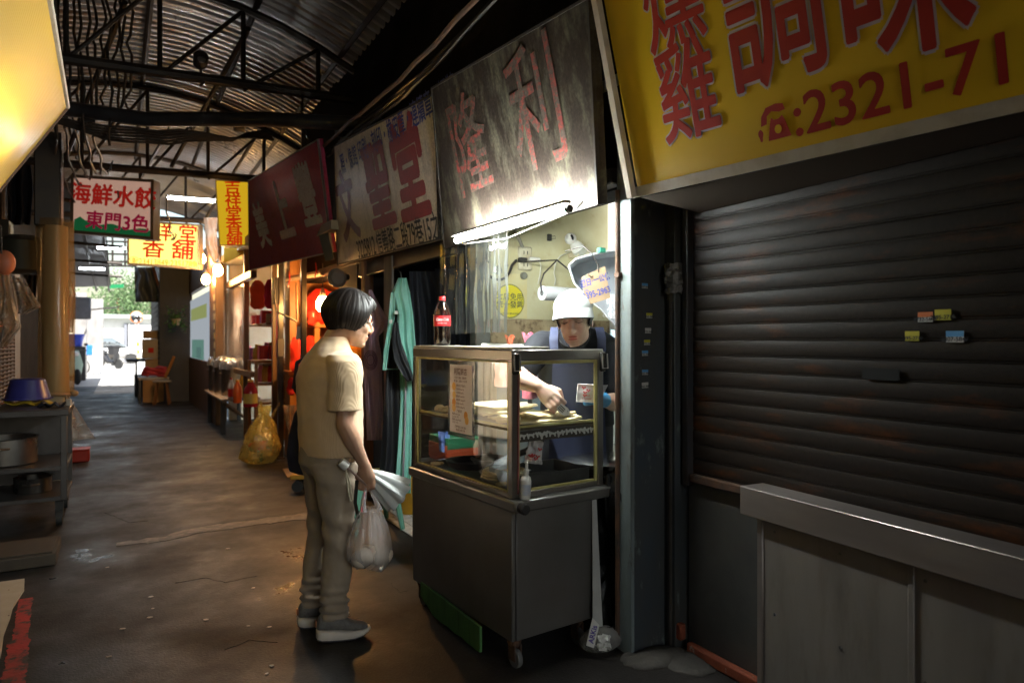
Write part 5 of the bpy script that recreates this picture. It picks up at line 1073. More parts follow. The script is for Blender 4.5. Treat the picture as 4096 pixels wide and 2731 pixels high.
b = B(); b.tube([u0 + Vector((.01, 0, -.015)), u0 + Vector((.012, 0, -.06)), u0 + Vector((.02, 0, -.12)), u0 + Vector((.03, 0, -.165)), u0 + Vector((.04, .004, -.16)), u0 + Vector((.026, .004, -.08)), u0 + Vector((.014, 0, -.04))], .0035, 6); build(b, 'wrist_strap', mat('cream_strap', (.5, .45, .33), .7), t)
b = B(); b.tube([gp + Vector((-.04, .02, .05)), gp + Vector((-.045, .03, -.05)), gp + Vector((-.03, .03, -.12))], .008, 6); build(b, 'tie_band', black, t)
t = thing('shoulder_bag', 'navy cloth shoulder bag slung behind the woman', 'bag', Wp(-.1, .23, .72)); navy = mat('navy_cloth', (.02, .022, .045), .7, 0, c2=(.03, .032, .06), vs=7, bump=.2, bs=40)
b = B(); b.loft([(Wp(-.045, .215, z), (rx, 0, 0), (0, ry, 0)) for z, rx, ry in ((.70, .05, .04), (.72, .1, .06), (.80, .115, .07), (.9, .1, .06), (1.0, .07, .045), (1.04, .04, .03))], 20, fold=lambda i, a: .05 * math.sin(3 * a + i)); bo = build(b, 'pouch', navy, t); voxel(bo, .009, 3)
b = B(); b.tube([Wp(-.06, .22, 1.03), Wp(-.12, .215, 1.12), Wp(-.11, .19, 1.24), Wp(-.03, .165, 1.295), Wp(.06, .17, 1.26), Wp(.1, .2, 1.15), Wp(.0, .235, 1.03)], .01, 7); build(b, 'strap', navy, t)
# ---- the vendor
MO = Vector((2.02, 2.84, .02)); MFv = Vector((-.55, -.835, 0)); MF = frame(MO, MFv)
def Mp(x, y, z): return MF @ Vector((x, y, z * 1.066))
mn = thing('person', 'vendor in a white cap and navy apron tonging pancakes behind the cart', 'person', MO)
HM2 = frame(onD(2299, 1284, 3.27), (-.66, -.68, -.14), (-.13, -.05, .98))
b = B(); T = head(b, HM2, 1.03)
limb(b, [(T(-.02, 0, -.05), .06), (Mp(.05, 0, 1.265), .06), (Mp(-.01, 0, 1.22), .08)])
b.loft([(Mp(x, 0, z), MF.to_3x3() @ Vector((ax, 0, 0)), MF.to_3x3() @ Vector((0, ay, 0))) for z, x, ax, ay in ((.82, -.02, .11, .16), (.95, -.02, .11, .155), (1.08, -.02, .115, .17), (1.18, -.02, .115, .185), (1.25, -.02, .09, .18), (1.3, -.01, .06, .1))], 18)
for sy in (-1, 1): limb(b, [(Mp(-.02, .09 * sy, .85), .09), (Mp(.0, .1 * sy, .45), .06), (Mp(-.02, .1 * sy, .08), .04)]); limb(b, [(Mp(-.02, .1 * sy, .06), .035), (Mp(.12, .11 * sy, .035), .03)])
S1, E1, W1 = onD(2158, 1392, 3.42), onD(2072, 1512, 3.2), onD(2160, 1548, 3.04)
limb(b, [(S1, .06), (S1.lerp(E1, .5), .052), (E1, .045)]); limb(b, [(E1, .045), (E1.lerp(W1, .3), .047), (E1.lerp(W1, .8), .034), (W1, .029)])
hd = (onD(2200, 1590, 3.0) - W1).normalized(); hc = W1 + hd * .05; side = Vector((C_ * .6, -S_ * .6, .75)).normalized(); side = (side - hd * side.dot(hd)).normalized(); bk = hd.cross(side).normalized()
if bk.dot(Vector((-S_, -C_, 0))) < 0: bk = -bk
b.loft([(W1 - hd * .01, side * .028, bk * .02), (W1 + hd * .02, side * .035, bk * .021), (hc, side * .042, bk * .02), (hc + hd * .03, side * .042, bk * .016)], 14)
for k, off in enumerate((.032, .011, -.01, -.031)):
    kn = hc + side * off + hd * .035; ln = (.95, 1.05, 1., .8)[k]
    limb(b, [(kn, .0115), (kn + hd * .034 * ln + bk * .002, .0102), (kn + hd * .05 * ln - bk * .018, .0095), (kn + hd * .04 * ln - bk * .034, .0085)], 10)
limb(b, [(hc + side * .03 - bk * .008 - hd * .015, .015), (hc + side * .05 - bk * .014 + hd * .025, .0125), (hc + side * .036 - bk * .03 + hd * .05, .0095)], 10)
S2, E2, W2 = onD(2432, 1425, 3.46), onD(2478, 1612, 3.36), onD(2416, 1600, 3.2)
limb(b, [(S2, .06), (S2.lerp(E2, .5), .052), (E2, .045)]); limb(b, [(E2, .045), (E2.lerp(W2, .4), .045), (W2, .03)])
body2 = build(b, 'body', skin2, mn); voxel(body2, .0045, 4)
# blue glove
glv = mat('blue_nitrile', (.04, .28, .62), .35, 0, c2=(.05, .33, .68), vs=20, bump=.2, bs=60); b = B(); gh = onD(2378, 1590, 3.13)
limb(b, [(W2, .036), (gh.lerp(W2, .4), .034), (gh, .033)])
for k in range(4):
    a = gh + Vector((0, 0, .022 - .014 * k)); limb(b, [(a, .0125), (a + Vector((-.035, .0, -.004)), .0112), (a + Vector((-.058, -.006, -.004)), .01)], 10)
limb(b, [(gh + Vector((.01, -.01, .03)), .013), (gh + Vector((-.015, -.03, .05)), .0115), (gh + Vector((-.035, -.035, .055)), .01)], 10)
go = build(b, 'glove', glv, mn); voxel(go, .0045, 3)
# black shirt with sleeves
shm = mat('black_tshirt', (.012, .013, .017), .8, 0, c2=(.02, .021, .026), vs=6, bump=.25, bs=14, spec=.2); M3 = MF.to_3x3(); b = B()
b.loft([(Mp(x, 0, z), M3 @ Vector((ax, 0, 0)), M3 @ Vector((0, ay, 0))) for z, x, ax, ay in ((.84, -.02, .135, .19), (.95, -.02, .132, .185), (1.08, -.02, .135, .195), (1.18, -.02, .135, .21), (1.25, -.02, .11, .205), (1.285, -.018, .085, .15), (1.305, -.008, .074, .098))], 36, fold=lambda i, a: .02 * math.sin(5 * a + 1.7 * i))
for S, E, q in ((S1, E1, .72), (S2, E2, .75)):
    d_ = (E - S); limb(b, [(S - d_ * .15 + Vector((.02, .03, .0)), .07), (S, .078), (S + d_ * q * .6, .07), (S + d_ * q, .067)])
so = build(b, 't_shirt', shm, mn); voxel(so, .008, 5, .5)
# neckline skin patch, apron, straps
apm = mat('navy_apron', (.028, .036, .085), .7, 0, c2=(.02, .026, .066), vs=4, bump=.2, bs=18); b = B()
def af(i, j):
    y = (-.5 + i) * (.30 - .06 * j); z = .5 + .70 * j; return Mp(.128 + .012 * math.cos(y * 7) - 1.15 * y * y + .008 * math.sin(y * 40 + j * 4) * (1 - j), y, z)
b.grid(af, 22, 20, .004); ap = build(b, 'apron', apm, mn)
for sy in (-1, 1):
    b = B(); path = [Mp(.132, .115 * sy, 1.19), Mp(.105, .118 * sy, 1.25), Mp(.03, .112 * sy, 1.303), Mp(-.06, .1 * sy, 1.29), Mp(-.14, .08 * sy, 1.2)]
    b.grid(lambda i, j, path=path, sy=sy: (lambda k, f: path[k].lerp(path[k + 1], f))(min(3, int(j * 3.999)), j * 3.999 - min(3, int(j * 3.999))) + M3 @ Vector((.004, (i - .5) * .042, .004)), 3, 20, .003); build(b, 'strap', apm, ap)
b = B(); b.loft([(Mp(.052 - .0 * k, 0, 1.315 - .0 * k) + M3 @ Vector((.012 * k, 0, -.018 * k)), M3 @ Vector((.022, 0, .02)), M3 @ Vector((0, .07 - .011 * k, 0))) for k in range(5)], 16); nk = build(b, 'neckline', skin2, mn)
voxel(nk, .006, 3)
trs = mat('dark_trousers', (.02, .02, .025), .8); b = B(); b.loft([(Mp(-.02, 0, .9), M3 @ Vector((.12, 0, 0)), M3 @ Vector((0, .175, 0))), (Mp(-.02, 0, .78), M3 @ Vector((.12, 0, 0)), M3 @ Vector((0, .175, 0)))], 20)
for sy in (-1, 1): limb(b, [(Mp(-.02, .09 * sy, .82), .1), (Mp(0, .1 * sy, .45), .075), (Mp(-.02, .1 * sy, .1), .065)])
to = build(b, 'trousers', trs, mn); voxel(to, .012, 3)
for sy in (-1, 1): b = B(); limb(b, [(Mp(-.05, .1 * sy, .045), .043), (Mp(.04, .105 * sy, .04), .042), (Mp(.14, .11 * sy, .034), .036)]); sh2 = build(b, 'shoe', black, mn)
# cap
capm = mat('white_cotton_cap', (.5, .52, .52), .85, 0, spec=.2, c2=(.43, .45, .45), vs=6, bump=.15, bs=40); H3 = HM2.to_3x3().to_4x4(); b = B()
def cf_(i, j):
    a = i * 6.2832; th = j * R(94); x = .112 * math.sin(th) * math.cos(a); y = .092 * math.sin(th) * math.sin(a); z = .082 * math.cos(th) ; s_ = 1 + .012 * math.cos(6 * a) * math.sin(th) + .05 * wob(math.cos(a) * 2, math.sin(a) * 2, j * 2.5)
    return HM2 @ Vector((x * s_ - .006, y * s_, z + .066))
b.grid(cf_, 48, 14, .004); cp = build(b, 'cap', capm, mn)
b = B()
def br_(i, j):
    a = (-.5 + i) * R(150); r = .105 + .08 * j * (math.cos(a * 1.05) ** .6 if abs(a * 1.05) < 1.57 else 0); return HM2 @ Vector((r * math.cos(a) * 1.03 - .004, .089 / .105 * (r * .3 + .105 * .7) * math.sin(a) * 1.02, .07 - .02 * j - .026 * (math.sin(a) ** 2) * (.3 + .7 * j) - .012 * j * j))
b.grid(br_, 30, 8, .004); build(b, 'brim', capm, cp)
b = B(); b.ell(HM2 @ Vector((-.006, 0, .15)), .009, .009, .005, 10, 6); build(b, 'button', capm, cp)
for k in range(6):      # stitched panel seams and the sweatband edge
    a = R(30) + k * R(60); b = B(); b.tube([cf_(a / 6.2832, .03 + .95 * q / 8) + HM2.to_3x3() @ Vector((math.cos(a), math.sin(a), .4)) * .0012 for q in range(9)], .0012, 4); build(b, 'seam', mat('cap_seam', (.3, .31, .32), .8), cp)
lc = HM2 @ Vector((.1, -.012, .104)); b = B(); b.tube([br_(q / 20, 1.0) for q in range(21)], .003, 5); build(b, 'brim_edge', mat('cap_piping', (.05, .05, .06), .7), cp)
text('EC', mat('purple_ink', (.12, .08, .35), .5), cp, lc + (HM2.to_3x3() @ Vector((1, 0, .3))) * .006, HM2.to_3x3() @ Vector((0, 1, 0)), HM2.to_3x3() @ Vector((-.25, 0, 1)), .028, .02, shear=.25, sx=1.4, lift=.004)
# face details, hair sides, mask under the chin
hb = B(); 
def sh_f(i, j):
    a = R(62) + i * R(236); th = R(78) + j * R(36 + 14 * math.sin(i * 3.14)); return HM2 @ Vector((.104 * math.sin(th) * math.cos(a) - .006, .084 * math.sin(th) * math.sin(a), .11 * math.cos(th) + .03))
hb.grid(sh_f, 40, 8, .006); build(hb, 'hair', hairm, mn)
for sy in (-1, 1):
    b = B(); b.tube([HM2 @ Vector((.094, .016 * sy, .008)), HM2 @ Vector((.0965, .033 * sy, .001)), HM2 @ Vector((.086, .05 * sy, .004))], [.001, .0022, .001], 6); build(b, 'eyelash', lashm, mn)
    b = B(); b.tube([HM2 @ Vector((.098, .016 * sy, .031)), HM2 @ Vector((.098, .034 * sy, .035)), HM2 @ Vector((.084, .053 * sy, .03))], [.0025, .0036, .0015], 6); build(b, 'eyebrow', lashm, mn)
for z in (-.0625, -.0735): b = B(); b.ell(HM2 @ Vector((.0965, 0, z)), .005, .022, .0052, 12, 6, H3); build(b, 'lip', lipm, mn)
mk = mat('black_mask', (.012, .012, .013), .7); b = B()
def mk_f(i, j):
    a = (-.5 + i) * R(200); r = .072 + .004 * math.cos(a); w_ = .026 * max(.12, math.cos(a * .8) ** 2); return HM2 @ Vector((.03 + r * math.cos(a) * .98, r * math.sin(a) * 1.02, -.114 + .075 * (1 - math.cos(a * .9)) - w_ * (j - .2) ))
b.grid(mk_f, 32, 5, .003); mo = build(b, 'face_mask', mk, mn)
for sy in (-1, 1): b = B(); b.tube([HM2 @ Vector((.055, .071 * sy, -.07)), HM2 @ Vector((.02, .079 * sy, -.03)), HM2 @ Vector((-.01, .084 * sy, .01))], .0022, 5); build(b, 'ear_loop', mk, mo)
# tongs and paper bag in his hands
t = thing('tongs', 'steel slotted serving tongs in the vendor\'s hand', 'tongs', hc); tip = onD(2262, 1648, 2.97); td = (tip - hc).normalized(); tw = side
stl = mat('polished_tongs', (.8, .8, .78), .35, .6)
for q, off in ((0, .006), (1, -.008)):
    b = B(); a0 = hc - bk * (.03 + off) - td * .05; a1 = a0 + td * .085; a2 = tip - bk * off * 2 - td * .045
    b.tube([a0, a1, a2], [.009, .008, .006], 8)
    ax = (tw - td * tw.dot(td)).normalized(); an_ = td.cross(ax)
    ol = [(.0, -.006), (.015, -.016), (.034, -.02), (.052, -.015), (.06, 0), (.052, .015), (.034, .02), (.015, .016), (0, .006)]
    b.prism(ol, .0025, Matrix.Translation(a2) @ Matrix(((td.x, ax.x, an_.x, 0), (td.y, ax.y, an_.y, 0), (td.z, ax.z, an_.z, 0), (0, 0, 0, 1)))); jw = build(b, 'tong_arm', stl, t)
    for k in (-1, 0, 1):
        b = B(); b.prism([(.015, .008 * k - .002), (.045, .008 * k - .002), (.045, .008 * k + .002), (.015, .008 * k + .002)], .0036, Matrix.Translation(a2 - an_ * .0006) @ Matrix(((td.x, ax.x, an_.x, 0), (td.y, ax.y, an_.y, 0), (td.z, ax.z, an_.z, 0), (0, 0, 0, 1)))); build(b, 'slot', mat('slot_black', (.004, .004, .004), .9), jw)
paperbag('printed white paper bag held open in the blue glove', [onD(u, v, 3.07) for u, v in ((2306, 1606), (2396, 1612), (2432, 1540), (2312, 1536))], 8, 6, .008)
# ---------------------------------------------------------------- clothes shop behind the shopper
def cloth(edges, d, folds, amp, seed=0, th=.008, nv=30):
    """hanging cloth: edges = [(v, u_left, u_right)], top to bottom"""
    b = B(); vs_ = [e[0] for e in edges]
    def at(v):
        for k in range(len(edges) - 1):
            if v <= edges[k + 1][0]:
                f = (v - edges[k][0]) / (edges[k + 1][0] - edges[k][0]); return edges[k][1] + (edges[k + 1][1] - edges[k][1]) * f, edges[k][2] + (edges[k + 1][2] - edges[k][2]) * f
        return edges[-1][1], edges[-1][2]
    def f_(i, j):
        v = vs_[-1] + (vs_[0] - vs_[-1]) * j; l, r = at(v); q = amp * math.sin(i * 6.2832 * folds + seed + 2.2 * wob(i * 1.7, j * 2.5, seed + 3)) * (.35 + .65 * (1 - j)) + amp * .5 * wob(i * 3, j * 4, seed)
        return onD(l + (r - l) * i, v, d + q)
    b.grid(f_, 26, nv, th); return b
lil = mat('lilac_satin', (.58, .38, .49), .42, 0, c2=(.48, .3, .41), vs=4, bump=.15, bs=20, sheen=.2)
t = thing('hanging_robe', 'dusky lilac robe with a line-drawn emblem hanging in the doorway', 'robe', onD(1500, 1760, 5.2))
b = cloth([(1160, 1476, 1484), (1210, 1470, 1510), (1285, 1466, 1552), (1312, 1464, 1540), (1345, 1460, 1508), (1450, 1456, 1528), (1600, 1462, 1530), (1760, 1468, 1526)], 5.2, 2.2, .03, 1.); build(b, 'fabric', lil, t, smooth=70)
ink = mat('plum_print', (.12, .04, .1), .6)
for r in (.035, .05, .062):
    c = onD(1482, 1440, 5.13); b = B(); b.tube([c + Vector((C_ * r * .8 * math.cos(a), -S_ * r * .8 * math.cos(a), r * 1.15 * math.sin(a))) for a in [k * math.pi / 10 for k in range(21)]], .003, 4); build(b, 'emblem_ring', ink, t)
mint = mat('mint_nylon', (.3, .62, .53), .45, 0, c2=(.18, .46, .38), vs=5, bump=.3, bs=18); blk = mat('black_nylon', (.012, .013, .015), .5, 0, c2=(.02, .02, .024), vs=5, bump=.3, bs=18)
t = thing('tracksuit_jacket', 'mint green and black track jacket on a wire hanger', 'jacket', onD(1610, 1520, 4.75))
b = cloth([(1112, 1592, 1622), (1140, 1580, 1628), (1170, 1566, 1636), (1260, 1590, 1648), (1370, 1583, 1658), (1480, 1618, 1662), (1520, 1640, 1662)], 4.74, 2.3, .025, 2.); build(b, 'mint_panel', mint, t, smooth=70)
b = cloth([(1170, 1564, 1580), (1280, 1552, 1576), (1400, 1538, 1552), (1480, 1532, 1540)], 4.72, 1, .012, 4.); build(b, 'lapel', mint, t, smooth=70)
b = cloth([(1290, 1578, 1592), (1370, 1570, 1606), (1440, 1578, 1632), (1500, 1610, 1652), (1522, 1632, 1655)], 4.68, 1.4, .02, 5.); build(b, 'black_sleeve', blk, t, smooth=70)
b = B(); b.tube([onD(1575, 1170, 4.76), onD(1605, 1108, 4.76), onD(1640, 1172, 4.76)], .006, 5); b.tube([onD(1605, 1108, 4.76), onD(1602, 1090, 4.76), onD(1590, 1078, 4.78), onD(1582, 1068, 4.8)], .004, 5); build(b, 'hanger', dsteel, t)
for u, v in ((1585, 1250), (1562, 1286)): b = B(); p = onD(u, v, 4.66); b.box(p.x - .012, p.x + .012, p.y - .003, p.y + .003, p.z - .012, p.z + .012, .002); build(b, 'white_tab', whiteplastic, t)
t = thing('track_trousers', 'black track trousers with mint side panel hanging under the jacket', 'trousers', onD(1600, 1975, 4.85))
b = cloth([(1262, 1566, 1590), (1400, 1548, 1592), (1600, 1540, 1612), (1800, 1524, 1606), (1950, 1512, 1602)], 4.84, 1.6, .02, 3.); build(b, 'black_leg', blk, t, smooth=70)
b = cloth([(1485, 1600, 1644), (1600, 1606, 1644), (1780, 1594, 1642), (1972, 1578, 1640)], 4.8, 1.5, .018, 6.); build(b, 'mint_leg', mint, t, smooth=70)
b = cloth([(1485, 1622, 1627), (1700, 1616, 1622), (1970, 1606, 1613)], 4.775, .4, .006, 6., .003); build(b, 'grey_stripe', mat('grey_stripe', (.3, .28, .3), .6), t, smooth=70)
b = cloth([(1474, 1545, 1592), (1478, 1545, 1592)], 4.80, .3, .002, 6., .003, 2); build(b, 'mint_piping', mint, t, smooth=0)
dk = mat('dark_navy_cloth', (.014, .016, .024), .8, 0, c2=(.022, .024, .034), vs=5, bump=.3, bs=12)
for k, (e, d, lab) in enumerate((([(1085, 1640, 1760), (1300, 1650, 1775), (1480, 1655, 1790)], 5.0, 'dark navy garment hanging left of the cola bottle'), ([(1075, 1740, 1860), (1250, 1735, 1850), (1420, 1745, 1860)], 5.15, 'black garment hanging behind the first vinyl strip'), ([(1070, 1840, 1935), (1250, 1835, 1935), (1430, 1840, 1940)], 5.0, 'dark garment hanging against the stall corner post'))):
    build(cloth(e, d, 3, .05, k * 2.), 'hanging_garment', dk, label=lab, cat='garment', smooth=70)
t = thing('clothes_shop', 'unlit clothes shop room beneath the cream sign', 'shop', (2.4, 5, 0))
b = B(); b.box(2.12, 3.3, 4.09, 5.88, .006, .012); build(b, 'floor', mat('grey_cement_floor', (.2, .19, .18), .6, 0, c2=(.14, .13, .12), vs=5), t)
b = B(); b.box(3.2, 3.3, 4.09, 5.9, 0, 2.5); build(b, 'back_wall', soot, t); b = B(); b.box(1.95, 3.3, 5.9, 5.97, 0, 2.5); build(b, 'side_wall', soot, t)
b = B(); p0 = onX(1470, 1500, 1.86); b.box(1.82, 1.9, p0.y - .04, p0.y + .05, 0, 2.03, .004); build(b, 'door_post', wood, t)
b = B(); p0 = onX(1555, 1300, 1.84); b.box(1.83, 1.85, p0.y - .09, p0.y + .09, .5, 2.0, .003); build(b, 'plank', mat('weathered_grey_plank', (.3, .28, .26), .8, 0, c2=(.18, .17, .16), vs=5, stretch=(4, 4, .5)), t)
b = B(); b.box(1.84, 1.9, 3.98, 5.9, 1.9, 2.03, .004); build(b, 'header_beam', black, t)
b = B(); p0 = onX(1400, 1130, 1.9); b.box(1.86, 1.9, p0.y - .35, p0.y + .25, 1.55, 2.03, .004); build(b, 'navy_panel', mat('navy_board', (.012, .02, .028), .6), t)
tilem = mat('white_floor_tile', (.6, .58, .54), .4, 0, c2=(.45, .42, .38), vs=6)
b = B(); b.box(1.735, 2.32, 3.95, 5.25, 0, .006); tf = struct(b, 'tiled_floor', mat('dark_grout', (.1, .09, .08), .9), smooth=0)
b = B(); b.box(-.046, .046, -.046, .046, 0, .004, .0012); tile0 = None
for i in range(6):
    for j in range(13):
        if tile0 is None: tile0 = build(b, 'tile', tilem, tf, local=True); q = tile0
        else: q = tile0.copy(); col.objects.link(q); q.parent = tf
        wx, wy = 1.785 + i * .0965, 4.0 + j * .0965; o_ = tf.location; q.location = (wx - o_.x, wy - o_.y, .006 - o_.z + rnd.uniform(0, .0006))
# stool, bucket
def stool(label, c, h, m, w=.14):
    t = thing('plastic_stool', label, 'stool', (c.x, c.y, 0)); b = B(); b.box(c.x - w, c.x + w, c.y - w, c.y + w, h - .03, h, .012); build(b, 'seat', m, t)
    b = B(); b.box(c.x - w - .01, c.x + w + .01, c.y - w - .01, c.y + w + .01, h - .07, h - .031, .008); build(b, 'apron', m, t)
    for sx in (-1, 1):
        for sy in (-1, 1): b = B(); b.tube([(c.x + sx * (w - .02), c.y + sy * (w - .02), h - .06), (c.x + sx * (w + .03), c.y + sy * (w + .03), .002)], [.026, .018], 6); build(b, 'leg', m, t)
    return t
c = onZ(1505, 2085); stool('mint plastic stool beside the hanging track trousers', Vector((1.58, 4.75, 0)), .40, mat('mint_stool', (.16, .4, .3), .45, c2=(.12, .32, .25), vs=6))
p = onZ(1640, 2065); t = thing('bucket', 'yellow plastic bucket on the tiled floor behind the cart', 'bucket', (p.x, p.y, .01)); b = B(); b.lathe([(.1, 0), (.105, .01), (.125, .24), (.13, .245), (.118, .238), (.098, .02), (.001, .015)], 24, c=(p.x + .05, p.y + .1, .011), capt=False); build(b, 'pail', mat('yellow_bucket', (.5, .26, .01), .4, c2=(.4, .2, .01), vs=5), t)
b = B(); b.tube([(p.x + .05 + .127 * math.cos(a), p.y + .1, .23 - .09 * math.sin(a)) for a in [k * math.pi / 8 for k in range(9)]], .004, 5); build(b, 'handle', dsteel, t)
# ---------------------------------------------------------------- lit shop with red bags (under the maroon sign)
t = thing('bag_shop', 'warm lit shop room with orange wooden shelves beneath the maroon sign', 'shop', (2.2, 7, 0))
b = B(); b.box(1.75, 3.1, 8.25, 8.33, 0, 2.7); build(b, 'far_wall', orangewood, t); b = B(); b.box(3.0, 3.1, 5.98, 8.25, 0, 2.7); build(b, 'back_wall', orangewood, t)
b = B(); b.box(1.62, 3.1, 5.98, 8.33, 2.32, 2.4); build(b, 'ceiling', mat('yellowed_ceiling', (.5, .42, .28), .8), t); b = B(); b.box(1.75, 3.1, 5.98, 8.25, 0.005, .012); build(b, 'floor', mat('brown_floor', (.16, .09, .05), .6), t)
p = onX(1162, 1500, 1.74); b = B(); b.box(1.70, 1.78, p.y - .14, p.y + .12, 0, 2.32, .005); build(b, 'orange_pillar', orangewood, t)
for v, u0, u1 in ((1302, 1222, 1440), (1492, 1150, 1300), (1420, 1225, 1440)):
    a, c = onY(u0, v, 7.85), onY(u1, v, 7.85); b = B(); b.box(a.x, c.x, 7.8, 8.24, a.z - .02, a.z + .02, .004); build(b, 'shelf_board', orangewood, t)
b = B(); p = onY(1268, 1350, 7.84); b.box(p.x - .03, p.x + .03, 7.83, 7.87, .6, 1.55, .004); build(b, 'shelf_upright', orangewood, t)
b = B(); p0, p1 = onY(1150, 1115, 7.7), onY(1400, 1075, 7.0); b.tube([p0, p1], .03, 8); build(b, 'timber_rail', palewood, t)
def bundle(label, u0, u1, v0, v1, d, m, seed, group='wrapped red goods on the shelves', name='wrapped_bundle', flat=.7):
    a, c = onD(u0, v1, d), onD(u1, v0, d); w_ = (onD(u1, v1, d) - a).length / 2; h = (c.z - a.z); m_ = (a + onD(u1, v1, d)) / 2
    ex = Vector((C_, -S_, 0)); ey = Vector((S_, C_, 0)); b = B(); vs = []; n_, k_ = 20, 12
    for i in range(k_ + 1):
        f = i / k_; r = (min(1, (f + .04) * 6) ** .5) * (min(1, (1.03 - f) * 4) ** .5)
        for j in range(n_):
            q = 2 * math.pi * j / n_; s_ = lambda x: math.copysign(abs(x) ** .6, x); rr = r * (1 + .3 * wob(math.cos(q) * 1.6, math.sin(q) * 1.6, f * 3.5 + seed) + .2 * wob(math.cos(q) * 4, math.sin(q) * 4, f * 6 + seed) + .08 * wob(j * 1.3, i * 1.1, seed))
            p = Vector((m_.x, m_.y, a.z + h * f + .02 * h * wob(j, i, seed, .8))) + ex * (w_ * s_(math.cos(q)) * rr) + ey * (w_ * flat * s_(math.sin(q)) * rr); vs.append(p)
    b.add(vs, [(i * n_ + j, i * n_ + (j + 1) % n_, (i + 1) * n_ + (j + 1) % n_, (i + 1) * n_ + j) for i in range(k_) for j in range(n_)] + [tuple(range(n_))[::-1], tuple(k_ * n_ + j for j in range(n_))])
    return build(b, name, m, label=label, cat='bundle', group=group, smooth=28)
bundle('large red bundle in clear wrap beside the bare bulb', 1226, 1338, 1155, 1300, 7.9, redfilm, 1.); bundle('red bundle in clear wrap on the upper shelf behind the woman\'s head', 1345, 1430, 1160, 1300, 7.7, redfilm, 2.)
bundle('tall red packet with black print beside the orange pillar', 1160, 1208, 1348, 1490, 7.4, mat('red_packet', (.6, .035, .02), .3, c2=(.25, .02, .02), vs=12, lo=.5, hi=.8), 3.); bundle('shiny red bundle with gold trim on the lower shelf', 1222, 1262, 1342, 1420, 7.8, redfilm, 4.)
bundle('red and gold bundle hanging beside the lilac robe', 1395, 1448, 1370, 1490, 7.2, mat('red_gold', (.6, .1, .02), .25, .2, c2=(.6, .35, .05), vs=16), 5.); bundle('dark red bundle on the lower shelf behind the woman\'s shoulder', 1275, 1330, 1345, 1420, 7.9, redfilm, 6.)
for k, (u0, u1, v0, v1, d, c_) in enumerate(((1232, 1262, 1240, 1300, 7.6, 'orange-red'), (1300, 1345, 1230, 1300, 7.7, 'deep red'), (1262, 1300, 1165, 1215, 8.1, 'gold-flecked'), (1222, 1246, 1425, 1490, 7.6, 'scarlet'), (1250, 1285, 1430, 1492, 7.7, 'crimson'), (1400, 1440, 1500, 1580, 7.3, 'orange'), (1150, 1180, 1510, 1580, 7.5, 'brownish red'), (1352, 1392, 1310, 1370, 7.5, 'vermilion'))):
    bundle('%s wrapped packet tucked among the larger red bundles' % c_, u0, u1, v0, v1, d, [redfilm, mat('orange_red_bag', (.75, .1, .03), .25, bump=.6, bs=14), mat('red_gold', (.6, .1, .02), .25, .2, c2=(.6, .35, .05), vs=16)][k % 3], 10. + k)
def bulb(label, u, v, d, s=1., drop=.35, gm=bulbglow):
    p = onD(u, v, d); t = thing('light_bulb', label, 'bulb', p, group='bare bulbs over the stalls')
    b = B(); b.lathe([(.012, .08), (.036, .065), (.06, .02), (.066, -.015), (.058, -.055), (.036, -.085), (.002, -.098)], 18, c=p, capt=False); build(b, 'globe', gm, t)
    b = B(); b.lathe([(.03, .066), (.033, .075), (.03, .12), (.018, .14), (.01, .16)], 14, c=p); build(b, 'lamp_holder', mat('brass_grey_holder', (.3, .26, .2), .5), t)
    b = B(); b.tube([p + Vector((0, 0, .15)), p + Vector((.005, 0, .3)), p + Vector((0, 0, .16 + drop))], .006, 5); build(b, 'cord', cable, t)
bulb('glowing bare bulb hanging before red bundles beside the woman\'s head', 1290, 1212, 7.05, drop=.25, gm=shopbulb)
t = thing('round_speaker', 'grey round speaker clamped under the cream sign', 'speaker', onD(1345, 1112, 6.2)); p = onD(1345, 1112, 6.2)
b = B(); b.lathe([(.06, 0), (.085, .01), (.088, .03), (.06, .06)], 20, Matrix.Translation(p) @ Matrix.Rotation(R(80), 4, 'Y') @ Matrix.Rotation(R(90), 4, 'X')); build(b, 'cone', mat('grey_speaker', (.3, .29, .27), .5), t); b = B(); b.cyl(p, p + Vector((.12, .05, .02)), .03, n=10); build(b, 'bracket', black, t)
def post(label, u, vb, X, zt, r, m, name='shop_post'):
    p = onX(u, 1500, X); b = B(); b.box(p.x - r, p.x + r, p.y - r, p.y + r, 0, zt, .006); t = thing(name, label, 'post', (p.x, p.y, 0)); build(b, 'shaft', m, t); b = B(); b.box(p.x - r * 1.5, p.x + r * 1.5, p.y - r * 1.5, p.y + r * 1.5, 0, .02, .003); build(b, 'foot_plate', m, t); return t, p
pm = mat('gloss_black_post', (.02, .018, .015), .28, .3, c2=(.05, .035, .02), vs=8)
t1, pp = post('black steel post behind the yellow rubbish bag', 1122, 1837, 1.6, 2.35, .03, pm)
b = B(); b.box(pp.x - .04, pp.x - .036, pp.y + .0, pp.y + .05, 1.15, 1.75, .001); build(b, 'red_tape', redplastic, t1); b = B(); b.box(pp.x - .036, pp.x + .036, pp.y - .036, pp.y + .036, 1.16, 1.36, .002); build(b, 'notice_band', mat('dark_notice', (.08, .07, .06), .5), t1); b = B(); b.cyl((pp.x - .05, pp.y - .02, 1.75), (pp.x - .05, pp.y - .02, 2.05), .035, n=10); build(b, 'junction_box', black, t1)
post('black steel post with brass shine beside the bare bulb', 1214, 1800, 1.66, 2.35, .028, pm)
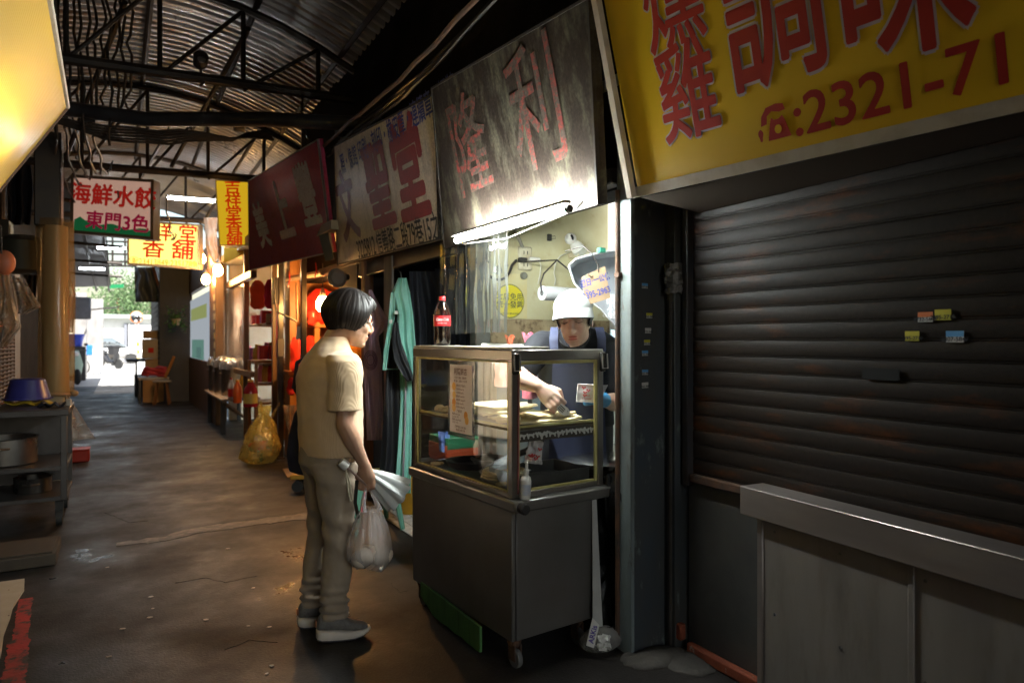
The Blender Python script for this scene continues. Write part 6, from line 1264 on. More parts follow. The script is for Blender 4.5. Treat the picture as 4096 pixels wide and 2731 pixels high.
t = thing('mop', 'hanging mop stick with a white price tag beside the post', 'mop', onD(1190, 1340, 7.1)); b = B(); b.tube([onD(1186, 1130, 7.15), onD(1188, 1290, 7.1)], .012, 6); build(b, 'handle', wood, t); b = B(); b.quad_slab(onD(1182, 1358, 7.05), onD(1200, 1356, 7.05), onD(1204, 1305, 7.05), onD(1190, 1305, 7.05), .003); build(b, 'tag', whiteplastic, t, smooth=0)
b = B(); b.tube([onD(1095, 1110, 7.0), onD(1098, 1190, 7.0), onD(1106, 1245, 7.0), onD(1140, 1262, 7.0), onD(1186, 1285, 7.0)], .01, 6); build(b, 'cable', mat('grey_cable', (.3, .28, .22), .6), label='grey cable bending from the black post to the orange pillar', cat='cable')
for k, (u, v) in enumerate(((1155, 1120), (1262, 1085))):
    b = B(); b.tube([onD(u, v - 35, 6.9), onD(u + 4, v, 6.9), onD(u - 4, v + 28, 6.9)], [.004, .008, .004], 5); build(b, 'red_ribbon', redplastic, label=('thin red ribbon tied to the ceiling rail by the orange pillar', 'thin red ribbon tied above the bare bulb')[k], cat='ribbon')
# dolly, clear bag, rubbish bag
p = onZ(1200, 1960); t = thing('hand_dolly', 'low yellow wooden dolly on black wheels behind the woman', 'dolly', (p.x, p.y, 0)); ya = mat('yellow_dolly', (.5, .28, .03), .5, c2=(.38, .2, .03), vs=6)
q0 = onZ(1160, 1880, .14); b = B(); Md = Matrix.Translation((q0.x + .28, q0.y - .25, .14)) @ Matrix.Rotation(R(-20), 4, 'Z'); b.box(-.3, .3, -.22, .22, -.02, .02, .006, Md); build(b, 'deck', ya, t)
for sx in (-1, 1):
    for sy in (-1, 1): b = B(); b.lathe([(.02, -.02), (.05, -.02), (.05, .02), (.02, .02)], 14, Md @ Matrix.Translation((.24 * sx, .17 * sy, -.085)) @ Matrix.Rotation(R(90), 4, 'X')); b.box(.24 * sx - .012, .24 * sx + .012, .17 * sy - .03, .17 * sy + .03, -.06, -.02, 0, Md); build(b, 'wheel', rubber, t)
def sack(label, u, vb, d, w_, h, m, seed, knot=.25, cat='bag', name='rubbish_bag', z0=0.005, part=None):
    p = onD(u, vb, d); b = B(); n_, k_ = 30, 18; vs = []
    for i in range(k_ + 1):
        f = i / k_; r = (1 - .72 * (max(0, f - .38) / .45) ** 1.2) if f < .83 else .28 + .5 * (f - .83)
        r = max(r, .2) * min(1, .72 + f * 3)
        for j in range(n_):
            a = 2 * math.pi * j / n_; rr = r * (1 + .1 * math.sin(7 * a + seed) * f + .3 * wob(math.cos(a) * 1.3, math.sin(a) * 1.3, f * 3 + seed) + .16 * wob(math.cos(a) * 4, math.sin(a) * 4, f * 5 + seed) + .07 * wob(j * 1.1, i * .9, seed)); vs.append((p.x + w_ * rr * math.cos(a) + .12 * h * max(0, f - .6), p.y + w_ * rr * math.sin(a) * .8, z0 + h * f))
    b.add(vs, [(i * n_ + j, i * n_ + (j + 1) % n_, (i + 1) * n_ + (j + 1) % n_, (i + 1) * n_ + j) for i in range(k_) for j in range(n_)] + [tuple(range(n_))[::-1]])
    return b, p
t = thing('rubbish_bag', 'knotted yellow translucent rubbish bag full of peelings by the post', 'bag', onD(1045, 1845, 7.45)); b, p = sack('', 1045, 1849, 7.5, .2, .62, None, 2.)
build(b, 'film', film('yellow_bag_film', (.93, .84, .45), .05, .18, bump=1., bs=20, haze=.3, hazec=(.85, .72, .25)), t, smooth=32)
for q, (dx, dz) in enumerate(((-.03, .6), (.06, .58))):
    b = B(); b.grid(lambda i, j, dx=dx, dz=dz: (p.x + .06 + dx * (1 + 1.3 * j) + .045 * (i - .5) * (1 - .5 * j), p.y + .03 * math.sin(i * 7 + j * 3), .5 + (dz - .44) * j * 1.1), 6, 6); build(b, 'tied_ear', MATS['yellow_bag_film'], t)
gar = [mat('peelings_%d' % k, c_, .7, bump=.4, bs=30) for k, c_ in enumerate(((.35, .16, .03), (.06, .12, .06), (.45, .32, .1), (.4, .05, .02)))]
for k in range(14):
    a = rnd.uniform(0, 6.28); r = rnd.uniform(.02, .13); b = B(); b.ell((p.x + r * math.cos(a), p.y + r * math.sin(a) * .8, .05 + rnd.uniform(0, .17)), rnd.uniform(.03, .06), rnd.uniform(.03, .06), rnd.uniform(.02, .04), 8, 5, Matrix.Rotation(rnd.uniform(0, 3), 4, 'X')); build(b, 'peelings', gar[k % 4], t)
t = thing('clear_sack', 'tall clear plastic sack leaning on the orange pillar', 'bag', onD(1165, 1800, 7.0)); b = cloth([(1620, 1130, 1205), (1680, 1140, 1206), (1740, 1155, 1204), (1795, 1166, 1196)], 6.9, 2.5, .05, 3.); build(b, 'film', film('warm_clear_film', (.95, .88, .75), .1, .08, bump=.8, bs=14, haze=.2, hazec=(.7, .5, .3)), t, smooth=80)
b = B(); b.prism([tuple(onZ(u, v).to_2d()) for u, v in ((1130, 1880), (1245, 1868), (1255, 1905), (1150, 1915))], .012, Matrix.Translation((0, 0, .004))); build(b, 'cardboard_scrap', card, label='flattened cardboard scrap on the ground beside the rubbish bag', cat='cardboard', smooth=0)
# ---------------------------------------------------------------- incense shop: cabinet, goods, table with pots
t = thing('incense_shop', 'incense shop front with wooden frames and glass beneath yellow signs', 'shop', (1.7, 10, 0))
b = B(); b.box(1.62, 3.0, 12.3, 12.4, 0, 2.9); build(b, 'far_wall', mat('white_lit_wall', (.6, .56, .48), .7, c2=(.5, .42, .3), vs=3), t); b = B(); b.box(2.6, 2.7, 8.35, 12.3, 0, 2.9); build(b, 'back_wall', mat('white_lit_wall', (.6, .56, .48), .7), t)
b = B(); b.box(1.45, 2.7, 8.35, 12.4, 2.6, 2.7); build(b, 'ceiling', mat('yellowed_ceiling', (.5, .42, .28), .8), t)
frw = mat('amber_wood_frame', (.22, .11, .04), .4, 0, c2=(.14, .07, .025), vs=6, stretch=(3, 3, .5))
for u, X, w_ in ((1098, 1.62, .03), (985, 1.55, .035), (893, 1.52, .05), (872, 1.5, .04)):
    p = onX(u, 1300, X); b = B(); b.box(X - w_, X + w_, p.y - w_, p.y + w_, 0, 2.6, .005); build(b, 'frame_post', frw, t)
b = B(); b.box(1.48, 1.56, 9.3, 11.6, 2.15, 2.25, .005); build(b, 'frame_head', frw, t); b = B(); b.box(1.48, 1.56, 9.3, 11.6, .86, .93, .005); build(b, 'frame_sill', frw, t)
a, c = onX(978, 1300, 1.53), onX(900, 1300, 1.53); b = B(); b.box(1.525, 1.531, a.y, c.y, .93, 2.15); build(b, 'glass_panel', film('dusty_glass', (.8, .7, .6), .06, .1, haze=.25, hazec=(.5, .35, .25), bs=4), t)
tube_light('lit tube imitating a tube reflection above the red goods', onD(1040, 1268, 10.6), onD(1094, 1268, 9.9), .016, tubelight)  # lamp added in place of a reflected tube
t = thing('goods_shelf', 'orange wooden goods rack behind the yellow rubbish bag', 'shelf', onD(1065, 1640, 8.6))
x0 = onD(1066, 1600, 8.7)
for v in (1300, 1445, 1535, 1610):
    p = onD(1066, v, 8.9); b = B(); b.box(p.x - .13, p.x + .35, p.y - .12, p.y + .4, p.z - .015, p.z + .015, .004); build(b, 'rack_board', orangewood, t)
for sx, sy in ((-.12, -.11), (.33, -.11), (-.12, .39), (.33, .39)): b = B(); b.box(x0.x + sx - .02, x0.x + sx + .02, x0.y + .15 + sy - .02, x0.y + .15 + sy + .02, 0, 1.1 if sx > 0 else 1.08, .004); build(b, 'rack_leg', orangewood, t)
goods = [('jar', 'red_jar'), ('box', 'gold_box'), ('candle', 'red_candle')]
gm_ = [mat('goods_red', (.6, .03, .03), .3), mat('goods_gold', (.6, .35, .06), .3, .3), mat('goods_pink', (.65, .2, .25), .35), mat('goods_white', (.6, .56, .5), .4), mat('goods_purple', (.2, .08, .3), .4)]
cn = ['red', 'golden', 'pink', 'white', 'purple']
for k in range(44):
    lvl = (1440, 1530, 1300, 1440)[k % 4]; u = 965 + (k * 37) % 135 if lvl != 1530 else 1045 + (k * 17) % 55; d = 8.75 + .1 * (k % 4); p = onD(u, lvl, d); z0 = onD(1066, lvl, 8.9).z + .016; ci = (0, 1, 0, 2, 3, 0, 4, 1, 0, 2)[k % 10]; s = .035 + .016 * ((k * 5) % 3); b = B()
    if u < 1045: p = onX(u, lvl, 1.66); z0 = p.z
    if k % 2: b.lathe([(s * .9, 0), (s, .01), (s, s * 2.2), (s * .6, s * 2.7), (s * .62, s * 3.2)], 12, c=(p.x, p.y, z0)); nm = 'goods_jar'
    else: b.box(p.x - s, p.x + s, p.y - s * .8, p.y + s * .8, z0, z0 + s * 2.6, .004); nm = 'goods_box'
    build(b, nm, gm_[ci], label='small %s %s among offerings behind the shop glass' % (cn[ci], 'jar' if k % 2 else 'carton'), cat='jar' if k % 2 else 'carton', group='small offering goods: %s %s' % (cn[ci], 'jars' if k % 2 else 'cartons'))
b = B(); pz = onX(1000, 1440, 1.66); b.box(1.56, 2.0, 8.9, 10.6, pz.z - .03, pz.z - .001, .004); build(b, 'display_shelf', frw, label='brown display shelf of offerings behind the shop glass', cat='shelf'); b = B(); pz = onX(1000, 1300, 1.66); b.box(1.6, 2.0, 8.9, 10.6, pz.z - .025, pz.z - .001, .004); build(b, 'display_shelf', frw, label='upper brown display shelf under the hanging red bags', cat='shelf')
bundle('orange-red bag hanging in the incense shop opening', 1000, 1062, 1122, 1236, 9.2, mat('orange_red_bag', (.75, .1, .03), .25, bump=.6, bs=14), 7., 'red bags hanging in the incense shop', flat=.3); bundle('pink-red glossy bag hanging beside the black post', 1058, 1096, 1118, 1234, 8.9, mat('magenta_bag', (.7, .04, .12), .2, bump=.6, bs=14), 8., 'red bags hanging in the incense shop', flat=.3)
b = cloth([(1250, 1096, 1108), (1350, 1097, 1110), (1455, 1098, 1111)], 8.6, 1, .01, 1.); build(b, 'red_banner', redplastic, label='narrow red cloth strip hanging beside the black post', cat='banner', smooth=70)
t = thing('plank_table', 'rough plank trestle table in front of the incense shop', 'table', (1.5, 11.2, 0)); zt = .52
for k in range(4): b = B(); b.box(1.24 + .135 * k, 1.37 + .135 * k, 10.28, 12.35, zt - .035, zt, .006); build(b, 'plank', palewood, t)
for y in (10.5, 12.15):
    b = B(); b.box(1.27, 1.33, y - .03, y + .03, 0, zt - .036, .004); build(b, 'leg', black, t); b = B(); b.box(1.72, 1.78, y - .03, y + .03, 0, zt - .036, .004); build(b, 'leg', black, t)
    b = B(); b.tube([(1.3, y, zt - .06), (1.75, y, .1)], .025, 5); build(b, 'brace', palewood, t)
b = B(); b.tube([(1.3, 10.4, zt - .05), (1.34, 11.0, .15)], .022, 5); build(b, 'brace', palewood, t)
potm = mat('stainless_pot', (.45, .4, .35), .28, .9, c2=(.3, .25, .2), vs=5)
for k, (x, y, r, h) in enumerate(((1.42, 12.0, .15, .46), (1.45, 11.45, .16, .46), (1.5, 10.95, .17, .44))):
    lab = ('tall steel pot under plastic at the far end of the plank table', 'tall steel pot under plastic in the middle of the plank table', 'tall steel pot under plastic next to the bottles')[k]
    t = thing('stock_pot', lab, 'pot', (x, y, zt)); b = B(); b.lathe([(r * .97, 0), (r, .01), (r, h), (r * 1.04, h + .01), (r * 1.04, h + .02), (r * .98, h + .02), (r * .96, .02), (.001, .015)], 28, c=(x, y, zt + .001), capt=False); build(b, 'pot_body', potm, t)
    b = B(); n_ = 40
    def pf2(i, j, x=x, y=y, r=r, h=h, k=k): a = i * 6.2832; q = r * (.1 + 1.05 * j ** .6) * (1 + .05 * math.sin(9 * a + k)); return (x + q * math.cos(a), y + q * math.sin(a), zt + h + .10 * (1 - j ** 1.6) + .015 + .02 * wob(a, j * 3, k, 1.5) - .06 * max(0, j - .8) * 5)
    b.grid(pf2, n_, 10); build(b, 'plastic_cover', milky, t, smooth=80)
    for sy in (-1, 1): b = B(); b.tube([(x - r * .98, y - .05, zt + h * .75), (x - r - .03, y, zt + h * .75), (x - r * .98, y + .05, zt + h * .75)], .006, 5); build(b, 'handle', potm, t); break
def jug(label, u, vb, d, r, h, cb, cc, cl=None):
    p = onX(u, vb, d); p.z = zt; t = thing('bottle', label, 'bottle', p); b = B(); b.lathe([(r * .92, 0), (r, .012), (r, h * .55), (r * .85, h * .68), (r * .4, h * .88), (r * .34, h * .94)], 20, c=p + Vector((0, 0, .001))); build(b, 'bottle_body', cb, t)
    b = B(); b.lathe([(r * .42, h * .93), (r * .42, h), (r * .36, h * 1.01)], 14, c=p); build(b, 'cap', cc, t)
    if cl: b = B(); b.lathe([(r * 1.012, h * .14), (r * 1.012, h * .5)], 20, c=p, capb=False, capt=False); build(b, 'bottle_label', cl, t)
ory = mat('orange_cap', (.8, .35, .02), .4)
jug('large red juice jug with a yellow label on the plank table', 1002, 1582, 1.42, .085, .33, mat('red_juice', (.5, .03, .04), .2), ory, mat('yellow_label', (.75, .5, .1), .5)); jug('orange-red soft drink bottle with orange cap on the plank table', 950, 1588, 1.36, .055, .3, mat('orange_drink', (.7, .14, .03), .2), ory)
jug('yellow drink bottle standing behind the red jug', 968, 1575, 1.55, .05, .33, mat('yellow_drink', (.75, .4, .05), .2), ory); jug('clear bottle with a red cap and label next to the steel pots', 925, 1585, 1.36, .045, .3, mat('pale_bottle', (.5, .42, .36), .15), redplastic, redplastic)
bulb('glowing bare bulb nearest the vertical yellow sign', 872, 1078, 10.1, drop=.3); bulb('glowing bare bulb low over the steel pots', 824, 1115, 11.0, drop=.35); bulb('glowing bare bulb half behind the lit yellow sign', 806, 1032, 11.6, drop=.3)
b = B(); b.tube([onD(780, 880, 11), onD(815, 905, 11), onD(828, 950, 11.2), onD(826, 1000, 11.2)], .012, 6); build(b, 'cable', cable, label='black cable drooping from the roof to the bulbs', cat='cable')
# signs of the incense shop and the dumpling shop
lity = glow('lit_yellow_sheet', (1, .76, .16), .6); glow2 = glow('soft_glow_yellow_sheet', (1, .6, .02), .17); lredk = mat('sign_red', (.55, .015, .01), .5, emit=(.75, .03, 0), es=.15)
def boxsign(label, cs, d, m, fm, th, border, txt):
    P = [onD(u, v, d) if not hasattr(d, '__len__') else onD(u, v, d[k]) for k, (u, v) in enumerate(cs)]; o, ex, ey, n = signframe(P); P[2] = P[2] - n * (P[2] - P[0]).dot(n)
    t = thing('shop_sign', label, 'sign', P[0]); b = B(); b.quad_slab(*P, th); build(b, 'face', m, t, smooth=0)
    for p, q in ((P[0], P[1]), (P[1], P[2]), (P[2], P[3]), (P[3], P[0])):
        dv = (q - p).normalized(); w_ = n.cross(dv); bb = B(); bb.quad_slab(p + n * .008 + dv * .002 - w_ * .004, q + n * .008 - dv * .002 - w_ * .004, q + n * .008 + w_ * border - dv * .002, p + n * .008 + w_ * border + dv * .002, th + .016); build(bb, 'frame_bar', fm, t, smooth=0)
    for (s, u, v, size, mt, sx, fat) in txt: text(s, mt, t, onP(u, v, P[0], n), ex, ey, size, 0, sx=sx, fat=fat, lift=.004)
    return t, P, n, ex, ey
boxsign('brightly lit yellow sign with red characters hanging over the lane', ((510, 1058), (797, 1075), (797, 898), (510, 880)), 11.2, lity, mat('cream_frame', (.6, .5, .35), .5), .12, .03, (('吉 祥 堂', 650, 932, .33, lredk, .98, .016), ('香 舖', 672, 1002, .33, lredk, 1.15, .016), ('☎23413849·23517890', 658, 1052, .135, mat('ochre_num', (.6, .25, .02), .5, emit=(.8, .4, .02), es=.2), .9, .01)))
boxsign('upright yellow sign box with a column of five red characters', ((878, 982), (1000, 982), (994, 728), (862, 720)), 9.0, glow2, mat('cream_frame', (.6, .5, .35), .5), .18, .008, tuple((c_, 930 + k * 2, 752 + 52 * k, .2, lredk, 1.1, .02) for k, c_ in enumerate('吉祥堂香舖')))  # upright sign face has a weak even emission
t, P, n, ex, ey = boxsign('pink dumpling sign with red characters over green hills', ((283, 930), (612, 958), (614, 720), (286, 700)), 8.0, mat('pink_sheet_added_glow', (.62, .42, .34), .5, c2=(.55, .36, .28), vs=2, emit=(.9, .55, .42), es=.11), mat('brown_alu_frame', (.25, .2, .15), .45, .5), .14, .03, (('海鮮水餃', 452, 790, .26, whiteink, .98, .035), ('東門3色', 470, 893, .22, whiteink, .98, .03)))  # weak emission in face, letters and hills stands in for light falling on them
for s, u, v, size, fat, mt in (('海鮮水餃', 452, 790, .26, .018, mat('red_lettering_added_glow', (.55, .02, .015), .5, emit=(.8, .03, .02), es=.07)), ('東門3色', 470, 893, .22, .016, mat('crimson_lettering', (.5, .015, .08), .5, emit=(.7, .01, .1), es=.05))): text(s, mt, t, onP(u, v, P[0], n) , ex, ey, size, 0, sx=.98, fat=fat, lift=.0065)
b = B(); wq = (P[1] - P[0]).length; pts = [(0.03, .03), (wq - .03, .03)] + [(wq - .03 - k * (wq - .06) / 14, .15 + .02 * math.sin(k * 1.1) - .004 * (14 - k) + .03 * (k > 10) * (k % 2)) for k in range(15)]
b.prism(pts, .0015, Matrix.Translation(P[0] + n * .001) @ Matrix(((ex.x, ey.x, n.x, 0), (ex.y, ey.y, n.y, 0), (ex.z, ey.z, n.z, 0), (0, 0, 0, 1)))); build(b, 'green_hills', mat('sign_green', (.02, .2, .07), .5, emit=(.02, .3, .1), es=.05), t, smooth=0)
for u in (340, 560): a = onD(u, 715, 8.05); b = B(); b.cyl(a, Vector((a.x, a.y + .9, 3.1)), .008, n=5); build(b, 'hanging_wire', cable, t)
b = B(); yb_ = [onD(u, v, 9.6) for u, v in ((895, 1052), (990, 1010), (990, 965), (895, 985))]; b.quad_slab(*yb_, .02); bb_ = build(b, 'yellow_banner', mat('yellow_banner', (.65, .42, .03), .6, c2=(.6, .34, .02), vs=7), label='slanted yellow banner above the incense shop glass', cat='banner', smooth=0)
b = cloth([(870, 815, 870), (920, 820, 866), (985, 822, 868), (1050, 850, 880)], 10.8, 1.2, .05, 2.); build(b, 'plastic_sheet', mat('white_orange_sheet', (.55, .5, .45), .5, c2=(.6, .3, .12), vs=3), label='pale orange-white plastic sheet bunched beside the vertical sign', cat='sheet', smooth=70)
tube_light('lit ceiling tube between the dumpling sign and upright yellow sign', onD(668, 790, 9.7), onD(866, 806, 9.3), .018, lanetube)
# ---------------------------------------------------------------- door front beyond the incense shop
doorw = mat('brown_door', (.16, .075, .03), .5, 0, c2=(.11, .05, .02), vs=4, stretch=(4, 4, .5))
t = thing('door_front', 'brown shop front with a tall glazed door beyond the pots', 'shop front', (1.4, 14.5, 0))
def wallX(u0, u1, z0, z1, X, th, name, m, ch=.004): a, c = onX(u0, 1300, X), onX(u1, 1300, X); b = B(); b.box(X, X + th, min(a.y, c.y), max(a.y, c.y), z0, z1, ch); return build(b, name, m, t)
wallX(660, 860, 2.35, 3.0, 1.36, .1, 'transom', doorw); wallX(742, 845, 0, .96, 1.36, .1, 'door_panel', doorw); wallX(640, 668, 0, 2.9, 1.28, .1, 'post', wood); wallX(725, 745, 0, 2.35, 1.32, .12, 'post', wood); wallX(838, 862, 0, 2.4, 1.33, .12, 'post', frw)
wallX(668, 725, 0, 2.35, 1.5, .1, 'dark_recess', soot)
a, c = onX(746, 1300, 1.38), onX(838, 1300, 1.38); b = B(); b.box(1.385, 1.392, c.y, a.y, .97, 2.2); build(b, 'window_pane', glow('shop_glass_glow', (.62, .68, .74), .16), t)  # pane emission imitates the brightness seen in the glass
for (f0, f1, z0, z1, m) in ((.2, .7, .97, 1.35, glow('green_poster', (.3, .6, .5), .1)), (.1, .75, 1.75, 2.0, glow('lime_poster', (.6, .68, .25), .12)), (.3, .5, .99, 1.2, glow('dark_poster', (.2, .3, .4), .05))): b = B(); b.box(1.376, 1.382, c.y + (a.y - c.y) * f0, c.y + (a.y - c.y) * f1, z0, z1); build(b, 'poster', m, t)  # posters carry faint emission in place of light coming through them
for k in range(7): p = onX(857, 1190 + 38 * k, 1.325); b = B(); b.box(1.318, 1.3245, p.y - .1, p.y + .1, p.z - .05, p.z + .05); build(b, 'price_card', mat('cream_card', (.6, .5, .3), .6), t)
for k in range(6): p = onX(652, 1235 + 30 * k, 1.275); b = B(); b.box(1.268, 1.2745, p.y - .12, p.y + .12, p.z - .05, p.z + .05); build(b, 'price_card', mat('white_card', (.6, .58, .55), .6), t)
t = thing('hanging_plant', 'green plant hanging in a pot on the brown post', 'plant', onD(705, 1290, 14)); p = onD(704, 1300, 14.2)
b = B(); b.lathe([(.06, 0), (.09, .12), (.095, .13), (.08, .125)], 14, c=p); build(b, 'pot', mat('beige_pot', (.45, .36, .26), .7), t)
b = B()
for k in range(160):
    a = rnd.uniform(0, 6.28); r = rnd.uniform(.02, .26); z = p.z + .16 + rnd.uniform(-.28, .2) * (r / .2); c = Vector((p.x + r * math.cos(a) * .8, p.y + r * math.sin(a), z)); e = Vector((rnd.uniform(-1, 1), rnd.uniform(-1, 1), rnd.uniform(-.6, .6))).normalized() * .06; f = e.cross(Vector((rnd.random(), rnd.random(), 1))).normalized() * .018; b.add([c - e, c + f, c + e, c - f], [(0, 1, 2, 3)])
build(b, 'foliage', mat('plant_green', (.05, .14, .03), .5, c2=(.09, .2, .05), vs=20), t, smooth=0, kind='stuff'); b = B(); b.tube([p + Vector((0, 0, .12)), p + Vector((.02, 0, .6))], .006, 5); build(b, 'hanger', cable, t)
# dark shutter building and things stacked before it
t = thing('dark_building', 'dark shuttered building at the corner where the lane opens', 'building', (1.2, 19, 0)); dkm = mat('near_black_wall', (.02, .021, .025), .6, 0, c2=(.035, .035, .04), vs=4)
c0 = onZ(592, 1590); b = B(); b.box(.78, 1.4, 16.6, 21, 0, 3.2); build(b, 'wall', dkm, t)
for k in range(20): b = B(); b.box(.76, .779, 16.7, 19.5, .35 + k * .11, .44 + k * .11, .006); build(b, 'shutter_slat', mat('dark_slat', (.03, .033, .04), .5, .2), t)
aw = mat('blue_grey_awning', (.13, .15, .18), .5, 0, c2=(.08, .09, .11), vs=3, stretch=(1, 1, .3)); t = thing('rolled_awning', 'dark blue-grey awning cloth hanging at a slant over the boxes', 'awning', onD(600, 1200, 15))
b = cloth([(1068, 538, 612), (1120, 538, 628), (1180, 540, 646), (1208, 542, 650)], 15, 2.5, .12, 1.); build(b, 'cloth', aw, t, smooth=70); b = B(); b.tube([onD(612, 1066, 14.9), onD(652, 1205, 14.9)], .03, 6); build(b, 'pole', wood, t)
def carton(label, u0, u1, v0, v1, d, m, extra=None, ry=.2):
    a, c = onD(u0, v1, d), onD(u1, v0, d); w_ = (onD(u1, v1, d) - a).length / 2; mid = (a + onD(u1, v1, d)) / 2; Mx = Matrix.Translation((mid.x, mid.y, a.z)) @ Matrix.Rotation(-TH + rnd.uniform(-.08, .08), 4, 'Z'); h = c.z - a.z
    t = thing('carton', label, 'carton', (mid.x, mid.y, a.z)); b = B(); b.box(-w_, w_, 0, ry * 2, 0.002, h - .002, .008, Mx); build(b, 'box', m, t); b = B(); b.box(-w_ * .98, w_ * .98, ry * .9, ry * 1.1, h - .0015, h + .001, 0, Mx); build(b, 'tape', mat('brown_tape', (.3, .2, .1), .3), t); b = B(); b.box(-w_ * .3, w_ * .3, -.003, -.0005, h * .3, h * .55, 0, Mx)
    if extra: build(b, 'print', extra, t)
    return t
carton('brown carton on top of the stack by the dark shutter', 572, 640, 1322, 1354, 15, card); carton('white printed carton with a red mark in the stack', 567, 640, 1356, 1434, 14.9, mat('white_carton', (.5, .44, .38), .8, c2=(.44, .38, .32), vs=6), redplastic); carton('plain brown carton under the white printed one', 578, 652, 1436, 1474, 14.9, card); carton('orange-brown carton standing on the ground under the cushion', 570, 615, 1520, 1612, 14.4, mat('orange_carton', (.42, .22, .08), .7), None, .25)
b = cloth([(1470, 575, 655), (1490, 565, 662), (1502, 562, 664)], 14.6, 1.5, .05, 2., .08); build(b, 'red_cloth', mat('red_cushion', (.4, .03, .03), .7), label='folded red cloth lying on the low table by the cartons', cat='cloth', smooth=70)
t = thing('low_table', 'low dark table loaded with cartons beside the shutter', 'table', onZ(600, 1610)); p = onD(612, 1512, 14.6); b = B(); b.box(p.x - .28, p.x + .3, p.y - .15, p.y + .75, p.z - .03, p.z + .02, .006, None); build(b, 'table_top', mat('pale_table', (.4, .34, .28), .6), t)
for sx, sy in ((-.25, -.1), (.27, -.1), (-.25, .7), (.27, .7)): b = B(); b.box(p.x + sx - .025, p.x + sx + .025, p.y + sy - .025, p.y + sy + .025, 0, p.z - .03, .003); build(b, 'leg', black, t)
p = onD(648, 1612, 14.2); t = thing('bentwood_stool', 'small dark stool beside the orange-brown carton', 'stool', (p.x, p.y, 0)); hs = onD(648, 1525, 14.2).z
b = B(); b.lathe([(.17, -.02), (.18, -.01), (.18, .01), (.16, .02)], 18, c=(p.x, p.y, hs)); build(b, 'seat', palewood, t)
for k in range(4): a = k * 1.571 + .6; b = B(); b.tube([(p.x + .12 * math.cos(a), p.y + .12 * math.sin(a), hs - .02), (p.x + .2 * math.cos(a), p.y + .2 * math.sin(a), 0.005)], .018, 6); build(b, 'leg', wood, t)
b = B(); b.tube([onD(660, 1510, 14.3), onD(697, 1425, 14.3)], .03, 6); build(b, 'wooden_batten', orangewood, label='slanting wooden batten leaning over the small stool', cat='batten')
t = thing('counter_stand', 'dark counter with overhanging top left of the cartons', 'counter', onD(545, 1560, 16)); b = B(); p = onD(548, 1442, 16.3); b.box(p.x - .22, p.x + .3, p.y - .3, p.y + .6, p.z - .02, p.z + .04, .006); build(b, 'counter_top', dkm, t); b = B(); b.box(p.x - .05, p.x + .3, p.y - .2, p.y + .55, 0, p.z - .35, .01); build(b, 'body', dkm, t)
for sx in (-.02, .25): b = B(); b.box(p.x + sx - .02, p.x + sx + .02, p.y - .2, p.y - .16, p.z - .35, p.z - .02, .002); build(b, 'leg', dkm, t)
# ---------------------------------------------------------------- second, lower roof on the left and its lattice
t = thing('lean_to_roof', 'dark lean-to roof over the left shops at the far end', 'roof', (-.8, 18, 0))
b = B(); b.add([(-1.7, 12.7, 3.9), (-.2, 12.7, 3.75), (-.2, 26, 3.1), (-1.7, 26, 3.0)], [(0, 1, 2, 3)]); build(b, 'sheet', mat('dark_sheet_roof', (.05, .05, .055), .6, .2, c2=(.03, .03, .033), vs=3), t, smooth=0)
for y in (13, 15, 17, 19.5, 22): zz = 3.7 - (y - 12.7) * .049; beam((-1.6, y, zz - .08), (.1, y, zz - .14), .035, 'beam', ironm, t)
for x in (-1.2, -.6, -.25): beam((x, 12.8, 3.62), (x, 26, 2.95), .03, 'purlin', ironm, t)
t = thing('roof_lattice', 'open steel lattice against the sky beside the lit yellow sign', 'lattice', (.1, 17, 0))
for k, v in enumerate((965, 1015, 1045, 1062)): beam(onD(425, v, 18), onD(545, v + 3, 18), .028, 'bar', ironm, t)
for u in (450, 500): beam(onD(u, 940, 18), onD(u, 1062, 18), .03, 'bar', ironm, t)
tube_light('lit far tube higher under the dark lean-to roof', onD(386, 991, 15), onD(508, 993, 15), .022, tubefar); tube_light('lit far tube lower under the dark lean-to roof', onD(316, 1073, 17), onD(424, 1076, 17), .022, tubefar)
t = thing('green_street_sign', 'small green rectangular sign hanging where the lane opens', 'sign', onD(463, 1144, 24)); b = B(); b.quad_slab(onD(432, 1154, 24), onD(494, 1150, 24), onD(494, 1136, 24), onD(432, 1138, 24), .03); build(b, 'plate', mat('sign_green2', (.01, .2, .07), .5), t, smooth=0); b = B(); b.cyl(onD(433, 1140, 24), onD(433, 1080, 24), .02, n=5); build(b, 'rod', ironm, t)
# ---------------------------------------------------------------- far left side: walls, bins, bicycles, gas bottle
colm = mat('pale_plaster_pier', (.3, .29, .28), .8, 0, c2=(.16, .155, .15), vs=2, stretch=(1, 1, .5), bump=.2)
t = thing('left_far_building', 'grey plastered building with piers on the left far end', 'building', (-1.6, 26, 0))
for u0, u1, d, zt_ in ((305, 345, 24.0, 3.0), (352, 412, 27.5, 3.0)):
    a, c = onD(u0, 1480, d), onD(u1, 1480, d); b = B(); b.box(a.x - .1, c.x, a.y, a.y + .6, 0, zt_, .01); build(b, 'pier', colm, t)
b = B(); b.box(-1.95, -1.8, 20, 31, 0, 3.0); build(b, 'wall', colm, t); b = B(); p = onD(315, 1235, 20); b.box(p.x - .35, p.x + .3, p.y, p.y + .3, p.z - .3, p.z + .35, .03); build(b, 'duct_box', mat('grey_duct', (.2, .2, .22), .5, c2=(.12, .12, .13), vs=4), t)
beam(onD(240, 1250, 22), onD(470, 1228, 26), .03, 'awning_bar', ironm, t)
t = thing('gas_cylinder', 'tall pale grey gas cylinder standing beside the bicycle', 'gas cylinder', onD(387, 1497, 26)); p = onZ(387, 1497)
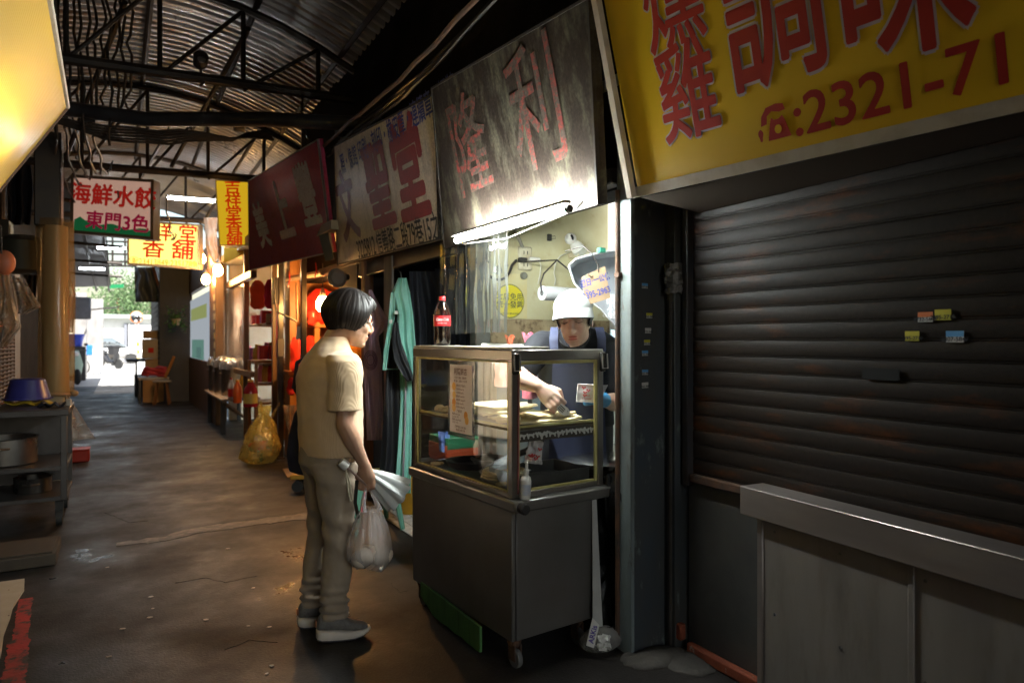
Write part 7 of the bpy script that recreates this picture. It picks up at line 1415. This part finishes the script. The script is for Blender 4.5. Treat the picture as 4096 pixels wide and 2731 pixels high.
b = B(); b.lathe([(.14, 0), (.145, .04), (.18, .06), (.185, .12), (.185, .85), (.15, .97), (.08, 1.02), (.04, 1.03)], 20, c=p); build(b, 'tank', mat('grey_white_tank', (.5, .52, .55), .5), t); b = B(); b.lathe([(.11, 1.0), (.11, 1.14), (.1, 1.15), (.1, 1.01)], 16, c=p, capb=False, capt=False); build(b, 'collar', mat('grey_white_tank', (.5, .52, .55), .5), t); b = B(); b.cyl(p + Vector((0, 0, 1.02)), p + Vector((0, 0, 1.1)), .025, n=8); build(b, 'valve', dsteel, t)
t = thing('bicycle', 'old bicycle with a blue crate parked beside the gas cylinder', 'bicycle', onD(335, 1500, 24)); p = onZ(336, 1500); ex = Vector((C_, -S_, 0))
def wheel(c, r, t):
    b = B(); b.tube([c + ex * (r * math.cos(a)) + Vector((0, 0, r * math.sin(a))) for a in [k * math.pi / 12 for k in range(25)]], .022, 6); w_ = build(b, 'wheel', rubber, t)
    b = B()
    for k in range(8): a = k * math.pi / 8; v_ = ex * (r * math.cos(a)) + Vector((0, 0, r * math.sin(a))); b.tube([c - v_, c + v_], .004, 3)
    build(b, 'spokes', steel, w_, kind='stuff')
w0 = p + Vector((0, 0, .31)) - ex * .1; wheel(w0, .3, t); w1 = w0 - ex * .95 + Vector((0, .3, 0)); wheel(w1, .3, t)
b = B(); bbk = w0 - ex * .45 + Vector((0, .1, -.02)); st_ = w0 - ex * .25 + Vector((0, .05, .45)); b.tube([w0, bbk, st_, w0], .015, 5); b.tube([bbk, w1 + Vector((.05, 0, .45)), st_], .016, 5); b.tube([w1, w1 + Vector((.05, 0, .6))], .015, 5); build(b, 'frame', black, t); b = B(); b.ell(st_ + Vector((0, 0, .08)), .12, .07, .04, 10, 6); build(b, 'saddle', rubber, t)
q = onD(330, 1400, 24.3); b = B(); b.box(q.x - .32, q.x + .3, q.y - .2, q.y + .2, q.z - .18, q.z + .18, .02); build(b, 'blue_crate', mat('blue_crate', (.03, .2, .6), .4, c2=(.02, .12, .4), vs=5), t)
def scooter(label, u, vb, d, bodym, yaw, group=None):
    p = onZ(u, vb); t = thing('motor_scooter', label, 'scooter', (p.x, p.y, 0), yaw, group=group); X = lambda b, n_, m: build(b, n_, m, t, local=True)
    for x in (-.45, .55):
        b = B(); b.lathe([(.12, -.045), (.2, -.05), (.235, -.02), (.235, .02), (.2, .05), (.12, .045)], 18, Matrix.Translation((x, 0, .235)) @ Matrix.Rotation(R(90), 4, 'X')); X(b, 'wheel', rubber)
    b = B(); b.loft([((-.75, 0, .62), (0, .08, 0), (0, 0, .06)), ((-.55, 0, .6), (0, .15, 0), (0, 0, .16)), ((-.15, 0, .52), (0, .16, 0), (0, 0, .22)), ((.05, 0, .35), (0, .14, 0), (0, 0, .1)), ((.35, 0, .32), (0, .14, 0), (0, 0, .06))], 14); X(b, 'body', bodym)
    b = B(); b.loft([((.42, 0, .3), (0, .15, 0), (.04, 0, 0)), ((.46, 0, .6), (0, .19, 0), (.05, 0, 0)), ((.4, 0, .9), (0, .13, 0), (.06, 0, 0)), ((.36, 0, 1.02), (0, .1, 0), (.05, 0, 0))], 12); X(b, 'leg_shield', bodym)
    b = B(); b.loft([((-.7, 0, .72), (0, .1, 0), (0, 0, .04)), ((-.4, 0, .76), (0, .14, 0), (0, 0, .06)), ((-.05, 0, .72), (0, .1, 0), (0, 0, .04))], 12); X(b, 'seat', rubber)
    b = B(); b.tube([(.36, -.32, 1.02), (.38, 0, 1.05), (.36, .32, 1.02)], .018, 6); X(b, 'handlebar', black); b = B(); b.ell((.47, 0, .92), .05, .08, .07, 12, 8); X(b, 'headlight', mat('headlamp', (.7, .7, .7), .15))
    for s in (-1, 1): b = B(); b.ell((.34, .3 * s, 1.2), .02, .06, .045, 10, 6); X(b, 'mirror', black)
    return t
scooter('mint and black scooter parked behind the wrapped pole', 283, 1535, 21, mat('mint_scooter', (.35, .5, .45), .3), R(-70)); scooter('black scooter parked beyond the gas cylinder', 432, 1475, 29, mat('black_scooter', (.02, .02, .022), .3), R(-40)); scooter('dark scooter with a box further along the left wall', 428, 1462, 33, mat('dark_scooter', (.04, .035, .03), .3), R(-60))
for u, v0, v1, d, m, lab in ((300, 1340, 1385, 22.5, mat('blue_bin', (.02, .06, .5), .4), 'blue plastic tub stacked on the left beside the scooter'), (455, 1385, 1418, 30, mat('black_box', (.02, .02, .022), .5), 'black top case on the far parked scooter')):
    a, c = onD(u, v1, d), onD(u, v0, d); t = thing('plastic_tub', lab, 'tub', a); h = c.z - a.z; b = B(); b.lathe([(.2, 0), (.25, h), (.27, h), (.27, h - .03), (.245, h - .03)], 16, c=a); build(b, 'tub', m, t); b = B(); b.lathe([(.27, h), (.28, h + .02), (.2, h + .04)], 16, c=a); build(b, 'lid', m, t)
a = onD(300, 1385, 22.5); b = B(); b.box(a.x - .3, a.x + .3, a.y - .25, a.y + .25, 0, a.z - .001, .02); build(b, 'crate_stack', dkm, label='dark stack of crates carrying the blue tub', cat='crates')
# ---------------------------------------------------------------- the bright street beyond
wht = mat('pale_house_wall', (.6, .6, .58), .8, 0, c2=(.48, .48, .46), vs=1.5); gry = mat('grey_gate', (.16, .17, .2), .5)
t = thing('far_house', 'white house with a grey gate across the bright street', 'house', (1, 46, 0)); b = B(); b.box(-7, 12, 46, 50, 0, 2.6); build(b, 'wall', wht, t)
for k in range(5): b = B(); x = onY(505 + 12 * k, 1350, 45.95).x; b.box(x - .12, x + .12, 45.85, 45.99, 0, 2.3, .01); build(b, 'gate_bar', gry if k % 2 == 0 else wht, t)
b = B(); b.box(-7, 12, 45.6, 50.2, 2.6, 2.8); build(b, 'roof_edge', mat('pale_green_roof', (.4, .5, .45), .6), t); b = B(); x = onY(590, 1350, 45.9).x; b.box(x - 1.0, x + .6, 45.8, 45.98, 0, 2.2, .01); build(b, 'shutter', mat('light_shutter', (.5, .5, .5), .5), t)
t = thing('convex_mirror', 'round convex traffic mirror with orange rim on a striped pole', 'mirror', onZ(550, 1440)); c = onD(546, 1268, 25); 
b = B(); b.lathe([(.22, -.02), (.22, .02), (.19, .03)], 24, Matrix.Translation(c) @ Matrix.Rotation(R(90), 4, 'X') ); build(b, 'rim', mat('orange_rim', (.65, .2, .06), .5), t); b = B(); b.lathe([(.19, .03), (.14, .05), (.07, .065), (.001, .07)], 24, Matrix.Translation(c) @ Matrix.Rotation(R(90), 4, 'X'), capt=False); build(b, 'mirror', mat('mirror_face', (.8, .82, .85), .05, 1), t)
b = B(); b.cyl((c.x + .05, c.y + .05, 0), (c.x + .05, c.y + .05, c.z + .1), .04, n=10); build(b, 'pole', wht, t)
for k in range(3): b = B(); zz = .55 + .28 * k; b.lathe([(.046, zz), (.046, zz + .14)], 10, c=(c.x + .05, c.y + .05, 0)); build(b, 'yellow_band', mat('band_yellow', (.7, .45, .03), .5), t)
t = thing('parked_car', 'white car parked across the bright far street', 'car', onD(425, 1420, 38)); p = onD(425, 1400, 38); Mx = Matrix.Translation((p.x, p.y, 0)); cw = mat('white_car_paint', (.75, .75, .74), .25); 
b = B(); b.loft([((x, 0, z), (0, w_, 0), (0, 0, h)) for x, z, w_, h in ((-1.9, .6, .6, .2), (-1.7, .62, .82, .32), (0, .62, .85, .34), (1.6, .6, .82, .3), (1.95, .55, .6, .18))], 18); b.v = [tuple(Mx @ Vector(v)) for v in b.v]; build(b, 'body', cw, t)
b = B(); b.loft([((x, 0, z), (0, w_, 0), (0, 0, h)) for x, z, w_, h in ((-1.5, .95, .6, .06), (-1.1, 1.15, .68, .28), (.3, 1.18, .68, .3), (.95, .95, .6, .06))], 16); b.v = [tuple(Mx @ Vector(v)) for v in b.v]; build(b, 'cabin', mat('car_glass', (.1, .12, .13), .1), t)
for x in (-1.2, 1.2): b = B(); b.lathe([(.12, -.1), (.3, -.1), (.3, .1), (.12, .1)], 16, Mx @ Matrix.Translation((x, -.75, .3)) @ Matrix.Rotation(R(90), 4, 'X')); build(b, 'wheel', rubber, t)
for k, (u, v, d, s) in enumerate(((470, 1195, 42, 2.6), (515, 1245, 43, 2.0), (405, 1290, 44, 2.2), (600, 1200, 44, 2.6))):
    c = onD(u, v, d); t = thing('street_tree', ('pale green tree above the green sign', 'small pale tree beside the convex mirror', 'leafy tree behind the white car', 'leafy tree behind the dark building')[k], 'tree', (c.x, c.y, 0)); b = B(); b.tube([(c.x, c.y, 0), (c.x + .1, c.y, c.z * .6), (c.x, c.y, c.z)], [.16, .11, .05], 7); build(b, 'trunk', wood, t); b = B()
    for q in range(1400):
        e = Vector((rnd.gauss(0, .42), rnd.gauss(0, .42), rnd.gauss(0, .36))) * s * .8; a = c + e + Vector((0, 0, .3)); f = Vector((rnd.uniform(-1, 1), rnd.uniform(-1, 1), rnd.uniform(-1, 1))).normalized() * .09; g = f.cross(Vector((rnd.random(), rnd.random(), rnd.random()))).normalized() * .05; b.add([a - f, a + g, a + f, a - g], [(0, 1, 2, 3)])
    build(b, 'crown', mat('street_leaf', (.12, .19, .08), .6, c2=(.09, .15, .05), vs=2), t, smooth=0, kind='stuff')
t = thing('person_far', 'x', 'x') if False else None
# ---------------------------------------------------------------- left side: yellow panel, wrapped pole, steel trolley
p1, p2 = onD(270, 427, 3.67), onD(0, 757, 3.52); al_ = Vector((0, -1, 0)); top0, bot0 = p1, p2
t = thing('light_box', 'yellow fluted light-box panel leaning over the lane at the left', 'sign', bot0); ext = (p2 - p1)
bot = p2 + ext * .35; b = B(); Ln = Vector((.03, -2.6, 0)); n_ = (p1 - bot).cross(Ln).normalized()
ylp = mat('yellow_translucent_sheet', (.62, .42, .1), .3, 0, c2=(.5, .36, .1), vs=1.2, wave=('Z', 60, .1), bump=.12, trans=0.)
b.quad_slab(bot, p1, p1 + Ln, bot + Ln, .002); 
def transl(name, c, g):
    m = bpy.data.materials.new(name); m.use_nodes = True; nt = m.node_tree; pr = nt.nodes['Principled BSDF']; pr.inputs['Base Color'].default_value = (*c, 1); pr.inputs['Roughness'].default_value = .28
    tl = nt.nodes.new('ShaderNodeBsdfTranslucent'); tl.inputs['Color'].default_value = (*c, 1); mx = nt.nodes.new('ShaderNodeMixShader'); mx.inputs[0].default_value = g
    nt.links.new(pr.outputs[0], mx.inputs[1]); nt.links.new(tl.outputs[0], mx.inputs[2]); nt.links.new(mx.outputs[0], nt.nodes['Material Output'].inputs['Surface'])
    tc = nt.nodes.new('ShaderNodeTexCoord'); w_ = nt.nodes.new('ShaderNodeTexWave'); w_.bands_direction = 'Z'; w_.inputs['Scale'].default_value = 45; bp = nt.nodes.new('ShaderNodeBump'); bp.inputs['Strength'].default_value = .25; bp.inputs['Distance'].default_value = .01
    nt.links.new(tc.outputs['Object'], w_.inputs['Vector']); nt.links.new(w_.outputs['Fac'], bp.inputs['Height']); nt.links.new(bp.outputs['Normal'], pr.inputs['Normal']); MATS[name] = m; return m
build(b, 'face', transl('yellow_lightbox_sheet', (.78, .6, .15), .5), t, smooth=0)
inward = Vector((-.6, 0, .35)).normalized(); bk_ = inward * .2
b = B(); b.quad_slab(bot + bk_ * 1.01, bot + bk_ * 1.01 + Ln, p1 + bk_ * 1.01 + Ln, p1 + bk_ * 1.01, .01); build(b, 'back_sheet', whiteplastic, t, smooth=0)
for e_ in (p1, bot):
    b = B(); b.quad_slab(e_, e_ + Ln, e_ + Ln + bk_, e_ + bk_, .008); build(b, 'long_cheek', whiteplastic, t, smooth=0)
b = B(); b.quad_slab(bot + Ln, p1 + Ln, p1 + Ln + bk_, bot + Ln + bk_, .012); build(b, 'end_cheek', frame_w, t, smooth=0)
b = B(); b.quad_slab(bot, bot + bk_, p1 + bk_, p1, .012); build(b, 'end_cheek', frame_w, t, smooth=0)
b = B(); b.tube([p1 + Vector((0, .004, 0)), p1 + Ln], .012, 6); build(b, 'edge_trim', frame_w, t); b = B(); b.tube([bot, p1 + Vector((0, .006, 0))], .01, 6); build(b, 'edge_trim', rust, t)
mid = bot * .5 + p1 * .5 + bk_ * .3; b = B(); b.cyl(mid + Vector((0, -.35, -.01)), mid + Vector((0, -1.25, -.01)), .014, n=10); build(b, 'added_tube', glow('added_tube_glow', (.95, .98, 1), 14), t)  # tube added inside the panel to brighten it and the lane
# black duct box and wrapped bamboo pole
t = thing('duct', 'black metal duct box hanging above the wrapped pole', 'duct', onD(190, 900, 6.3)); a, c = onD(140, 905, 6.3), onD(232, 615, 6.3); b = B(); b.box(a.x, c.x + .02, c.y, c.y + .3, a.z, c.z + .2, .01); build(b, 'casing', mat('black_duct', (.035, .035, .04), .4, .3, c2=(.06, .05, .04), vs=4), t); b = B(); b.box(c.x + .021, c.x + .026, c.y, c.y + .3, a.z, c.z + .2, .002); build(b, 'edge_angle', dsteel, t)
p = onD(222, 1500, 6.35); t = thing('wrapped_pole', 'bamboo-coloured pole wrapped in clear plastic beside the steel trolley', 'pole', (p.x, p.y, 0)); zt_ = onD(222, 905, 6.35).z
b = B(); b.tube([(p.x, p.y, .0), (p.x + .005, p.y, .8), (p.x - .005, p.y, zt_ * .7), (p.x, p.y, zt_)], [.11, .108, .105, .1], 18); build(b, 'pole', mat('pale_bamboo', (.52, .43, .29), .7, c2=(.42, .32, .18), vs=3, stretch=(3, 3, .4)), t)
b = B(); b.grid(lambda i, j: (p.x + (.135 + .02 * math.sin(5 * i * 6.28 + j * 3) + .012 * wob(i * 6, j * 5, 1)) * math.cos(i * 6.283), p.y + (.13 + .015 * wob(i * 7, j * 4, 3)) * math.sin(i * 6.283), .86 + (zt_ - .8) * j), 40, 16); build(b, 'plastic_wrap', film('amber_film', (.95, .88, .74), .02, .2, bump=.6, bs=7, fr=.3, haze=.2, hazec=(.7, .5, .25), stretch=(1, 1, .3)), t, smooth=80)
b = B(); b.tube([(p.x + .135 * math.cos(a), p.y + .135 * math.sin(a), .845 + .006 * math.sin(3 * a)) for a in [k * math.pi / 8 for k in range(17)]], .018, 6); b.ell((p.x + .15, p.y - .06, .85), .035, .03, .03, 10, 6); build(b, 'tie_band', card, t)
b = B(); q = Vector((p.x + .06, p.y - .12, 0)); b.grid(lambda i, j: (q.x + .02 + .02 * i + (.22 * i) * (1 - j), q.y - .02 * math.sin(i * 6), .42 + .42 * j), 8, 10, .002); build(b, 'hanging_flap', milky, t, smooth=70)
# clear bags hanging at the left
for k, (e, d, lab) in enumerate((([(1095, 0, 40), (1150, 0, 52), (1230, 0, 66), (1305, 0, 82), (1385, -20, 20)], 5.6, 'large clear plastic bag hanging at the edge of the left stall'), ([(1110, 45, 92), (1160, 60, 118), (1225, 68, 160), (1255, 72, 100)], 5.9, 'clear plastic bag with a pointed corner hanging by the wrapped pole'), ([(1060, 236, 262), (1120, 246, 282), (1180, 250, 302), (1240, 246, 295), (1330, 250, 288)], 6.9, 'grey translucent plastic sheet hanging behind the wrapped pole'))):
    build(cloth(e, d, 2.2, .05, k + 1.), 'hanging_bag', (milky if k < 2 else film('grey_film', (.85, .85, .88), .06, .15, bump=.4, haze=.3, hazec=(.55, .55, .58))), label=lab, cat='bag', smooth=80)
b = B(); b.ell(onD(18, 1050, 5.5), .075, .06, .1, 16, 10); build(b, 'orange_gourd', mat('coral_orange', (.55, .17, .08), .5), label='coral orange rounded ladle bowl hanging at the far left', cat='ladle')
b = B(); b.tube([onD(5, 1015, 5.4), onD(4, 960, 5.4), onD(0, 900, 5.4)], .008, 6); build(b, 'cable', cable, label='black cord with a small plug hanging by the orange ladle', cat='cable')
b = B(); c = onD(90, 1030, 6.6); b.lathe([(.2, 0), (.24, .02), (.22, .3), (.12, .36)], 20, c=(c.x, c.y, c.z - .15)); build(b, 'range_hood', mat('dark_olive_hood', (.05, .05, .035), .5, .3), label='dark rounded hood behind the hanging clear bags', cat='hood')
# slatted grille on the left wall
t = thing('wall_grille', 'brown louvred grille on the left wall behind the trolley', 'grille', (-1.1, 9.2, .6)); lv = mat('brown_louvre', (.13, .085, .05), .6, .1, c2=(.08, .05, .03), vs=8)
b = B(); b.box(-.012, .03, -.6, .6, -.018, .018, .004, Matrix.Rotation(R(25), 4, 'Y')); s0 = build(b, 'louvre', lv, t, local=True); s0.location = (.03, 0, .1)
for k in range(1, 34): c = s0.copy(); col.objects.link(c); c.parent = t; c.location = (.03, 0, .1 + .042 * k)
for y in (-.6, -.3, 0, .3, .6): b = B(); b.box(.025, .06, y - .015, y + .015, .05, 1.55, .003); build(b, 'mullion', rust, t, local=True)
b = B(); b.box(-1.12, -1.06, 9.9, 10.5, .2, 2.3, .005); build(b, 'grey_panel', mat('streaked_grey_panel', (.25, .23, .21), .7, c2=(.14, .12, .1), vs=3, stretch=(1, 1, .3)), label='streaked grey panel beside the louvred grille', cat='panel')
# steel trolley
t = thing('steel_trolley', 'open steel kitchen trolley with shelves of pots on casters', 'trolley', (-.66, 6.25, 0)); tm = mat('trolley_steel', (.1, .095, .095), .4, .6, c2=(.06, .055, .055), vs=4); X0, X1, Y0, Y1 = -1.06, -.32, 5.92, 6.6
for x in (X0 + .02, X1 - .02):
    for y in (Y0 + .02, Y1 - .02): b = B(); b.box(x - .02, x + .02, y - .02, y + .02, .19, .80, .003); build(b, 'leg', tm, t)
b = B(); b.box(X0 - .01, X1 + .012, Y0 - .01, Y1 + .01, .80, .845, .004); build(b, 'top', tm, t)
for z in (.2, .42): b = B(); b.box(X0 + .001, X1 - .001, Y0 + .003, Y1 - .003, z - .015, z + .015, .003); build(b, 'shelf', tm, t)
b = B(); b.box(X0 + .04, X1 - .04, Y1 - .012, Y1 - .006, .22, .8); build(b, 'rear_panel', tm, t)
for x in (X0 + .05, X1 - .05):
    for y in (Y0 + .05, Y1 - .05): b = B(); b.lathe([(.02, -.02), (.055, -.02), (.055, .02), (.02, .02)], 14, Matrix.Translation((x, y, .056)) @ Matrix.Rotation(R(90), 4, 'Y')); b.box(x - .025, x + .025, y - .02, y + .02, .06, .185); build(b, 'caster', rubber, t)
for (x, r, h, z, lab) in ((-.72, .2, .19, .436, 'shiny steel pot on the middle trolley shelf'), (-.55, .12, .1, .216, 'small dark pot on the bottom trolley shelf')):
    tt = thing('cooking_pot', lab, 'pot', (x, 6.2, z)); b = B(); b.lathe([(r * .95, 0), (r, .01), (r, h), (r * 1.05, h + .008), (r * .95, h + .006), (r * .93, .015), (.001, .012)], 24, c=(x, 6.22, z), capt=False); build(b, 'pot_body', dsteel, tt); b = B(); b.tube([(x - .05, 6.22 - r, z + h * .7), (x, 6.18 - r, z + h * .72), (x + .05, 6.22 - r, z + h * .7)], .008, 6); build(b, 'handle', potm, tt)
tt = thing('basin', 'upturned blue plastic basin on the trolley top', 'basin', (-.72, 6.25, .86)); c = onD(112, 1585, 5.35); b = B(); b.lathe([(.155, 0), (.15, .012), (.115, .15), (.1, .16), (.001, .16)], 28, c=(c.x, c.y, .885), capt=False); build(b, 'bowl', mat('blue_basin', (.03, .03, .16), .35, c2=(.04, .04, .22), vs=5), tt)
b = B(); b.lathe([(.15, 0), (.165, .004), (.165, .014), (.15, .014)], 28, c=(c.x, c.y, .882)); build(b, 'rim', mat('blue_basin', (.03, .03, .16), .35), tt)
def rag(label, u0, u1, v, d, m, seed): b = B(); a, c = onD(u0, v, d), onD(u1, v, d); b.grid(lambda i, j: (a.x + (c.x - a.x) * i, a.y + (c.y - a.y) * i - .04 + .14 * j, .852 + .028 * (.5 + wob(i * 4, j * 4, seed)) + .012 * math.sin(i * 17 + seed)), 18, 8, .006); return build(b, 'rag', m, label=label, cat='cloth', smooth=70)
rag('yellow cloth crumpled under the blue basin', 15, 222, 1600, 5.25, mat('yellow_rag', (.5, .34, .02), .8), 1.); rag('dark navy cloth crumpled at the trolley edge', 150, 262, 1612, 5.1, mat('navy_rag', (.02, .022, .035), .8), 4.)
b = B(); c = onD(273, 1617, 5.2); b.box(c.x - .02, c.x + .02, c.y - .03, c.y + .03, .8455, .9, .008); build(b, 'cup', mat('brown_white_cup', (.4, .34, .28), .5), label='small brown-white cup at the corner of the trolley', cat='cup')
# ground things on the left
q = onZ(310, 1850); b = B(); b.box(-.32, -.07, 8.05, 8.25, .0, .12, .012); t = None
a, c = onZ(285, 1851), onZ(358, 1843); b = B(); b.box(a.x - .1, c.x, a.y, a.y + .2, 0, .13, .012); tt = thing('red_box', 'small red plastic box on the ground behind the trolley', 'box', (c.x - .1, a.y + .1, 0)); build(b, 'body', mat('red_orange_box', (.5, .045, .02), .5, c2=(.4, .03, .02), vs=6), tt); b = B(); b.box(a.x - .105, c.x + .005, a.y - .005, a.y + .205, .1305, .142, .004); build(b, 'rim', mat('red_orange_box', (.5, .045, .02), .5), tt)
tt = thing('cardboard_sheet', 'torn pale corrugated cardboard sheet on the ground by the red line', 'cardboard', onZ(30, 2450)); pts = [onZ(-300, 2380), onZ(98, 2325), onZ(96, 2368), onZ(76, 2400), onZ(50, 2440), onZ(40, 2480), onZ(28, 2510), onZ(14, 2550), onZ(8, 2600), onZ(0, 2640), onZ(-300, 2700)]
b = B(); b.prism([(p.x, p.y) for p in pts][::-1], .012, Matrix.Translation((0, 0, .006))); build(b, 'sheet', mat('pale_card', (.5, .42, .31), .8, c2=(.44, .35, .24), vs=9), tt, smooth=0)
for u, v in ((35, 2358), (35, 2460)): p = onZ(u, v, .0185); b = B(); b.lathe([(.004, 0), (.003, .001)], 8, c=p); build(b, 'staple_hole', rust, tt)
b = B(); a = onZ(0, 2290); c = onZ(225, 2262); b.box(a.x - .6, c.x, c.y, c.y + .42, 0.004, .075, .006, None); tt = thing('flat_carton', 'flattened dark cardboard carton on the ground under the trolley', 'carton', (a.x, a.y + .3, 0)); build(b, 'lower_board', mat('dark_card', (.06, .045, .03), .85, c2=(.04, .03, .022), vs=6), tt); b = B(); b.box(a.x - .58, c.x - .02, c.y + .03, c.y + .4, .076, .084, .002); build(b, 'upper_flap', mat('dark_card', (.12, .085, .055), .85), tt)
for k in range(22):      # scraps trodden into the asphalt
    u, v = rnd.uniform(420, 1500), rnd.uniform(2180, 2700)
    if 1180 < u < 1560 and v > 2380: continue
    p = onZ(u, v); s = rnd.uniform(.006, .016); b = B(); b.prism([(p.x + s * (1 + .4 * wob(q, k, 1, 2.3)) * math.cos(q * 1.05), p.y + s * .7 * (1 + .4 * wob(k, q, 4, 2.3)) * math.sin(q * 1.05)) for q in range(6)], .002, Matrix.Translation((0, 0, .003))); build(b, 'paper_scrap', mat('scrap_paper', (.4, .34, .28), .8), label='tiny pale scrap of paper trodden into the asphalt', cat='scrap', group='paper scraps on the asphalt', smooth=0)

# clutter on the left wall above the trolley
t = thing('fuse_box', 'black metal fuse box with conduits on the left wall', 'fuse box', (-1.1, 8.9, 2.2)); b = B(); b.box(-1.12, -.98, 8.75, 9.1, 2.15, 2.6, .01); build(b, 'casing', black, t); b = B(); b.box(-.979, -.972, 8.8, 9.05, 2.2, 2.55, .003); build(b, 'door', mat('dark_grey_door', (.05, .05, .052), .45), t)
for y in (8.85, 8.95, 9.02): b = B(); b.cyl((-1.06, y, 2.6), (-1.06, y, 4.0), .018, n=8); build(b, 'conduit', ironm, t)
for k, (e, d, m_, lab) in enumerate((([(640, 20, 120), (760, 10, 130), (900, 15, 118)], 8.2, dk, 'dark tarpaulin hanging on the left wall behind the duct'), ([(1010, 95, 150), (1100, 92, 152), (1230, 98, 148)], 8.0, mat('dusty_brown_sack', (.12, .09, .065), .85, c2=(.08, .06, .045), vs=5), 'dusty brown sack hanging between clear bags and the wrapped pole'), ([(960, 0, 48), (1010, 0, 55), (1075, 0, 44)], 7.4, mat('dark_plastic_crate', (.03, .032, .036), .5), 'dark folded sheet behind the orange ladle'))):
    build(cloth(e, d, 2.6, .07, k + 7.), 'hanging_sheet', m_, label=lab, cat='sheet', smooth=70)
finish_batch()
